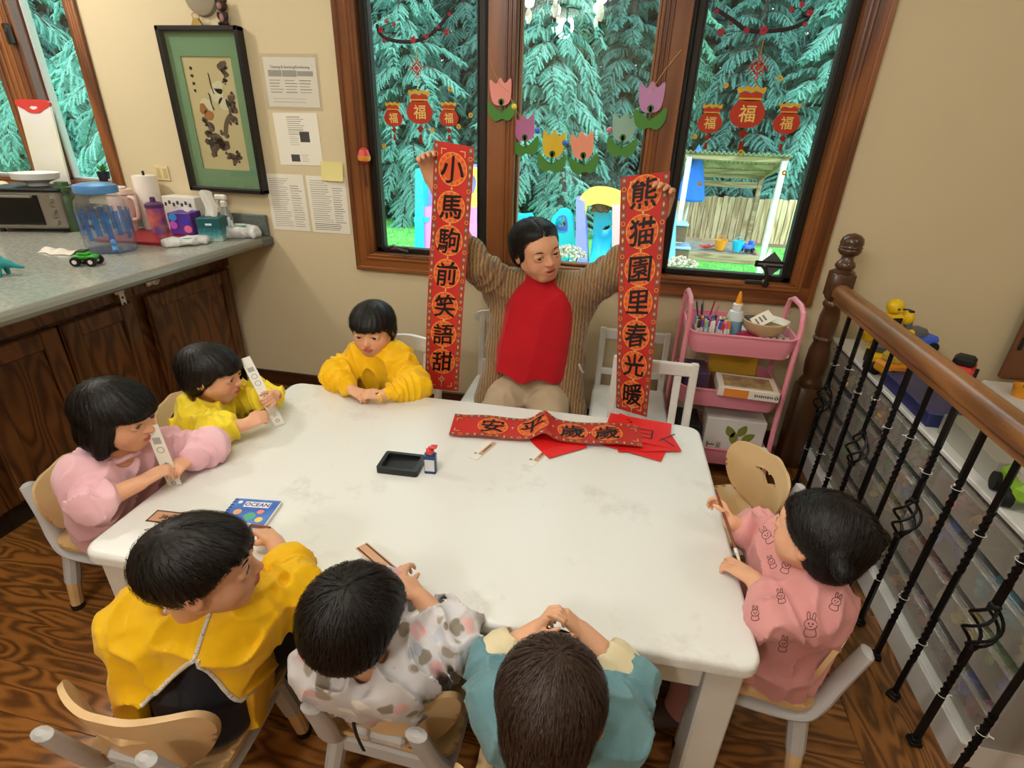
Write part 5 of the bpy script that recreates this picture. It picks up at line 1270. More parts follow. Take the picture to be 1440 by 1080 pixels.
# --- boy with his back to us, orange smock open over a navy shirt
wA, wB = Z(386, 762, .592), V(-.87, .80, .585)
A4, B4, C4 = aty(286, 915, .55), aty(212, 985, .50), aty(395, 1012, .60)
def open_back(X, Y, Z_, d):
    t_ = np.clip((A4.z-Z_)/(A4.z-B4.z), -1, 1.6); t2 = np.clip((A4.z-Z_)/(A4.z-C4.z), -1, 1.6)
    xl = A4.x+(B4.x-A4.x)*t_**1.0; xr = A4.x+(C4.x-A4.x)*np.sign(t2)*np.abs(t2)**1.25
    cut = np.minimum(np.minimum(X-xl, xr-X), np.minimum(.60-Y, A4.z-Z_))
    return np.maximum(d, cut).astype(np.float32)
K4, h4, b4, s4, _ = kid('boy with short black hair in orange smock tied over a navy shirt, head turned', Z(289, 798, .75), (.86, .46, .02), (-.15, -.12, 1), .190, (-.75, .615, .605),
    (-.655, .635, .575), (-.607, .745, .585), wA, (-.865, .60, .575), (-.90, .715, .575), wB, (-.80, .61, .345), **legs((-.80, .62, .345), (0, 1), 1),
    hands=[hnd(wA, Z(356, 732, .60), (.4, .2, 1), KL*1.05, -1, curl=(.45, .5, .55, .6), tcurl=.5), hnd(wB, V(-.84, .86, .58), (0, 0, 1), KL, 1, curl=(.3, .3, .35, .4))],
    hair='boyfull', smock=C_org, trousers=C_dk, sleeve_cut=(.32, .8), seed=14, fold=(0.0120, 50), sleeve_r=(.056, .060, .048), torso_r=(.088, .112), smock_post=open_back, collar=C_wht)
S = SDF(.006); S.k = .04
for q in (-1, 1): S.cone(V(-.76+q*.055, .605, .56), V(-.80+q*.04, .61, .33), .050, .088)
S.cone(V(-.75, .615, .60), V(-.755, .615, .57), .04, .048)
for q in (-1, 1): S.cone(V(-.755, .605, .58), V(-.755+q*.05, .625, .56), .046, .044)
S.post = folds(.003, 40, 3); sh4 = link('navy_shirt', S.mesh('navy_shirt', C_navy, 1), K4.t)
# --- child in the grey print smock, back to us
wA, wB = Z(592, 842, .598), Z(556, 832, .592)
K5, h5, b5, s5, _ = kid('child with black hair in grey animal print smock seen from behind', Z(500, 868, .675), (.34, .9, -.22), (.1, 0, 1), .186, (-.392, .635, .56),
    (-.312, .635, .53), (-.248, .722, .552), wA, (-.475, .625, .53), (-.475, .735, .56), wB, (-.38, .745, .345), **legs((-.38, .75, .345), (0, 1), 1),
    hands=[hnd(wA, Z(574, 816, .615), (.6, .2, .8), KL, -1, curl=(.5, .6, .7, .75), tcurl=.7), hnd(wB, Z(560, 812, .60), (-.4, -.2, 1), KL, 1, curl=(.5, .6, .6, .7))],
    hair='bowl', smock=C_gry, trousers=C_dk, sleeve_cut=(.18, .7), seed=15, fold=(0.0120, 60), sleeve_r=(.050, .060, .050), strands=2600, hlen=.5)
# --- child in teal with cream cuffs, back to us
wA, wB = V(.014, .752, .600), V(-.070, .737, .600)
K6, h6, b6, s6, _ = kid('child with short brown hair in teal sweater with cream cuffs seen from behind', Z(774, 992, .715), (.03, .88, -.42), (0, .1, 1), .19, (-.012, .565, .58),
    (.088, .60, .565), (.110, .70, .562), wA, (-.118, .59, .565), (-.152, .675, .562), wB, (0, .66, .345), **legs((0, .66, .345), (0, 1), 1),
    hands=[hnd(wA, Z(797, 868, .635), (.6, .1, .8), KL, -1, curl=(.15, .8, .85, .85), tcurl=.8), hnd(wB, Z(766, 872, .625), (-.4, .2, .9), KL, 1, curl=(.75, .8, .85, .85), tcurl=.8)],
    hair='boy', hairmat_=M_hairb, smock=C_teal, trousers=C_dk, sleeve_cut=.12, seed=16, fold=(0.0075, 50), strands=3600, hlen=.3, sleeve_r=(.048, .044, .040))
CUFFS = []
for el, wr in ((V(.110, .70, .562), wA), (V(-.152, .675, .562), wB)):
    S = SDF(.004); d = (wr-el).normalized(); a = el.lerp(wr, .10); S.cone(a, a+d*.022, .044, .045, .005); S.cone(a+d*.03, a+d*.08, .032, .034, .003, True); S.post = folds(.002, 90, 5); c = link('rolled_cuff', S.mesh('rolled_cuff', C_cream, 1), K6.t); CUFFS.append(c)
# --- girl on the right in dusty pink
wA, wB = V(.363, 1.168, .602), V(.388, .992, .588)
K7, h7, b7, s7, _ = kid('girl in dusty pink rabbit print smock with tied black hair holding a brush', Z(1150, 752, .738), (-.74, .66, .0), (.1, -.05, 1), .186, (.51, 1.02, .625),
    (.49, 1.115, .595), (.452, 1.195, .562), wA, (.495, .94, .58), (.412, .912, .575), wB, (.50, 1.05, .345), **legs((.50, 1.06, .345), (-1, 0), 1),
    hands=[hnd(wA, Z(1012, 702, .635), (.7, .5, .5), KL, -1, curl=(.6, .7, .75, .8), tcurl=.7), hnd(wB, Z(1030, 795, .580), (.2, -.4, 1), KL*1.05, 1, curl=(.2, .3, .35, .4), tcurl=.2)],
    hair='tails', smock=C_dus, trousers=C_dus, sleeve_cut=(.35, .30), collar=C_dus, seed=17, fold=(0.0105, 52), strands=2800, hlen=.5, sleeve_r=(.052, .056, .044), torso_r=(.082, .10))
# --- the woman holding the scrolls
wA, wB = aty(612, 258, 2.02), aty(927, 303, 2.02)
elA, elB = aty(668, 372, 2.05), aty(868, 380, 2.05); shA_, shB_ = V(-.475, 2.21, .875), V(-.135, 2.21, .885)
TP, hT, bT, _, _ = kid('woman in brown knitted cardigan and red sweater holding up two red scrolls', aty(756, 352, 2.13), (.60, -.80, -.06), (-.20, -.12, 1), .232, (-.305, 2.17, .925),
    shA_, elA, wA, shB_, elB, wB, (-.32, 2.17, .43), V(-.46, 1.80, .345), V(-.20, 1.80, .345), V(-.46, 1.84, .02), V(-.20, 1.84, .02),
    hands=[hnd(wA, aty(600, 222, 1.985), (-.35, 1, .0), .165, -1, curl=(.5, .5, .5, .5), tcurl=.3), hnd(wB, aty(938, 262, 1.985), (.35, 1, .0), .165, 1, curl=(.5, .5, .5, .5), tcurl=.3)],
    hair='part', smock=None, trousers=C_khk, adult=True, mouth=1.0, seed=18, voxel=.003, strands=3200, hlen=.7, armr=(.030, .028, .0185), skin=(216, 160, 126), gaze=(.3, 1, -.05), shoe=(60, 50, 46))
S = SDF(.005); S.k = .05
for q in (-1, 1):
    S.cone(V(-.305+q*.06, 2.165, .81), V(-.32+q*.065, 2.13, .50), .092, .102); S.cone(V(-.305, 2.17, .895), V(-.305+q*.07, 2.195, .885), .052, .05)
S.cone(V(-.305, 2.15, .80), V(-.32, 2.11, .50), .085, .10)
S.cone(V(-.305, 2.168, .90), V(-.308, 2.155, .950), .064, .056, .02); pfr = folds(.006, 26, 4); S.post = lambda X, Y, Z_, d: np.maximum(pfr(X, Y, Z_, d), .522+.012*np.sin(X*40)-Z_).astype(np.float32); link('red_sweater', S.mesh('red_sweater', C_red, 1), TP.t)
S = SDF(.0046); S.k = .04
for sh, el, wr, q in ((shA_, elA, wA, -1), (shB_, elB, wB, 1)):
    S.cone(sh, el, .080, .068, .05, ring=(.006, 16, 3)); cuff = el.lerp(wr, .13); S.cone(el, cuff, .068, .062, .02, ring=(.004, 30, 4)); S.cone(cuff+(el-wr).normalized()*.025, cuff, .070, .073, .008)
    S.cone(V(-.305+q*.075, 2.20, .915), sh, .056, .078, .04)
    S.cone(sh+V(-q*.03, 0, -.03), V(-.32+q*.155, 2.15, .46), .080, .072, .05); S.cone(V(-.32+q*.155, 2.15, .46), V(-.32+q*.20, 2.11, .36), .072, .058, .04)
    S.cone(V(-.305+q*.05, 2.27, .85), V(-.32+q*.06, 2.26, .40), .06, .06, .06)
S.cone(V(-.302, 2.02, .98), V(-.303, 2.035, .90), .05, .062, .012, True); S.cone(V(-.303, 2.035, .90), V(-.31, 1.98, .70), .062, .10, .012, True); S.cone(V(-.31, 1.98, .70), V(-.325, 1.95, .34), .10, .155, .012, True)
S.post = folds(.006, 30, 9, .0009, 210); cgo = link('cardigan', S.mesh('cardigan', C_knit, 1), TP.t)
# seams, prints and ribbons that lie on the clothes
bv4 = bvh_of(s4); M_pip = printcloth('piping_print', (228, 222, 210), [(120, 130, 150), (214, 190, 170), (226, 222, 214)], 160)
for E4, pw_ in ((B4, 1.0), (C4, 1.25)):
    pts = []
    for k in range(26):
        t_ = k/25*1.25; z = A4.z+(E4.z-A4.z)*t_; x = A4.x+(E4.x-A4.x)*t_**pw_+(-.004 if E4 is B4 else .004); l_, n_, _, _ = bv4.ray_cast(V(x, .2, z), V(0, 1, 0))
        if l_ is not None and l_.y < .6: pts.append(l_+n_*.001)
    mb = MB(); mb.tube(pts, .0048, 8); mb.obj('piping', M_pip, K4.t, 60)
pts = []
for k in range(14):
    z = A4.z+.075*k/13; l_, n_, _, _ = bv4.ray_cast(V(A4.x-.003+.01*k/13, .2, z), V(0, 1, 0))
    if l_ is not None and l_.y < .6: pts.append(l_+n_*.001)
mb = MB(); mb.tube(pts, .0042, 8); mb.obj('piping', M_pip, K4.t, 60)
bvc = bvh_of(cgo)
for P_x in ([(672, 466), (677, 480), (674, 500), (667, 506), (666, 512)], [(814, 512), (818, 522), (826, 530)]): cord_on(bvc, P_x, .006, C_wht, 'pocket_trim', TP.t)
bv7 = bvh_of(s7); M_line = pm('print_line', (96, 60, 62), .8)
def rabbit(cx, cy, s, rot, par, bv):
    c_, n_ = math.cos(rot), math.sin(rot); tf = lambda P: [(cx+s*(x*c_-y*n_), cy+s*(x*n_+y*c_)) for x, y in P]
    circ = lambda x, y, rx, ry, n=12: [(x+rx*math.cos(2*math.pi*k/n), y+ry*math.sin(2*math.pi*k/n)) for k in range(n)]
    for P, cl in ((circ(0, 0, .62, .5), True), ([(-.35, -.4), (-.42, -1.0), (-.2, -1.15), (-.08, -.5)], False), ([(.1, -.5), (.22, -1.1), (.42, -.95), (.36, -.4)], False), ([(-.45, .4), (-.6, 1.0), (0, 1.2), (.6, 1.0), (.45, .4)], False), (circ(-.2, -.05, .05, .06, 6), True), (circ(.2, -.05, .05, .06, 6), True), ([(-.12, .15), (0, .22), (.12, .15)], False)):
        cord_on(bv, tf(P), .0007, M_line, 'printed_rabbit', par, 3, cl, .0004)
for a in ((1078, 752, 11, -.6), (1140, 878, 15, .1), (1106, 795, 10, .3), (1176, 846, 11, .4), (1062, 862, 9, 0), (1098, 838, 9, -.2), (1102, 905, 10, .2), (1085, 790, 8, -.4)): rabbit(*a, K7.t, bv7)
bb = [aty(a, b, .585) for a, b in ((497, 958), (500, 985), (497, 1012), (502, 1035), (512, 1056))]; mb = MB(); mb.tube(spline(bb, 4), .0045, 6, flat=.3); mb.tube(spline([aty(a, b, .583) for a, b in ((498, 962), (510, 975), (516, 990), (508, 996), (499, 990))], 4), .004, 6, flat=.3); mb.obj('neck_ribbon', M_blk, K5.t, 60)
for cf, (ex, ey) in zip(CUFFS, ((866, 952), (690, 932))):
    bvk = bvh_of(cf); co_ = [cf.data.vertices[i].co for i in range(0, len(cf.data.vertices), 7)]
    for rr_ in (3.2, 7): cord_on(bvk, [(ex+rr_*math.cos(a), ey+rr_*math.sin(a)) for a in [k*.7 for k in range(9)]], .0016, M_blk, 'printed_ring', K6.t, 3, True)
for P_ in (K1, K2, K3, K4, K5, K6, K7, TP): P_.fin()
# ================================================================== paper scrolls
M_scr = pm('scroll_red', (196, 44, 36), .6, var=(3, (184, 36, 34)), bump=(300, .05, .0004)); M_scrd = pm('scroll_border', (150, 62, 48), .6); M_gold = pm('print_gold', (236, 150, 66), .5); M_gold2 = pm('print_pale_gold', (214, 178, 120), .5); M_org = pm('print_orange', (216, 84, 40), .6); M_gry2 = pm('print_grey', (130, 124, 104), .6); M_ink = pm('brush_ink', (14, 12, 12), .5); M_wback = pm('scroll_back', (222, 190, 176), .8)
class Sheet:
    mx = .02
    def __init__(s, fn, W_, L): s.fn = fn; s.W = W_; s.L = L
    def at(s, a, b, off=0.0):
        u, v = a/s.W, b/s.L; p = Vector(s.fn(u, v)); e = .004
        du = Vector(s.fn(u+e, v))-Vector(s.fn(u-e, v)); dv = Vector(s.fn(u, v+e))-Vector(s.fn(u, v-e)); n = du.cross(dv).normalized()
        if n.dot(CAM-p) < 0: n = -n
        return p+n*off
    def put(s, mb, vs, fs, ca, cb, off, rot=0, sx=1, sy=1, sub=0):
        c_, s_ = math.cos(rot), math.sin(rot); vs, fs = fine(vs, fs, s.mx)
        mb.add([s.at(ca+(x*c_-y*s_)*sx, cb-(x*s_+y*c_)*sy, off) for x, y, *_ in vs], fs)
    def poly(s, mb, polys, ca, cb, off, **k):
        if not hasattr(polys[0][0], '__len__'): polys = [polys]
        pts = [q for p in polys for q in p]; tris = tessellate_polygon([[Vector((q[0], q[1], 0)) for q in p] for p in polys]); s.put(mb, pts, [tuple(t) for t in tris], ca, cb, off, **k)
def ring(r, w, n=36): return [disc(r, n), disc(r-w, n)[::-1]]
def brush_text(ch_, size):
    """heavier, slightly rising and tapering lettering, nearer to brush writing"""
    vs0, fs0 = text2d(ch_, 1.0, 0.0); o = []; vs = []; fs = []
    for dx, dy in ((.016, .01), (-.016, -.01), (.016, -.012), (-.016, .012)):
        n = len(vs); vs += [(x+dx, y+dy, z) for x, y, z in vs0]; fs += [tuple(i+n for i in f) for f in fs0]
    for x, y, z in vs: o.append(((x*1.0+.04*y)*size*1.12, (y+.10*x+.03*math.sin(x*9))*size*1.12, 0))
    return o, fs
def scroll_print(sh, mb_by, chars, cpos, along='v'):
    """mb_by: dict material-key -> MB. along 'v' hanging; 'u' lying"""
    W_, L = sh.W, sh.L
    def xy(a, b): return (a, b) if along == 'v' else (b, a)      # a across, b along
    A, B = (W_, L) if along == 'v' else (L, W_)
    off = .0008 if along == 'v' else .0012
    r = A*.36
    for k, (ch_, cb) in enumerate(zip(chars, cpos)):
        ca, cbb = xy(A/2, cb)
        sh.poly(mb_by['org'], disc(r*.96, 36), ca, cbb, off*.9); sh.poly(mb_by['gold'], ring(r, r*.055), ca, cbb, off*1.5); sh.poly(mb_by['gold'], ring(r*.74, r*.035), ca, cbb, off*1.5)
        for j in range(14):
            a = 2*math.pi*j/14; x, y = ca+r*.86*math.cos(a), cbb+r*.86*math.sin(a); sh.poly(mb_by['gold'], ring(r*.095, r*.035, 8), x, y, off*1.6)
        vs, fs = brush_text(ch_, r*1.5); sh.put(mb_by['ink'], vs, fs, ca, cbb, off*2.2)
        if k:
            m_ = (cpos[k-1]+cb)/2; x, y = xy(A/2, m_); d = A*.05
            sh.poly(mb_by['gold2'], [(0, d*1.4), (d*.25, d*.3), (d*.8, 0), (d*.25, -d*.3), (0, -d*1.4), (-d*.25, -d*.3), (-d*.8, 0), (-d*.25, d*.3)], x, y, off*1.6)
    n = int(B/(A*.17)); rr = random.Random(len(chars)+int(L*100))
    for side in (.075, .925):
        for j in range(n):
            x, y = xy(A*side, B*(j+.5)/n); d = A*.05; t = j % 4; key = ('gry', 'gold', 'gry', 'org2')[t]
            if t == 1: sh.poly(mb_by['gold'], ring(d, d*.3, 10), x, y, off*1.5)
            elif t == 3: sh.poly(mb_by['gold2'], [(0, d*1.3), (d*.5, 0), (0, -d*1.3), (-d*.5, 0)], x, y, off*1.5)
            else: sh.poly(mb_by['gry'], rrect(d*1.5, d*1.7, d*.3, 2), x, y, off*1.4); sh.poly(mb_by['gold2'], disc(d*.4, 8), x, y, off*1.8)
    w = A*.13; t = A*.02
    for sa, sb in ((0, 0), (1, 0), (0, 1), (1, 1)):
        x, y = xy(A*(.2 if sa == 0 else .8), B*.02 if sb == 0 else B*.98); qx, qy = (1 if sa == 0 else -1), (-1 if sb == 0 else 1)
        P_ = [(0, 0), (w*qx, 0), (w*qx, t*qy), (t*qx, t*qy), (t*qx, w*qy), (0, w*qy)]
        if along != 'v': P_ = [(-q[1], -q[0]) for q in P_]
        sh.poly(mb_by['gold2'], P_, x, y, off*1.5)
SKEY = {'org': M_org, 'gold': M_gold, 'gold2': M_gold2, 'gry': M_gry2, 'ink': M_ink, 'org2': M_org}
SNAME = {'org': 'medallion', 'gold': 'gold_print', 'gold2': 'pale_gold_print', 'gry': 'border_print', 'ink': 'brush_writing', 'org2': 'x'}
def make_scroll(label, fn, W_, L, chars, cpos, along='v', nu=8, nv=48):
    sh = Sheet(fn, W_, L); sh.mx = .02 if along == 'v' else .008; t = thing('couplet_scroll', label, 'scroll', (0, 0, 0)); mb = MB(); mb.sheet(fn, nu, nv, 0); me = MB(); P = []
    o = mb.obj('paper', M_scr, t, 60, False)
    mbs = {k: MB() for k in SKEY}; bd = MB()
    for a, b in ((.02, .13), (.87, .98)):
        N = 40
        for j in range(N):
            if along == 'v': q = [sh.at(W_*a, L*j/N, .0004), sh.at(W_*b, L*j/N, .0004), sh.at(W_*b, L*(j+1)/N, .0004), sh.at(W_*a, L*(j+1)/N, .0004)]
            else: q = [sh.at(W_*j/N, L*a, .0004), sh.at(W_*j/N, L*b, .0004), sh.at(W_*(j+1)/N, L*b, .0004), sh.at(W_*(j+1)/N, L*a, .0004)]
            bd.add(q, [(0, 1, 2, 3)])
    bd.obj('border_band', M_scrd, t, 60, False)['kind'] = 'stuff'
    scroll_print(sh, mbs, chars, cpos, along)
    for k, m_ in mbs.items():
        if m_.v: m_.obj(SNAME[k], SKEY[k], t, 60, False)['kind'] = 'stuff'
    return t, sh
def quad_scroll(TL, TR_, BR, BL, wave):
    def fn(u, v):
        p = TL.lerp(TR_, u).lerp(BL.lerp(BR, u), v); return p+V(0, wave(u, v), 0)
    return fn
def vpos(pxs, TL, BL, TR_, BR, yc):
    out = []
    for x, y in pxs:
        best = min(((aty(x, y, TL.lerp(TR_, .5).lerp(BL.lerp(BR, .5), k/400).y)-TL.lerp(TR_, .5).lerp(BL.lerp(BR, .5), k/400)).length, k/400) for k in range(401)); out.append(best[1])
    return out
TL, TRr, BR, BL = aty(610, 197, 1.955), aty(667, 207, 1.925), aty(644, 551, 1.90), aty(597, 546, 1.925)
Wd = (TL-TRr).length; Ln = (TL-BL).length; vp_ = vpos([(635, 238), (630, 291), (627, 338), (623, 384), (621, 428), (620, 468), (618, 507)], TL, BL, TRr, BR, 1.93)
t, shL = make_scroll('tall red brush-lettered scroll hanging beside the child in orange smock', quad_scroll(TL, TRr, BR, BL, lambda u, v: .008*math.sin(v*6.5+.4)+.012*(u-.5)**2-.006*abs(v-.72)), Wd, Ln, '小馬駒前笑語甜', [v*Ln for v in vp_])
mbk = MB(); 
def knot(sh, mb, a, b, s):
    for r0, x, y in ((.5, 0, 0), (.3, .55, 0), (.3, -.55, 0), (.3, 0, .55), (.3, 0, -.55)): sh.poly(mb, [disc(r0*s, 14), disc(r0*s*.6, 14)[::-1]], a+x*s, b+y*s, .0016)
    sh.poly(mb, [(-.08*s, 0), (.08*s, 0), (.08*s, -1.6*s), (-.08*s, -1.6*s)], a, b+.5*s, .0016)
knot(shL, mbk, Wd/2, Ln*.945, .018); mbk.obj('knot_print', M_gold2, t, 60, False)
TL, TRr, BR, BL = aty(873, 249, 1.965), aty(943, 241, 1.95), aty(910, 588, 1.90), aty(866, 575, 1.93)
Wd = (TL-TRr).length; Ln = (TL-BL).length; vp_ = vpos([(905, 272), (904, 326), (900, 378), (896, 424), (892, 470), (889, 513), (887, 555)], TL, BL, TRr, BR, 1.93)
t, shR = make_scroll('tall red brush-lettered scroll hanging in front of the white chairs', quad_scroll(TL, TRr, BR, BL, lambda u, v: .010*math.sin(v*6+1.4)+.012*(u-.5)**2-.008*abs(v-.70)), Wd, Ln, '熊猫園里春光暖', [v*Ln for v in vp_])
mbk = MB(); knot(shR, mbk, Wd/2, Ln*.97, .014); mbk.obj('knot_print', M_gold2, t, 60, False)
# the lying banner
TL, TRr, BR, BL = Z(640, 583, .556), Z(898, 599, .566), Z(905, 629, .566), Z(631, 613, .556)
Wd, Ln = (TL-TRr).length, (TL-BL).length
def lying(u, v):
    p = TL.lerp(TRr, u).lerp(BL.lerp(BR, u), v); z = .034*math.exp(-((u-.49)/.05)**2)*(1-.25*v)+.006*math.sin(u*9)**2+.004*math.exp(-((u-.0)/.05)**2)
    return p+V(0, 0, z)
cs = []
for px, py in ((687, 602), (744, 606), (800, 612), (850, 613)):
    q = Z(px, py, .562); cs.append(min((abs(TL.lerp(TRr, k/300).x-q.x), k/300)[::1] for k in range(301))[1]*Wd)
make_scroll('short red banner with four black brush characters lying on the table', lying, Wd, Ln, '安平歲歲', cs, 'u', 60, 8)
# red paper sheets
M_rpap = pm('red_paper', (224, 28, 26), .6, bump=(60, .1, .001)); rp = random.Random(4)
def red_sheet(px, py, z, w, d, rz, label, marks=()):
    c = Z(px, py, z); t = thing('red_paper_sheet', label, 'paper', c, rz, 'red paper sheets on the table'); a = rp.uniform(0, 6)
    fn = lambda u, v: ((u-.5)*w, (v-.5)*d, .0035+.003*math.sin(u*3+a)*math.cos(v*4+a)); mb = MB(); mb.sheet(fn, 10, 10, .0004); mb.obj('sheet', M_rpap, t, 60)
    for x, y, L, ang, th in marks:
        mb = MB(); n = 6; c2, s2 = math.cos(ang), math.sin(ang)
        def sf(u, v): X = x+(u-.5)*L*c2-(v-.5)*th*s2; Y = y+(u-.5)*L*s2+(v-.5)*th*c2; q = fn(X/w+.5, Y/d+.5); return (X, Y, q[2]+.0009)
        mb.sheet(sf, 6, 1); mb.obj('ink_stroke', M_ink, t, 60, False)
box_m = [(-.03, .03, .06, 0, .006), (-.03, -.03, .06, 0, .006), (-.06, 0, .06, 1.57, .006), (0, 0, .06, 1.57, .006), (-.03, 0, .06, 0, .005), (.05, .0, .08, .9, .005), (.055, -.03, .06, -.7, .005)]
red_sheet(782, 622, .5515, .15, .15, .7, 'square red paper tucked under the lying banner')
red_sheet(895, 622, .5515, .20, .16, -.25, 'lowest red paper sheet of the fanned pile'); red_sheet(905, 618, .5535, .21, .16, .25, 'second red paper sheet of the fanned pile'); red_sheet(890, 608, .5555, .20, .17, -.5, 'third red paper sheet of the fanned pile', [(-.06, .06, .03, .4, .006), (-.04, .05, .02, 1.2, .008)])
red_sheet(897, 605, .5575, .22, .17, -.12, 'top red paper sheet with black box shaped strokes', [(x+.05, y-.02, L, a, th) for x, y, L, a, th in box_m])
# ink stone, ink bottle
M_slate = pm('ink_slate', (26, 27, 28), .35); st = thing('ink_stone', 'black rectangular ink stone with a well', 'ink stone', Z(565, 656, TZ), math.radians(3))
mb = MB(); mb.prism([rrect(.128, .094, .008, 3), rrect(.104, .072, .006, 3)[::-1]], .020); mb.obj('rim', M_slate, st, 30)
mb = MB(); mb.prism(rrect(.106, .074, .006, 3), .011, TR(0, 0, .0005), fn=lambda x, y, z: (x, y, z-(.007*max(0, min(1, (-x-.02)/.03)) if z > .005 else 0))); mb.obj('grinding_bed', M_slate, st, 30)
ib = thing('ink_bottle', 'dark blue ink bottle with open red flip cap', 'bottle', Z(606, 663, TZ), .1); M_inkb = pm('bottle_blue', (32, 62, 112), .25)
mb = MB(); mb.prism(rrect(.036, .026, .005, 3), .062); mb.prism(rrect(.026, .02, .005, 3), .006, TR(0, 0, .062)); mb.obj('flask', M_inkb, ib, 30)
mb = MB(); mb.box((.0, -.0135, .03), (.03, .0006, .04)); mb.obj('paper_label', pm('label_white', (214, 218, 224), .6), ib)
mb = MB(); mb.lathe([(.001, .068), (.012, .068), (.012, .080), (.006, .082), (.005, .088), (.001, .088)], 16); c = mb.obj('cap', P_red, ib); mb = MB(); mb.box((.012, 0, .09), (.02, .02, .005), .002, TR(0, 0, 0) @ Matrix.Rotation(-.0, 4, 'Y')); mb.tube([(.008, 0, .08), (.016, 0, .086), (.012, 0, .094)], .003, 6); mb.obj('flip_lid', P_red, c)
# paper strips and cards
M_strip = pm('strip_paper', (234, 232, 224), .6); M_kraft = pm('card_tan', (206, 160, 128), .5); M_dkb = pm('card_dark', (70, 40, 30), .5); M_sleeve = glassy('clear_sleeve', (252, 252, 252), .04, alpha_mix=.02)
def strip(name, label, a, b, w, m, side, txt=(), th=.0006):
    """stiff paper strip from a to b, with writing facing the camera"""
    a, b = Vector(a), Vector(b); side = Vector(side); d = (b-a); L = d.length; y = d.normalized(); x = (side-y*side.dot(y)).normalized(); n = x.cross(y)
    if n.dot(CAM-a) < 0: n = -n; x = -x
    x = y.cross(n); M = Matrix(((x.x, y.x, n.x, a.x), (x.y, y.y, n.y, a.y), (x.z, y.z, n.z, a.z), (0, 0, 0, 1)))
    t = thing(name, label, 'bookmark', a); mb = MB(); mb.box((0, L/2, 0), (w, L, th), 0, M); o = mb.obj('card', m, t, 0); o.matrix_parent_inverse = TR(-a)
    return t, M, L
def strip_marks(t, M, items, m=M_ink, name='print'):
    mb = MB()
    for kind, x, y, s, *r in items:
        if kind == 't': vs, fs = text2d(r[0], s, .01)
        elif kind == 'r': pts = [p for q in ring(s, s*.25, 12) for p in q]; vs = [(p[0], p[1], 0) for p in pts]; fs = [tuple(f) for f in tessellate_polygon([[Vector((p[0], p[1], 0)) for p in q] for q in ring(s, s*.25, 12)])]
        else: vs = [(-s, -r[0], 0), (s, -r[0], 0), (s, r[0], 0), (-s, r[0], 0)]; fs = [(0, 1, 2, 3)]
        mb.add([(p[0]+x, p[1]+y, .0008) for p in vs], fs, M)
    o = mb.obj(name, m, t, 0, False); o.matrix_parent_inverse = TR(-Vector(t.location)); return o
M_lgry = pm('print_soft_grey', (168, 166, 160), .6)
lo, hi = Z(394, 598, .553), Z(344, 503, .752)
t, M, L = strip('paper_strip', 'white paper strip held upright by the child in lemon yellow', lo, hi, .034, M_strip, V(.6, .6, 0)); strip_marks(t, M, [('t', 0, L*.42, .016, '大'), ('r', 0, L*.07, .006), ('t', 0, L*.15, .01, '二')]); strip_marks(t, M, [('r', 0, L*.62, .010), ('r', 0, L*.72, .010), ('b', 0, L*.82, .010, .008)], M_lgry, 'faint_print')
lo, hi = Z(246, 682, .553), Z(212, 598, .745)
t, M, L = strip('paper_strip', 'white paper strip held upright by the girl in pale pink', lo, hi, .036, M_strip, V(.8, .3, 0)); strip_marks(t, M, [('t', 0, L*.36, .016, '大'), ('r', 0, L*.04, .006)]); strip_marks(t, M, [('r', 0, L*.6, .010), ('b', 0, L*.75, .010, .010)], M_lgry, 'faint_print')
lo, hi = Z(560, 812, .60), Z(508, 767, .585)
t, M, L = strip('bookmark_sleeve', 'tan bookmark in a clear sleeve held by the child in grey print', lo, hi, .032, M_kraft, V(.8, .5, 0)); strip_marks(t, M, [('b', .011, L/2, .0018, L*.48), ('b', -.011, L/2, .0018, L*.48)], M_dkb, 'dark_edge')
t, M, L = strip('bookmark', 'tan bookmark with dark border lying near the girl in pale pink', Z(213, 725, TZ+.001), Z(275, 732, TZ+.001), .045, M_kraft, V(0, 1, 0)); strip_marks(t, M, [('b', .0205, L/2, .002, L/2), ('b', -.0205, L/2, .002, L/2), ('b', 0, .002, .0225, .002), ('r', 0, .06, .012), ('t', 0, .035, .02, '馬'), ('t', 0, .075, .018, '年')], M_dkb, 'dark_print')
for (a, b, lab) in (((664, 645), (694, 620), 'clear sleeve with a printed bookmark beside the ink bottle end of the banner'), ((742, 655), (772, 626), 'clear sleeve with a printed bookmark under the middle of the banner')):
    t, M, L = strip('bookmark_sleeve', lab, Z(*a, TZ+.001), Z(*b, TZ+.0015), .035, M_strip, V(1, .3, 0)); strip_marks(t, M, [('b', .008, L*.6, .008, L*.35)], M_kraft, 'tan_print'); strip_marks(t, M, [('b', .008, L*.6, .003, L*.2), ('t', -.008, L*.25, .012, '年')], M_dkb, 'dark_print')
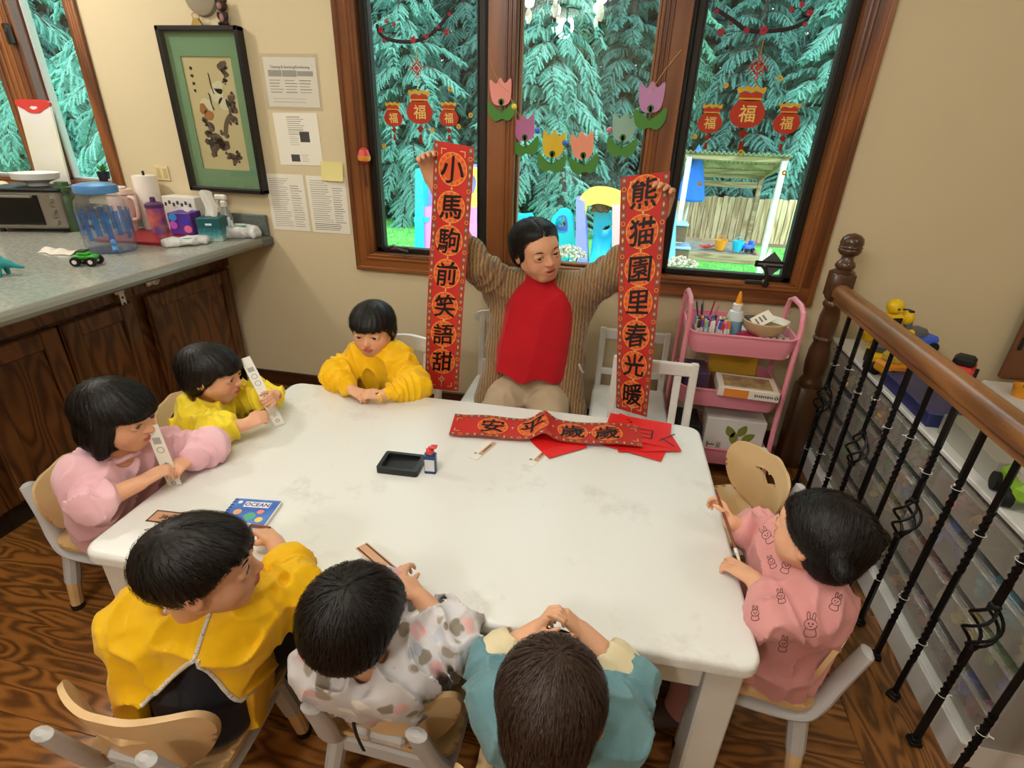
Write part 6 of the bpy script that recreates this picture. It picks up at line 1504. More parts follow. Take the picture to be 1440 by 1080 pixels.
# OCEAN book
bk = thing('spiral_book', 'small blue spiral bound picture book titled OCEAN', 'book', Z(352, 724, TZ), math.radians(8)); bw_, bh_ = .125, .10
mb = MB(); mb.box((0, 0, .006), (bw_, bh_, .012), .001); mb.obj('cover', pm('ocean_blue', (52, 92, 186), .4, var=(14, (86, 140, 214))), bk)
mb = MB(); mb.box((.003, 0, .006), (bw_, bh_-.004, .009)); mb.obj('pages', M_strip, bk)
mb = MB(); mb.box((.008, bh_*.27, .0124), (.07, .022, .0006)); tp = mb.obj('title_plate', pm('plate_white', (236, 238, 246), .5), bk)
vs, fs = text2d('OCEAN', .0195, .02); mb = MB(); mb.add([(x+.008, y+bh_*.27, .0130) for x, y, z in vs], fs); mb.obj('title_lettering', pm('letter_navy', (34, 44, 110), .5), tp, 0, False)
for k in range(9): mb = MB(); y = -bh_*.44+k*bh_*.11; mb.tube([(-bw_/2+.004+.006*math.cos(a), y, .006+.008*math.sin(a)) for a in [j*math.pi/4 for j in range(8)]], .001, 5, True); mb.obj('spiral_ring', M_blk, bk)
for x, y, r, c in ((-.03, -.005, .011, (226, 170, 120)), (.03, .0, .009, (232, 140, 130)), (.01, -.02, .016, (90, 170, 150)), (.04, -.03, .01, (240, 210, 110)), (-.03, -.035, .012, (120, 190, 220)), (-.042, .034, .006, (240, 244, 250))):
    mb = MB(); mb.prism(disc(r, 12), .0005, TR(x, y, .0121)); mb.obj('sea_print', pm('sea_%d_%d_%d' % c, c, .5), bk)
# brushes
M_bamb = pm('brush_handle', (122, 62, 34), .4); M_bris = pm('brush_bristle', (226, 214, 190), .8)
def brush(label, a, b, tip=True, r=.0036):
    a, b = Vector(a), Vector(b); t = thing('writing_brush', label, 'brush', a); d = (b-a).normalized(); q = b-d*.03
    mb = MB(); mb.tube([a, a+d*.01, q], [r*.7, r, r], 8); o1 = mb.obj('handle', M_bamb, t); mb = MB(); mb.tube([q-d*.012, q], [r*1.15, r*1.2], 8); o2 = mb.obj('ferrule', M_wpl, t); mb = MB(); mb.tube([q, q+d*.012, b], [r, r*1.1, .0004], 8); o3 = mb.obj('bristles', M_bris if tip else M_ink, t)
    for o in (o1, o2, o3): o.matrix_parent_inverse = TR(-a)
brush('brown writing brush held by the child in orange smock at the window side', Z(528, 554, .600), Z(586, 539, .612))
brush('brown writing brush held by the girl in dusty pink', Z(1006, 688, .66), Z(1042, 795, .575))
brush('dark writing brush held by the boy with the navy shirt', Z(380, 742, .60), Z(334, 736, .585), False)
brush('thin red writing brush held by the child in teal sweater', Z(762, 884, .615), Z(803, 890, .60), False)
# ================================================================== on the back wall
def wsheet(px, py, dy=0): q = aty(px, py, YW-.002-dy); return q
M_paper = pm('office_paper', (240, 235, 222), .7); M_txt = pm('printed_grey', (120, 116, 108), .7); M_txtd = pm('printed_dark', (74, 72, 70), .7); M_shade = pm('table_shade', (168, 166, 158), .7)
def notice(name, label, cx, cz, w, h, rows, rz=0, holder=False):
    t = thing(name, label, 'notice', (cx, YW-.001, cz)); t.rotation_euler = (0, rz, 0)
    mb = MB(); mb.box((0, -.0006, 0), (w, .0008, h)); mb.obj('paper', M_paper, t, 0)
    if holder: mb = MB(); mb.box((0, -.0022, 0), (w+.03, .0006, h+.03)); mb.obj('clear_cover', M_sleeve, t, 0)
    by = {}
    for m_, x, z, ww, hh in rows: by.setdefault(m_, MB()).box((x*w, -.0012, z*h), (ww*w, .0004, hh*h))
    for m_, mb in by.items(): mb.obj('print', m_, t, 0)
    return t
nr = random.Random(9)
def textlines(x0, x1, z0, z1, n, m=M_txt, th=.006):
    o = []
    for k in range(n):
        z = z0+(z1-z0)*k/max(1, n-1); L = (x1-x0)*nr.uniform(.7, 1); o.append((m, x0+L/2, z, L, th*nr.uniform(.7, 1.1)))
    return o
q = (wsheet(378, 118), wsheet(447, 118)); t = notice('cleaning_notice', 'white printed cleaning notice taped topmost on the cream wall', -1.64, 1.66, .275, .21, [(M_shade, -.3, .18, .26, .13), (M_shade, -.02, .18, .28, .13), (M_lgry, .28, .18, .3, .10)] + [r for c in (-.43, -.13, .15) for r in textlines(c, c+.26, .04, -.2, 5, M_txt, .014)] + textlines(-.4, .42, -.33, -.4, 2), 0, True)
vs, fs = text2d('Cleaning & Sanitizing/Disinfecting', .0155, .01); mb = MB(); mb.add([(x, -.0014, y+.063) for x, y, z in vs], fs); mb.obj('heading', M_txtd, t, 0, False)
t = notice('printed_notice', 'white printed notice with small photos below the cleaning notice', -1.645, 1.41, .24, .24, textlines(-.2, .2, .42, .1, 9, M_txt, .012)+[(M_txtd, .16, .05, .22, .2)]+textlines(-.2, .05, .05, -.1, 5)+[(M_txtd, -.12, -.36, .2, .14)]+textlines(.02, .22, -.3, -.42, 4), -.02)
notice('printed_form', 'dense printed form low on the wall beside the backsplash', -1.755, 1.10, .22, .285, textlines(-.42, .1, .42, -.42, 24, M_lgry, .012)+textlines(.12, .42, .3, -.42, 18, M_txt, .01), -.015)
notice('printed_form', 'dense printed form under the yellow sticky note', -1.52, 1.10, .22, .285, textlines(-.42, .12, .42, -.3, 20, M_lgry, .012)+textlines(.14, .42, .3, -.3, 16, M_txt, .01)+textlines(-.42, .42, -.34, -.44, 4, M_txt, .012), -.01)
t = thing('sticky_note', 'pale yellow sticky note above the printed form', 'note', (-1.475, YW-.004, 1.268)); mb = MB(); mb.sheet(lambda u, v: (-.06+.12*u, -.002-.012*(1-v)**2, -.045+.09*v), 4, 6, .0006); mb.obj('paper', pm('sticky_yellow', (232, 220, 150), .7), t, 60)
# outlet
t = thing('wall_outlet', 'cream electrical outlet plate above the counter', 'outlet', (-2.49, YW-.001, 1.215)); mb = MB(); mb.box((0, -.003, 0), (.085, .006, .075), .002); mb.obj('plate', pm('outlet_cream', (222, 204, 150), .5), t)
for x in (-.02, .02): mb = MB(); mb.box((x, -.0065, 0), (.022, .003, .05), .003); mb.obj('socket', pm('socket_cream', (198, 180, 130), .5), t)
# framed painting
FX0, FX1, FZ0, FZ1 = -2.30, -1.855, 1.14, 1.885
pc = thing('framed_painting', 'framed crane and pine painting in a green mat on the cream wall', 'picture', ((FX0+FX1)/2, YW-.001, (FZ0+FZ1)/2)); w, h = FX1-FX0, FZ1-FZ0; M_frb = pm('frame_black', (26, 22, 22), .35); fd = .05; fw = .022
for c, sz in (((0, -fd/2, h/2-fw/2), (w, fd, fw)), ((0, -fd/2, -h/2+fw/2), (w, fd, fw)), ((-w/2+fw/2, -fd/2, 0), (fw, fd, h)), ((w/2-fw/2, -fd/2, 0), (fw, fd, h))): mb = MB(); mb.box(c, sz, .004); mb.obj('frame_bar', M_frb, pc)
mb = MB(); mb.prism([[(-w/2+.01, -h/2+.01), (w/2-.01, -h/2+.01), (w/2-.01, h/2-.01), (-w/2+.01, h/2-.01)], [(-.138, -.262), (-.138, .25), (.138, .25), (.138, -.262)]], .004, Matrix(((1, 0, 0, 0), (0, 0, -1, -.012), (0, 1, 0, 0), (0, 0, 0, 1)))); mb.obj('mat_board', pm('mat_green', (122, 156, 120), .8), pc)
mb = MB(); mb.box((0, -.008, 0), (.29, .003, .54)); mb.obj('painting', pm('silk_cream', (212, 192, 148), .8), pc)
M_pt = [pm('paint_plum', (74, 54, 54), .8, var=(60, (110, 86, 80))), pm('paint_white', (226, 214, 186), .8), pm('paint_black', (34, 28, 28), .8), pm('paint_rust', (176, 112, 60), .8), pm('paint_trunk', (104, 84, 68), .8)]
def dab(mi, pts, name): mb = MB(); mb.prism(poly2([(a*.135, b*.25) for a, b in pts], 5), .0006, Matrix(((1, 0, 0, 0), (0, 0, -1, -.0098-.0002*mi), (0, 1, 0, -.005), (0, 0, 0, 1)))); mb.obj(name, M_pt[mi], pc, 0)
pr2 = random.Random(2)
def blob(x, y, r, mi, n=9, name='pine_cluster'): dab(mi, [(x+r*pr2.uniform(.6, 1.2)*math.cos(2*math.pi*k/n), y+r*.5*pr2.uniform(.6, 1.2)*math.sin(2*math.pi*k/n)) for k in range(n)], name)
dab(4, [(.15, -.35), (.3, -.1), (.6, .05), (.75, -.1), (.62, -.05), (.4, -.2), (.28, -.42)], 'trunk'); dab(4, [(.6, 0), (.7, .2), (.78, .4), (.7, .3), (.55, .1)], 'trunk')
for x, y, r in ((.55, .85, .22), (.68, .72, .16), (.62, .62, .12), (.72, .3, .18), (.78, .1, .2), (.65, -.05, .2), (-.35, -.2, .2), (-.5, -.35, .22), (-.2, -.45, .3), (.1, -.55, .3), (-.4, -.6, .3), (.3, -.75, .2), (.62, -.78, .18), (.45, -.85, .16), (-.55, -.1, .16)):
    blob(x, y, r*.8, 0)
    for k in range(4): blob(x+pr2.uniform(-1, 1)*r, y+pr2.uniform(-.6, .6)*r, r*pr2.uniform(.25, .5), (0, 4, 0, 2)[k], 8)
blob(-.3, .18, .3, 1, name='crane'); blob(.15, .35, .3, 1, name='crane'); blob(.3, .5, .24, 1, name='crane'); blob(.4, .2, .25, 1, name='crane'); blob(-.5, .1, .2, 3, name='rust_leaf'); blob(-.35, 0, .22, 3, name='rust_leaf')
for pts in ([(-.05, .75), (.0, .7), (.02, .5), (.08, .4), (.05, .38), (-.03, .52), (-.04, .68)], [(-.2, .4), (-.12, .36), (-.1, .2), (-.05, .1), (-.1, .1), (-.16, .22), (-.17, .34)], [(.5, .3), (.65, .22), (.6, .1), (.5, .18)]): dab(2, pts, 'crane_neck')
for k in range(4): blob(-.72, .82-.13*k, .07, 2, 6, 'signature')
mb = MB(); mb.box((0, -.045, 0), (w-.03, .001, h-.03)); mb.obj('glazing', glassy('picture_glass', (250, 252, 250), .02), pc, 0)
# things standing on the frame
q = V(-2.075, YW-.03, FZ1); t = thing('metal_clip', 'small brass bulldog clip on top of the painting frame', 'clip', q); mb = MB(); mb.prism([(-.03, 0), (.03, 0), (.012, .03), (-.012, .03)], .012, TR(0, .006, 0) @ Matrix.Rotation(math.pi/2, 4, 'X')); mb.tube([(-.014, 0, .025), (-.02, 0, .045), (0, 0, .055), (.02, 0, .045), (.014, 0, .025)], .002, 6); mb.obj('jaws', pm('brass', (170, 140, 80), .35, .8), t)
t = thing('bear_figurine', 'small dark brown bear figurine standing on the painting frame', 'figurine', (-1.93, YW-.028, FZ1)); M_bear = pm('bear_dark', (54, 34, 32), .6)
mb = MB(); mb.ell((0, 0, .03), (.022, .016, .03), 12, 8); mb.ell((0, 0, .078), (.026, .02, .024), 12, 8)
for q in (-1, 1): mb.ell((q*.022, 0, .098), .009, 8, 6); mb.ell((q*.018, -.006, .007), (.009, .012, .008), 8, 6); mb.ell((q*.022, -.004, .04), (.007, .008, .016), 8, 6)
mb.obj('bear_body', M_bear, t); mb = MB(); mb.ell((0, -.018, .074), (.013, .006, .014), 10, 6); mb.ell((0, -.014, .03), (.011, .005, .018), 10, 6); mb.obj('bear_belly', pm('bear_pale', (150, 110, 104), .6), t)
t = thing('round_wall_plate', 'round grey plate high on the wall above the painting', 'wall plate', aty(284, -6, YW)); t.location.y = YW-.001; mb = MB(); mb.lathe([(.001, 0), (.085, 0), (.08, .02), (.05, .03), (.001, .032)], 28, Matrix.Rotation(math.pi/2, 4, 'X')); mb.obj('disc', pm('plate_grey', (150, 138, 116), .5), t)

# ================================================================== on the window: stickers, garland, lantern
YG = YW+.047
GM = Matrix(((1, 0, 0, 0), (0, 0, -1, YG), (0, 1, 0, 0), (0, 0, 0, 1)))
def gp(px, py, y=YG): q = aty(px, py, y); return V(q.x, q.z, 0)
def flat(name, m, par, polys, lay=0, loc=None, th=.0006):
    x, z = loc; mb = MB(); mb.prism(polys, th, TR(x, YG-.0006*lay, z) @ Matrix.Rotation(math.pi/2, 4, 'X')); return mb.obj(name, m, par, 0)
M_bagr = pm('sticker_red', (186, 52, 26), .5, emit=None); M_bagg = pm('sticker_gold', (214, 168, 40), .5); M_faint = glassy('faint_sticker', (214, 150, 130), .1, alpha_mix=.45, body=(190, 60, 40)); M_stbr = pm('sticker_bark', (40, 26, 28), .6); M_blos = pm('sticker_blossom', (170, 40, 62), .6)
def lucky_bag(px, py, s, label):
    c = gp(px, py); k = s; t = thing('lucky_bag_sticker', label, 'window sticker', (c.x, YG, c.y)); z0 = (0, 0)
    def fl2(n, m, P, lay): mb = MB(); mb.prism(P, .0006, TR(0, -.0006*lay, 0) @ Matrix.Rotation(math.pi/2, 4, 'X')); mb.obj(n, m, t, 0)
    fl2('pouch', M_bagr, poly2([(a*k, b*k) for a, b in [(-.55, .45), (-.8, .2), (-1, -.25), (-.8, -.75), (-.35, -1), (.35, -1), (.8, -.75), (1, -.25), (.8, .2), (.55, .45), (0, .5)]], 4), 1)
    fl2('mouth', M_bagr, poly2([(a*k, b*k) for a, b in [(-.55, .45), (-.62, .8), (-.3, .9), (0, .82), (.3, .9), (.62, .8), (.55, .45)]], 3), 1)
    fl2('frill', M_bagg, poly2([(a*k, b*k) for a, b in [(-.72, .8), (-.78, 1.15), (-.5, 1.05), (-.25, 1.2), (0, 1.08), (.25, 1.2), (.5, 1.05), (.78, 1.15), (.72, .8), (.3, .95), (0, .85), (-.3, .95)]], 3), 2)
    fl2('cord', M_bagg, rrect(1.3*k, .1*k, .04*k, 2, (0, .52*k)), 2)
    vs, fs = text2d('福', .98*k, .012); mb = MB(); mb.add([(x, -.0014, z_-.25*k) for x, z_, _ in vs], fs); mb.obj('character', pm('sticker_pale_gold', (232, 200, 110), .5), t, 0, False)
    mb = MB(); mb.prism([disc(.12*k, 10, (0, -1.5*k)), disc(.05*k, 8, (0, -1.5*k))[::-1]], .0006, TR(0, 0, 0) @ Matrix.Rotation(math.pi/2, 4, 'X')); mb.prism([(0, -1.1*k), (.3*k, -1.35*k), (0, -1.6*k), (-.3*k, -1.35*k)], .0005, Matrix.Rotation(math.pi/2, 4, 'X')); mb.prism([(-.1*k, -1.75*k), (.1*k, -1.75*k), (.14*k, -2.3*k), (-.14*k, -2.3*k)], .0005, Matrix.Rotation(math.pi/2, 4, 'X')); mb.obj('tassel', M_faint, t, 0)
for px, py, s, lab in ((553, 162, .048, 'small lucky bag sticker nearest the paper notices'), (590, 152, .066, 'big lucky bag sticker on the pane beside the notices'), (631, 162, .048, 'small lucky bag sticker beside the mullion nearer the notices'), (999, 168, .052, 'small lucky bag sticker beside the mullion nearer the cart'), (1052, 153, .072, 'big lucky bag sticker above the sandbox shed'), (1107, 168, .054, 'small lucky bag sticker nearest the bare cream wall')): lucky_bag(px, py, s, lab)
def knot_sticker(px, py, s, label):
    c = gp(px, py); t = thing('knot_sticker', label, 'window sticker', (c.x, YG, c.y)); R90 = Matrix.Rotation(math.pi/2, 4, 'X')
    mb = MB(); mb.prism([[(0, s), (s, 0), (0, -s), (-s, 0)], [(0, s*.72), (-s*.72, 0), (0, -s*.72), (s*.72, 0)]], .0006, R90); mb.prism([(0, s*.5), (s*.5, 0), (0, -s*.5), (-s*.5, 0)], .0006, R90); mb.obj('lozenge', M_bagr, t, 0)
    mb = MB()
    for x, y in ((1.1, 0), (-1.1, 0), (.55, .7), (-.55, .7), (.55, -.7), (-.55, -.7), (0, 1.25), (0, -1.25)): mb.prism([disc(s*.3, 12, (x*s, y*s)), disc(s*.18, 12, (x*s, y*s))[::-1]], .0006, R90)
    mb.obj('loops', M_bagr, t, 0); mb = MB(); mb.box((0, -.0003, s*2.2), (.002, .0006, s*2)); mb.box((0, -.0003, -s*2.2), (.002, .0006, s*1.6)); mb.obj('string', M_bagg, t, 0)
knot_sticker(586, 96, .026, 'red knot sticker above the big lucky bag beside the notices'); knot_sticker(1066, 95, .03, 'red knot sticker above the big lucky bag over the shed')
def plum(pts, twigs, blos, label):
    t = thing('plum_branch_sticker', label, 'window sticker', aty(*pts[0], YG)); inv = TR(-Vector(t.location)); mb = MB()
    mb.tube([aty(a, b, YG-.001) for a, b in [(q.x, q.y) for q in spline([(a, b, 0) for a, b in pts], 4)]], .0075, 6, flat=.25)
    for tw in twigs: mb.tube([aty(a, b, YG-.001) for a, b in tw], [.0045, .0015] if len(tw) == 2 else [.005, .004, .0015], 6, flat=.3)
    o = mb.obj('branch', M_stbr, t); o.matrix_parent_inverse = inv
    for px, py, s in blos:
        c = aty(px, py, YG-.004); mb = MB()
        for k in range(5): a = k*1.2566; mb.ell((c.x+s*.6*math.cos(a), c.y, c.z+s*.6*math.sin(a)), (s*.5, .001, s*.5), 8, 4)
        o = mb.obj('blossom', M_blos, t); o.matrix_parent_inverse = inv
plum([(530, 34), (534, 46), (545, 55), (575, 59), (600, 52), (615, 40), (630, 22), (640, 13)], [[(534, 44), (540, 36), (553, 30)], [(560, 56), (557, 62)], [(600, 52), (625, 46), (640, 45)], [(575, 58), (570, 63)], [(608, 45), (612, 38)]], [(535, 42, .012), (543, 30, .008), (554, 34, .009), (581, 56, .014), (600, 51, .01), (628, 45, .012), (632, 20, .008), (616, 38, .007), (540, 57, .008)], 'dark plum branch sticker at the top of the pane beside the notices')
plum([(1143, 10), (1138, 22), (1130, 32), (1110, 40), (1080, 44), (1050, 42), (1030, 28), (1005, 12)], [[(1050, 42), (1020, 46), (1000, 48)], [(1136, 24), (1122, 10), (1120, 0)], [(1122, 12), (1105, 8)], [(1100, 41), (1098, 50)], [(1075, 43), (1066, 28)], [(1040, 36), (1042, 30)]], [(1139, 18, .012), (1128, 6, .01), (1113, 13, .01), (1074, 43, .016), (1050, 43, .011), (1014, 45, .014), (1008, 16, .009), (1028, 33, .007), (1132, 34, .009)], 'dark plum branch sticker at the top of the pane over the shed')
for k, (px, py) in enumerate(((633, 125), (662, 162), (608, 183), (540, 205), (1021, 120), (1097, 110), (977, 192), (1042, 214), (1103, 243), (984, 258), (645, 178))):
    c = aty(px, py, YG); t = thing('coin_sticker', 'tiny gold coin sticker on the window glass', 'window sticker', c, 0, 'gold coin stickers'); mb = MB(); mb.prism([disc(.011, 14), disc(.004, 8)[::-1]], .0006, Matrix.Rotation(math.pi/2, 4, 'X')); mb.obj('coin', M_bagg, t, 0)
# tulip garland
TUL = [(705, 141, (240, 158, 150), YW-.03, 'pink felt tulip of the garland on the mullion nearer the notices', 26), (738, 191, (196, 120, 170), YW+.0, 'mauve felt tulip of the garland next to the mullion nearer the notices', 26), (777, 214, (226, 192, 60), YW+.0, 'yellow felt tulip in the garland', 27), (820, 216, (246, 160, 132), YW+.0, 'peach felt tulip in the garland', 27), (876, 191, (150, 186, 170), YW+.0, 'sage green felt tulip in the garland', 27), (915, 150, (196, 142, 190), YW-.03, 'lilac felt tulip of the garland on the mullion nearer the cart', 28)]
M_felt = pm('felt_green', (84, 140, 66), .9); M_feltd = pm('felt_dark_green', (70, 110, 60), .9)
for px, py, c, y, lab, s in TUL:
    q = aty(px, py, y); k = s/744*q.y*1.08; t = thing('felt_tulip', lab, 'garland', q); t.rotation_euler = (0, rnd.uniform(-.2, .2), 0); m_ = pm('felt_%d_%d_%d' % c, c, .9, bump=(300, .3, .001)); R90 = Matrix.Rotation(math.pi/2, 4, 'X')
    mb = MB(); mb.prism(poly2([(a*k, b*k) for a, b in [(-.42, .0), (-.5, .55), (-.46, .85), (-.2, .66), (0, .9), (.2, .66), (.46, .85), (.5, .55), (.42, .0), (.2, -.2), (-.2, -.2)]], 3), .003, R90); mb.obj('flower', m_, t)
    mb = MB(); mb.prism(poly2([(a*k, b*k) for a, b in [(0, -.75), (-.3, -.85), (-.6, -.55), (-.62, -.05), (-.3, -.3), (0, -.45), (.3, -.3), (.62, -.05), (.6, -.55), (.3, -.85)]], 3), .003, TR(0, -.002, 0) @ R90); mb.obj('leaves', M_felt, t)
    mb = MB(); mb.prism(disc(.13*k, 14, (0, -.06*k)), .004, TR(0, -.003, 0) @ R90); mb.prism([(-.05*k, -.5*k), (.05*k, -.5*k), (.05*k, 0), (-.05*k, 0)], .004, TR(0, -.003, 0) @ R90); mb.obj('stem', M_feltd, t)
for px, py, m_, y in ((723, 150, P_yel, YW-.035), (756, 184, P_blu, YW), (794, 201, P_blu, YW), (857, 183, plastic('rose', (240, 140, 180)), YW), (895, 157, P_grn, YW-.01)):
    c = aty(px, py, y); mb = MB(); mb.ell((0, 0, 0), .0125, 12, 8); o = mb.obj('garland_bead', m_); o.location = c; tag(o, {723: 'yellow bead beside the pink felt tulip', 756: 'blue bead beside the mauve felt tulip', 794: 'blue bead between the yellow and peach tulips', 857: 'pink bead beside the sage felt tulip', 895: 'green bead beside the lilac felt tulip'}[px], 'bead')
mb = MB(); mb.tube([aty(a, b, YW-.002 if 730 < a < 900 else YW-.035) for a, b in ((690, 88), (703, 120), (715, 128), (723, 150), (738, 175), (756, 184), (777, 196), (794, 201), (820, 198), (857, 183), (876, 172), (895, 157), (915, 128), (934, 100), (958, 70))], .0012, 5); o = mb.obj('garland_string', M_gold2); tag(o, 'thin string of the tulip garland across the middle pane', 'string')
# red lantern ornament on the window frame
q = aty(512, 220, YW-.03); t = thing('lantern_ornament', 'small red paper lantern ornament hanging on the window casing', 'ornament', q); mb = MB(); mb.lathe([(.008, .04), (.022, .03), (.03, .005), (.026, -.02), (.012, -.032), (.008, -.034)], 12); mb.obj('lantern', P_red, t, 20); mb = MB(); mb.lathe([(.0315, .004), (.031, -.012), (.027, -.02)], 12, cap=False); mb.obj('gold_band', M_gold, t)
mb = MB(); mb.tube([(0, 0, .1), (0, 0, .04)], .0012, 5); mb.obj('cord', P_red, t)
mb = MB()
for k in range(5): mb.tube([(0, 0, -.03), (.004*math.cos(k*1.25), .004*math.sin(k*1.25), -.14)], .0012, 5)
mb.obj('tassel', pm('tassel_red', (96, 22, 24), .8), t)
# diamond sticker
q = aty(1085, 372, YG); t = thing('diamond_sticker', 'small dark diamond shaped sticker low on the pane over the crank', 'window sticker', q); R90 = Matrix.Rotation(math.pi/2, 4, 'X'); mb = MB(); mb.prism([(0, .06), (.06, 0), (0, -.06), (-.06, 0)], .0006, R90); mb.obj('diamond', pm('sticker_smoke', (84, 82, 84), .5), t, 0); mb = MB(); mb.prism(rrect(.15, .03, .004, 2), .0006, TR(0, -.001, 0) @ R90); mb.obj('band', M_blk, t, 0); mb = MB(); mb.prism(rrect(.12, .008, .002, 2), .0004, TR(0, -.0018, 0) @ R90); mb.obj('band_print', M_txt, t, 0)
# ================================================================== on the counter
def cz(px, py, y=None): q = atz(px, py, CT) if y is None else aty(px, py, y); return V(q.x, q.y, CT)
M_clear = glassy('clear_plastic', (244, 247, 250), .04, alpha_mix=.05, body=(200, 210, 225)); M_water = glassy('jug_blue_film', (150, 184, 232), .05, alpha_mix=.35, body=(92, 142, 220))
M_lidb = pm('lid_blue', (84, 140, 200), .3)
# water jug
jg = thing('drink_dispenser', 'clear plastic drink dispenser jug with blue lid and blue printed bars', 'dispenser', V(-2.34, 2.10, CT)); R_ = .103
mb = MB(); mb.lathe([(.001, .004), (R_*.94, .004), (R_, .03), (R_, .19), (R_*.93, .225), (R_*.72, .25), (R_*.70, .262)], 32, cap=False); mb.obj('jar', M_clear, jg, 60)
mb = MB(); mb.lathe([(.001, .0015), (R_*.93, .0015), (R_*.95, .006), (.001, .006)], 24); mb.obj('base', glassy('base_clear', (200, 210, 225), .05, alpha_mix=.3, body=(180, 196, 220)), jg)
mb = MB(); mb.lathe([(.001, .012), (R_*.95, .012), (R_*.965, .03), (R_*.965, .13), (.001, .13)], 28); mb.obj('water', glassy('water', (240, 246, 252), .02, alpha_mix=.04, body=(190, 206, 226)), jg, 50)
for k in range(16):
    a0 = 2*math.pi*k/16; mb = MB(); z0 = .06+.02*(k % 2); mb.sheet(lambda u, v: ((R_+.0012)*math.cos(a0+.22*u), (R_+.0012)*math.sin(a0+.22*u), z0+(.185-z0)*v), 4, 2); mb.obj('printed_bar', M_water, jg, 60)
mb = MB(); mb.lathe([(R_*.72, .255), (R_*.82, .258), (R_*.84, .275), (R_*.80, .29), (R_*.5, .298), (.001, .3)], 28); mb.obj('lid', M_lidb, jg, 40)
mb = MB(); mb.tube([(R_*.8, -R_*.62, .035), (R_*.98, -R_*.78, .035), (R_*1.08, -R_*.86, .02)], .012, 10); mb.ell((R_*.98, -R_*.78, .055), (.012, .012, .016), 10, 6); mb.obj('tap', M_lidb, jg)
# toy monster truck
tk = thing('toy_truck', 'green toy monster truck on big black wheels on the counter', 'toy', V(-2.19, 1.83, CT), math.radians(20)); M_grnp = plastic('truck_green', (60, 170, 50))
mb = MB(); mb.box((0, 0, .036), (.085, .042, .016), .005); mb.box((-.004, 0, .05), (.045, .038, .016), .006); mb.obj('body', M_grnp, tk); mb = MB(); mb.box((-.004, 0, .0605), (.034, .034, .008), .003); mb.box((.0, 0, .026), (.07, .03, .008), .002); mb.obj('cab', M_blk, tk)
for x in (-.03, .03):
    for y in (-.027, .027):
        mb = MB(); mb.lathe([(.006, -.009), (.018, -.009), (.0195, -.004), (.0195, .004), (.018, .009), (.006, .009)], 16, TR(x, y, .0195) @ Matrix.Rotation(math.pi/2, 4, 'X')); wh = mb.obj('wheel', M_rubber, tk); mb = MB(); mb.lathe([(.001, -.0095), (.009, -.0095), (.009, .0095), (.001, .0095)], 12, TR(x, y, .0195) @ Matrix.Rotation(math.pi/2, 4, 'X')); mb.obj('hub', M_wpl, wh)
# toaster oven
to = thing('toaster_oven', 'silver and black toaster oven on the counter under the window', 'toaster oven', V(-3.09, 2.42, CT), math.radians(18)); to.scale = (.92, .95, 1); M_steel = pm('brushed_steel', (170, 166, 158), .35, .8); M_dglass = pm('oven_glass', (24, 26, 26), .1)
mb = MB(); mb.box((0, 0, .115), (.40, .27, .19), .012); mb.obj('body', M_steel, to); mb = MB(); mb.box((0, 0, .214), (.41, .28, .012), .005); mb.obj('top', M_blk, to)
mb = MB(); mb.box((-.045, -.137, .115), (.28, .008, .15), .004); dr = mb.obj('door', M_dglass, to); mb = MB(); mb.tube([(-.17, -.165, .185), (.08, -.165, .185)], .007, 8); mb.tube([(-.16, -.14, .185), (-.16, -.165, .185)], .005, 6); mb.tube([(.07, -.14, .185), (.07, -.165, .185)], .005, 6); mb.obj('door_handle', M_steel, dr)
for z in (.06, .115, .17): mb = MB(); mb.lathe([(.001, 0), (.02, 0), (.018, .02), (.001, .021)], 14, TR(.155, -.136, z) @ Matrix.Rotation(math.pi/2, 4, 'X')); mb.obj('knob', M_steel, to)
for x in (-.17, .17):
    for y in (-.1, .1): mb = MB(); mb.lathe([(.014, 0), (.012, .022)], 10, TR(x, y, 0)); mb.obj('foot', M_blk, to)
# red pot, straw basket, bowl, cutting board behind
def lathe_thing(name, label, cat, loc, prof, m, part, n=28): t = thing(name, label, cat, loc); mb = MB(); mb.lathe(prof, n, cap=False); mb.obj(part, m, t, 50); return t
lathe_thing('red_pot', 'dark red enamel pot at the window end of the counter', 'pot', V(-3.385, 2.44, CT), [(.001, 0), (.08, 0), (.088, .02), (.088, .11), (.092, .115), (.084, .118), (.08, .02), (.001, .015)], pm('pot_red', (140, 22, 36), .3), 'pot')
t = thing('straw_hat', 'pale straw hat propped on the dark red pot', 'hat', V(-3.385, 2.44, CT+.12)); mb = MB(); mb.lathe([(.125, .0), (.10, .012), (.095, .02), (.085, .075), (.055, .105), (.001, .115)], 26, cap=False); mb.obj('hat', pm('straw', (226, 208, 160), .8, var=(40, (236, 222, 180)), bump=(150, .6, .003)), t, 50)
q = aty(55, 250, 2.44); t = lathe_thing('footed_bowl', 'white footed porcelain bowl on the toaster oven', 'bowl', V(-3.08, 2.44, CT+.221), [(.001, 0), (.045, 0), (.05, .015), (.06, .02), (.10, .035), (.108, .065), (.104, .066), (.09, .04), (.001, .028)], pm('porcelain', (236, 238, 238), .2), 'bowl')
q = aty(30, 180, 2.52); t = thing('cutting_board', 'white cutting board with red handle leaning in the counter window', 'cutting board', V(q.x, 2.6, CT+.115)); M = Matrix.Rotation(math.radians(-4), 4, 'X') @ Matrix.Rotation(math.pi/2, 4, 'X')
mb = MB(); mb.prism(rrect(.21, .44, .02, 4, (0, .28)), .012, M); mb.obj('board', pm('board_white', (238, 236, 240), .5, var=(3, (236, 232, 206))), t, 40)
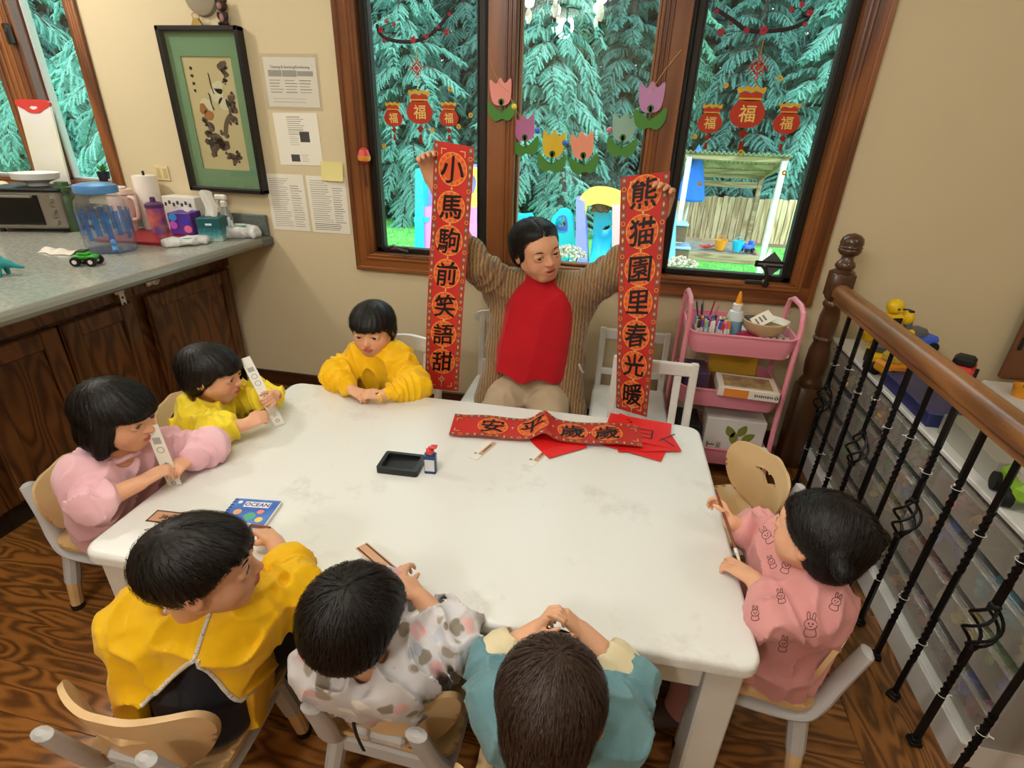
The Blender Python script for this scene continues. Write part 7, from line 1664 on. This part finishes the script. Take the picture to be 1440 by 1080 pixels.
mb = MB(); mb.prism([poly2([(-.105, .49), (-.1, .515), (0, .52), (.1, .515), (.105, .49), (.06, .47), (.03, .455), (-.03, .455), (-.06, .47)], 3), poly2([(-.03, .482), (0, .492), (.03, .482), (0, .47)], 3)[::-1]], .015, TR(0, -.001, 0) @ M); mb.obj('handle_rim', P_red, t, 40)
# green flask, tumbler, towel roll
lathe_thing('green_flask', 'dark green drinking flask beside the toaster oven', 'flask', V(-2.905, 2.42, CT), [(.001, 0), (.036, 0), (.038, .01), (.038, .17), (.03, .19), (.026, .195), (.026, .205), (.04, .205), (.04, .225), (.032, .228), (.03, .25), (.001, .25)], pm('flask_green', (64, 92, 62), .35), 'flask')
t = lathe_thing('pink_tumbler', 'large pale pink insulated tumbler with handle', 'tumbler', V(-2.60, 2.46, CT), [(.001, 0), (.04, 0), (.042, .01), (.046, .08), (.062, .12), (.064, .215), (.06, .225), (.001, .228)], pm('tumbler_pink', (232, 200, 188), .4), 'cup'); mb = MB(); mb.lathe([(.0645, .196), (.0645, .203)], 26, cap=False); mb.obj('steel_band', M_steel, t)
mb = MB(); mb.tube(spline([(.06, -.01, .19), (.10, -.02, .185), (.108, -.02, .15), (.10, -.02, .09), (.056, -.01, .075)], 4), .009, 8); mb.obj('handle', pm('tumbler_pink', (232, 200, 188), .4), t); mb = MB(); mb.box((0, 0, .234), (.07, .04, .014), .005); mb.obj('lid', M_wpl, t)
t = thing('paper_towel_roll', 'upright white paper towel roll on a black stand', 'paper towel', V(-2.53, 2.57, CT)); mb = MB(); mb.lathe([(.02, .012), (.056, .012), (.058, .02), (.058, .28), (.055, .288), (.02, .288)], 26); mb.obj('roll', pm('towel_white', (236, 228, 218), .9, bump=(90, .3, .002)), t, 40); mb = MB(); mb.lathe([(.001, 0), (.075, 0), (.075, .01), (.001, .012)], 24); mb.tube([(0, 0, .01), (0, 0, .31)], .006, 8); mb.obj('stand', M_blk, t)
# boxes
def carton(name, label, cat, loc, sz, rz, m, extra=None):
    t = thing(name, label, cat, loc, rz); mb = MB(); mb.box((0, 0, sz[2]/2), sz, .003); mb.obj('carton', m, t); 
    if extra: extra(t)
    return t
def boxprint(t):
    mb = MB(); r_ = random.Random(6)
    for k in range(7): mb.box((-.08+.025*k, -.0455, .15+.01*(k % 2)), (.014, .001, .018))
    mb.obj('print', M_txtd, t, 0)
carton('white_carton', 'white printed carton against the wall behind the tissue boxes', 'box', V(-2.34, 2.60, CT), (.20, .09, .19), 0, pm('carton_white', (232, 228, 220), .6), boxprint)
def purple(t):
    for k, (x, z, c) in enumerate(((-.035, .05, (200, 90, 200)), (.03, .07, (70, 60, 190)), (.035, .03, (230, 120, 160)), (-.03, .09, (60, 140, 220)))): mb = MB(); mb.prism(disc(.02, 14, (x, z)), .0006, TR(0, -.0605, 0) @ Matrix.Rotation(math.pi/2, 4, 'X')); mb.obj('print', pm('tp_%d' % k, c, .5), t, 0)
    mb = MB(); mb.sheet(lambda u, v: (-.05+.1*u, .02*math.sin(u*5), .115+.02*v+.01*math.sin(u*7+v*3)), 10, 4); mb.obj('tissue', pm('tissue_white', (238, 236, 230), .9), t, 60, False)
carton('tissue_box', 'purple and blue patterned tissue box on the red tray', 'tissue box', V(-2.27, 2.50, CT+.016), (.115, .115, .11), .25, pm('box_purple', (70, 50, 140), .5, var=(12, (120, 60, 160))), purple)
def tissue_up(t):
    mb = MB(); mb.sheet(lambda u, v: (-.03+.06*u+.008*math.sin(v*5), .012*math.sin(u*6+v*2), .117+.13*v-.012*(u-.5)**2*4*v), 12, 8); mb.obj('tissue', pm('tissue_white', (238, 236, 230), .9), t, 60, False)
    mb = MB(); mb.box((0, -.0583, .085), (.03, .0008, .01)); mb.obj('logo', pm('logo_white', (230, 240, 240), .5), t, 0)
def gradbox():
    m = pm('box_teal', (20, 96, 104), .45); nt = m.node_tree; tt = NT(nt); b = nt.nodes['Principled BSDF']; tc = tt.n('ShaderNodeTexCoord'); sp = tt.n('ShaderNodeSeparateXYZ'); tt.l(tc.outputs['Generated'], sp.inputs[0]); ns = tt.n('ShaderNodeTexNoise'); ns.inputs['Scale'].default_value = 6; tt.l(tc.outputs['Generated'], ns.inputs[0]); ad = tt.n('ShaderNodeMath', operation='MULTIPLY_ADD'); ad.inputs[1].default_value = .5; tt.l(ns.outputs['Fac'], ad.inputs[0]); tt.l(sp.outputs['Z'], ad.inputs[2]); cr = tt.n('ShaderNodeValToRGB'); e = cr.color_ramp.elements; e[0].position = .3; e[0].color = lin((170, 196, 190)); e[1].position = .85; e[1].color = lin((14, 88, 96)); z = e.new(.55); z.color = lin((70, 150, 160)); tt.l(ad.outputs[0], cr.inputs[0]); tt.l(cr.outputs[0], b.inputs['Base Color']); return m
carton('tissue_box', 'teal cube tissue box with a tall pulled tissue', 'tissue box', V(-2.085, 2.47, CT), (.115, .115, .115), .35, gradbox(), tissue_up)
# spray bottle
t = lathe_thing('spray_bottle', 'clear spray bottle with white trigger beside the wall', 'spray bottle', V(-2.10, 2.60, CT), [(.001, 0), (.034, 0), (.036, .01), (.034, .09), (.022, .13), (.014, .14), (.014, .155)], glassy('bottle_frost', (225, 228, 230), .15, alpha_mix=.35, body=(210, 212, 214)), 'bottle', 20); mb = MB(); mb.lathe([(.018, .15), (.018, .172), (.012, .18)], 14); mb.box((-.012, 0, .195), (.07, .022, .03), .008); mb.tube([(-.03, 0, .185), (-.042, 0, .16), (-.036, 0, .14)], .005, 6); mb.obj('trigger', M_wpl, t)
# soft wipe packs
def pack(label, loc, w, d, h, rz, seed, m):
    t = thing('wipes_pack', label, 'wipes', loc, rz); S = SDF(.005); S.k = .02; S.ell((0, 0, h*.5), (w*.55, d*.55, h*.55)); S.cone((-w*.4, 0, h*.4), (w*.4, 0, h*.4), h*.42, h*.42)
    for q in (-1, 1): S.cone((q*w*.42, -d*.35, h*.3), (q*w*.42, d*.35, h*.3), h*.28, h*.28)
    pf = folds(.006, 60, seed); S.post = lambda X, Y, Z_, dd: np.maximum(pf(X, Y, Z_, dd), .0005-Z_).astype(np.float32); link('pack', S.mesh('pack', m, 1), t); mb = MB(); mb.box((.01, -d*.2, h*1.02), (.05, .03, .004), .001); mb.obj('flap', pm('flap_green', (120, 180, 170), .5), t); return t
M_wipe = pm('wipes_film', (226, 226, 222), .35, var=(40, (196, 200, 206))); M_tw = pm('wipes_tissue', (236, 236, 232), .9)
pack('full white wipes pack at the wall end of the counter', V(-1.995, 2.56, CT), .17, .10, .065, .4, 1, M_wipe); pack('flattened white wipes pack in front of the teal tissue box', V(-2.12, 2.31, CT), .19, .10, .035, .75, 2, M_wipe)
t = thing('wipe_tissue', 'white wipe sticking up from the full wipes pack', 'tissue', V(-2.03, 2.53, CT+.068)); mb = MB(); mb.sheet(lambda u, v: (-.03+.06*u, .015*math.sin(u*5), -.004+.045*v*(1-.6*abs(u-.4))), 8, 5); mb.obj('wipe', M_tw, t, 60, False)
# colourful tumbler
t = lathe_thing('patterned_tumbler', 'rainbow patterned tumbler with purple lid on the red tray', 'tumbler', V(-2.405, 2.46, CT+.016), [(.001, 0), (.034, 0), (.036, .02), (.042, .13), (.001, .13)], pm('tumbler_rainbow', (226, 120, 60), .4, var=(18, (120, 70, 170), 2)), 'cup'); mb = MB(); mb.lathe([(.044, .128), (.044, .145), (.03, .155), (.014, .156), (.012, .18), (.001, .182)], 20); mb.obj('lid', pm('lid_purple', (90, 50, 100), .4), t)
# red tray
t = thing('red_tray', 'flat dark red serving tray under the tumblers', 'tray', V(-2.36, 2.41, CT), .08); mb = MB(); mb.prism(rrect(.46, .36, .02, 4), .015); mb.obj('base', pm('tray_red', (150, 26, 40), .35), t, 40)
t = thing('glass_cup', 'small clear glass cup on the red tray', 'cup', V(-2.30, 2.36, CT+.016)); mb = MB(); mb.lathe([(.001, .001), (.025, .001), (.03, .06)], 20, cap=False); mb.obj('cup', M_clear, t, 50)
# phone chargers, cloth, teal toy, sill plant
t = thing('white_cloth', 'crumpled white cloth lying on the counter beside the jug', 'cloth', V(-2.50, 1.98, CT)); mb = MB(); mb.sheet(lambda u, v: (-.08+.17*u, -.045+.09*v+.01*math.sin(u*9), .003+.018*abs(math.sin(u*6+v*3))*math.sin(math.pi*min(1, max(0, v)))), 22, 12, .002); mb.obj('cloth', pm('cloth_white', (226, 218, 206), .9), t, 60)
t = thing('dinosaur_toy', 'teal plastic dinosaur toy at the counter edge', 'toy', V(-2.35, 1.60, CT), math.radians(200)); S = SDF(.004); S.k = .012
S.chain([(-.09, 0, .03), (-.04, 0, .045), (.0, 0, .055), (.045, 0, .065), (.065, 0, .10), (.085, 0, .105)], [.006, .014, .026, .022, .013, .013])
for x in (-.015, .035):
    for y in (-.018, .018): S.cone((x, y, .045), (x, y*1.3, .006), .011, .009)
link('dinosaur_body', S.mesh('dinosaur_body', plastic('teal_toy', (24, 140, 146)), 1), t)
q = aty(148, 252, YW+.0); t = thing('sill_plant', 'small leafy plant in a dark pot on the counter window sill', 'plant', V(-2.92, YW+.035, 1.151)); mb = MB(); mb.lathe([(.001, 0), (.026, 0), (.032, .05), (.029, .05), (.026, .04), (.001, .04)], 16); mb.obj('pot', pm('pot_dark', (40, 36, 48), .5), t, 40); lr = random.Random(3)
for k in range(18):
    a = lr.random()*6.28; L = lr.uniform(.03, .06); mb = MB(); el = lr.uniform(.3, 1.2); mb.sheet(lambda u, v: (L*u*math.cos(a)*math.cos(el)+(v-.5)*.016*math.sin(math.pi*u)*-math.sin(a), L*u*math.sin(a)*.5*math.cos(el)+(v-.5)*.016*math.sin(math.pi*u)*math.cos(a), .045+L*u*math.sin(el)), 4, 2, .0006); mb.obj('leaf', M_felt, t, 60)

# ================================================================== on the cart
CB = .658+.001
t = thing('marker_box', 'clear box packed with upright markers on the pink cart', 'box', V(.435, 2.30, CB)); mb = MB()
for c, sz in (((0, 0, .0015), (.15, .09, .003)), ((-.075, 0, .04), (.002, .09, .08)), ((.075, 0, .04), (.002, .09, .08)), ((0, -.045, .04), (.15, .002, .08)), ((0, .045, .04), (.15, .002, .08))): mb.box(c, sz)
mb.obj('tub', M_clear, t, 0)
mkc = [(220, 50, 60), (240, 130, 40), (60, 150, 80), (60, 90, 200), (230, 110, 170), (120, 70, 160), (240, 210, 80), (60, 60, 60), (240, 240, 240), (120, 200, 220)]; MKM = []
for c in mkc:
    q = MB(); q.m = 0; q.lathe([(.001, 0), (.006, 0), (.006, .085), (.001, .085)], 8); q.m = 1; q.lathe([(.0066, .085), (.0066, .112), (.005, .118), (.001, .118)], 8); MKM.append(q.mesh('marker', [M_wpl, pm('marker_%d_%d_%d' % c, c, .4)], 40))
cr_ = random.Random(12); CN = ['red', 'orange', 'green', 'blue', 'pink', 'purple', 'yellow', 'black', 'white', 'pale blue']
for i in range(9):
    for j in range(5):
        k = cr_.randrange(10); o = link('marker', MKM[k]); o.location = (.435-.062+.0155*i, 2.30-.032+.016*j, CB+.004+cr_.uniform(0, .012)); o.rotation_euler = (cr_.uniform(-.06, .06), cr_.uniform(-.06, .06), 0); tag(o, f'{CN[k]} capped marker standing in the clear marker box', 'marker', 'markers in the clear box')
def pencil(label, a, b, c, r=.0035): mb = MB(); mb.tube([a, Vector(a).lerp(b, .92), b], [r, r, .0005], 6); o = mb.obj('pencil', pm('pencil_%d_%d_%d' % c, c, .4)); tag(o, label, 'pencil')
pc0 = V(.415, 2.40, CB)
t = thing('pencil_cup', 'dark mesh cup of pencils behind the markers', 'cup', pc0); mb = MB(); mb.lathe([(.001, 0), (.036, 0), (.038, .095), (.036, .095), (.034, .003), (.001, .003)], 18); mb.obj('cup', M_blk, t)
for k, (dx, dy, c, lab) in enumerate(((-.05, .01, (40, 50, 120), 'dark blue pencil leaning outward in the pencil cup'), (-.02, .02, (120, 130, 140), 'grey pencil in the pencil cup'), (.05, .0, (214, 120, 130), 'long pink pencil leaning toward the glue in the pencil cup'), (.03, .02, (160, 40, 50), 'maroon pencil in the pencil cup'), (-.03, -.02, (60, 40, 40), 'dark brown pencil in the pencil cup'))): pencil(lab, pc0+V(dx*.2, dy*.2, .006), pc0+V(dx, dy, .17+.01*(k % 2)), c)
t = thing('glue_bottle', 'white glue bottle with orange twist cap on the cart', 'glue bottle', V(.535, 2.38, CB)); t.scale = (1.25, 1.25, 1.35); mb = MB(); mb.lathe([(.001, 0), (.026, 0), (.028, .01), (.028, .09), (.022, .108), (.014, .112), (.014, .12), (.001, .12)], 20, sq=None); mb.obj('bottle', pm('glue_white', (214, 226, 232), .35), t, 40)
mb = MB(); mb.lathe([(.0285, .03), (.0285, .08)], 20, cap=False); mb.obj('label_wrap', pm('glue_label', (120, 170, 200), .5), t); mb = MB(); mb.lathe([(.016, .114), (.016, .132), (.008, .136)], 16); mb.obj('collar', M_wpl, t); mb = MB(); mb.lathe([(.011, .134), (.009, .15), (.004, .172), (.001, .173)], 14); mb.obj('twist_cap', P_org, t)
t = thing('woven_bowl', 'round tan bowl full of cards on the cart', 'bowl', V(.655, 2.36, CB+.064)); mb = MB(); mb.lathe([(.001, 0), (.06, 0), (.085, .025), (.094, .06), (.09, .062), (.078, .03), (.055, .008), (.001, .006)], 28); mb.obj('bowl', pm('bowl_tan', (196, 172, 130), .5, bump=(90, .4, .002)), t, 50)
def card(label, loc, w, d, e, m, name='paper_card', cat='card', marks=None):
    t = thing(name, label, cat, loc); t.rotation_euler = e; mb = MB(); mb.sheet(lambda u, v: ((u-.5)*w, (v-.5)*d, .003*math.sin(u*3)), 6, 2, .0006); mb.obj('card', m, t, 60)
    if marks:
        mb = MB()
        for k in range(marks): mb.box((-.3*w+.2*w*k, 0, .0045), (.08*w, d*.5, .0006))
        mb.obj('print', M_txt, t, 0)
card('folded white card standing up in the tan bowl', V(.635, 2.33, CB+.135), .085, .055, (.6, -.5, .3), M_paper, marks=3); card('white card lying over the rim of the tan bowl', V(.71, 2.34, CB+.128), .075, .055, (.25, .2, -.3), M_paper); card('dark card inside the tan bowl', V(.63, 2.40, CB+.115), .09, .06, (.1, .1, .5), M_txtd)
card('magenta booklet lying flat under the tan bowl', V(.62, 2.315, CB+.057), .16, .14, (0, 0, -.1), pm('booklet_magenta', (200, 50, 100), .5), 'booklet', 'booklet'); card('white printed leaflet at the side of the cart top', V(.69, 2.30, CB+.061), .12, .10, (0, 0, -.3), M_paper, marks=4)
for k in range(4): card(f'white paper sheet {["lowest", "second", "third", "topmost"][k]} in the small stack beside the markers', V(.535, 2.275, CB+.030+.003*k), .055, .075, (0, 0, -.5+.12*k), M_paper)
carton('paper_ream', 'white stack of paper under the tan bowl on the cart', 'paper stack', V(.655, 2.37, CB), (.19, .25, .055), 0, M_paper)
# middle tray
MT = .406+.001
carton('purple_box', 'dark purple box on the middle shelf of the cart', 'box', V(.41, 2.36, MT), (.10, .16, .13), 0, pm('box_plum', (74, 56, 84), .5))
def gamebox(t):
    mb = MB(); mb.box((-.05, -.0805, .022), (.1, .001, .038)); mb.obj('orange_panel', pm('panel_orange', (232, 140, 60), .5), t, 0)
    mb = MB()
    for k in range(9): mb.box((.028+.0085*k, -.0808, .022), (.006, .0008, .010+.003*(k % 3 == 0)))
    mb.obj('faded_lettering', M_txt, t, 0); mb = MB(); mb.prism([disc(.008, 12, (.112, .022)), disc(.004, 10, (.112, .022))[::-1]], .0006, TR(0, -.081, 0) @ Matrix.Rotation(math.pi/2, 4, 'X')); mb.obj('emblem', M_txtd, t, 0)
    mb = MB(); mb.box((0, 0, .0452), (.2, .12, .0006)); mb.obj('lid_picture', pm('lid_art', (150, 110, 90), .5, var=(20, (190, 170, 110))), t, 0)
carton('craft_set_box', 'flat white and orange craft set box jutting from the cart', 'box', V(.62, 2.275, MT+.065), (.25, .16, .045), -.05, pm('box_cream', (236, 228, 216), .5), gamebox)
card('yellow folder standing in the middle shelf', V(.60, 2.515, MT+.10), .22, .14, (1.25, 0, 0), pm('folder_yellow', (222, 178, 40), .5), 'yellow_folder', 'folder'); carton('craft_box', 'brown craft box under the white and orange box', 'box', V(.61, 2.38, MT), (.22, .20, .062), 0, pm('box_brown', (150, 110, 80), .6)); card('crumpled yellow paper under the purple box', V(.50, 2.285, MT+.012), .07, .06, (.2, .3, .3), pm('folder_yellow', (222, 178, 40), .5))
# lowest tray
BT = .111+.001
def veg(t):
    g = pm('print_leaf', (132, 140, 60), .6); mb = MB()
    for x, z, a in ((-.02, .15, .5), (.03, .16, -.4), (.0, .12, 0), (.06, .13, -.9)): mb.prism([(q[0]*math.cos(a)-q[1]*math.sin(a)+x, q[0]*math.sin(a)+q[1]*math.cos(a)+z) for q in poly2([(0, -.03), (.02, 0), (0, .035), (-.02, 0)], 4)], .0006, TR(0, -.0605, 0) @ Matrix.Rotation(math.pi/2, 4, 'X'))
    mb.prism([disc(.022, 14, (.05, .02)), disc(.012, 12, (.05, .02))[::-1]], .0006, TR(0, -.0605, 0) @ Matrix.Rotation(math.pi/2, 4, 'X')); mb.obj('leaf_print', g, t, 0); mb = MB()
    for k, (txt, x, z, s, r_) in enumerate((('OT', -.095, .055, .05, 1.57), ('RNERS', -.06, .055, .024, 1.57))):
        vs, fs = text2d(txt, s, .01); c_, s_ = math.cos(r_), math.sin(r_); mb.add([(x+a*c_-b*s_, -.0612, z+a*s_+b*c_) for a, b, _ in vs], fs)
    mb.obj('lettering', pm('print_olive', (84, 92, 60), .6), t, 0, False)
carton('tall_white_box', 'tall white box with green leaf print on the bottom shelf of the cart', 'box', V(.62, 2.33, BT), (.26, .12, .215), 0, pm('box_white2', (230, 228, 222), .5), veg)
carton('dark_box', 'dark box beside the tall white box at the bottom of the cart', 'box', V(.42, 2.36, BT), (.10, .18, .16), 0, pm('box_dark', (40, 42, 40), .6))

# ================================================================== on the toy rack
RT = SH
rb = thing('toy_robot', 'yellow and black toy robot standing on the toy rack', 'toy robot', V(1.17, 2.44, RT), math.radians(200)); rb.scale = (1.25,)*3; M_ry = plastic('robot_yellow', (244, 204, 30)); M_rg = pm('robot_grey', (110, 116, 124), .4, .4)
mb = MB(); mb.box((0, 0, .115), (.075, .05, .06), .012); mb.box((0, 0, .075), (.05, .04, .03), .008); rbt = mb.obj('torso', M_ry, rb); mb = MB(); mb.box((0, .027, .122), (.04, .006, .03), .003); mb.obj('chest_plate', M_blk, rbt)
mb = MB(); mb.ell((0, 0, .17), (.026, .026, .026), 14, 10); mb.box((0, .012, .162), (.034, .03, .018), .005); hd_ = mb.obj('head', M_ry, rb); mb = MB(); mb.box((-.01, .0285, .168), (.008, .003, .005)); mb.box((.01, .0285, .168), (.008, .003, .005)); mb.obj('eyes', M_blk, hd_)
for q in (-1, 1):
    mb = MB(); mb.ell((q*.06, 0, .13), (.024, .024, .026), 12, 8); ar = mb.obj('arm', M_ry, rb); mb = MB(); mb.tube([(q*.068, 0, .12), (q*.074, .006, .09)], .014, 10); mb.obj('elbow', M_rg, ar); mb = MB(); mb.box((q*.078, .01, .07), (.032, .034, .04), .008); mb.obj('fist', M_ry, ar); mb = MB(); mb.box((q*.062, 0, .152), (.02, .03, .008), .003); mb.obj('shoulder_plate', M_blk, ar)
    mb = MB(); mb.tube([(q*.02, 0, .07), (q*.026, 0, .03)], [.016, .018], 10); mb.box((q*.028, .008, .012), (.034, .055, .024), .006); mb.obj('leg', M_ry, rb)
def toybox(name, label, cat, loc, sz, m, rz=0): return carton(name, label, cat, loc, sz, rz, m)
toybox('navy_toy_box', 'dark navy toy box lying on the toy rack', 'box', V(1.19, 1.93, RT), (.28, .36, .05), pm('box_navy', (34, 40, 92), .4, var=(8, (52, 56, 116))))
def vehicle(label, loc, rz, m, m2, L=.16):
    t = thing('toy_vehicle', label, 'toy', loc, rz); mb = MB(); mb.box((0, 0, .05), (L, .08, .05), .012); mb.obj('body', m, t); mb = MB(); mb.box((-L*.12, 0, .09), (L*.5, .07, .04), .012); mb.obj('cabin', m2, t)
    for x in (-L*.3, L*.3):
        for y in (-.042, .042): mb = MB(); mb.lathe([(.001, -.01), (.026, -.01), (.026, .01), (.001, .01)], 14, TR(x, y, .026) @ Matrix.Rotation(math.pi/2, 4, 'X')); mb.obj('wheel', M_rubber, t)
vehicle('yellow toy digger beside the newel on the toy rack', V(1.10, 2.27, RT), 1.2, M_ry, M_rg); vehicle('blue toy truck behind the robot', V(1.33, 2.51, RT), .4, P_blu, M_rg, .18); vehicle('red toy car at the back of the toy rack', V(1.36, 2.20, RT), 1.0, P_red, M_blk, .14); vehicle('orange toy car in front of the navy toy box', V(1.10, 2.15, RT), 0.3, P_org, P_yel, .12)
toybox('clear_blocks_box', 'pale translucent box of blocks on the toy rack', 'box', V(1.21, 1.58, RT), (.28, .28, .07), glassy('box_clear', (226, 228, 226), .05, alpha_mix=.45, body=(206, 204, 190)))
vehicle('lime toy truck on the toy rack beside the translucent box', V(1.10, 1.365, RT), 1.3, plastic('lime', (150, 200, 60)), M_wpl, .13)
toybox('green_toy_box', 'green toy box at the end of the toy rack', 'box', V(1.24, 1.20, RT), (.26, .22, .08), pm('box_green', (46, 110, 84), .5))
# white side table with a plant tip, brown panel
t = thing('white_side_table', 'white topped low table past the toy rack', 'table', V(1.95, 2.25, 0)); mb = MB(); mb.box((0, 0, .52), (.55, .62, .03), .008); mb.obj('top', M_stw, t)
for x in (-.24, .24):
    for y in (-.27, .27): mb = MB(); mb.box((x, y, .2525), (.04, .04, .505), .004); mb.obj('leg', M_stw, t)
q = aty(1442, 470, 2.60); t = thing('brown_panel_door', 'brown wooden cupboard door panel leaning at the wall', 'door panel', V(2.08, 2.57, .536), 0); mb = MB(); mb.box((0, .04, .22), (.62, .024, .44), .004); mb.obj('panel', wood('panel_brown', (116, 72, 44), (140, 92, 60), 1, 'Z', .5, 8, 2, 0, .3), t); mb = MB(); mb.box((-.29, .024, .17), (.014, .008, .06), .002); mb.obj('hinge', M_blk, t)
t = thing('potted_sprout', 'single green sprout in a small orange pot on the white side table', 'plant', V(1.74, 2.40, .5355)); mb = MB(); mb.lathe([(.001, 0), (.03, 0), (.04, .05), (.036, .05), (.03, .04), (.001, .04)], 16); mb.obj('pot', P_org, t); mb = MB(); mb.tube([(0, 0, .04), (-.01, 0, .12), (.012, 0, .2), (.01, 0, .27)], [.006, .006, .009, .001], 8); mb.obj('stem', pm('sprout_green', (120, 150, 50), .6), t)
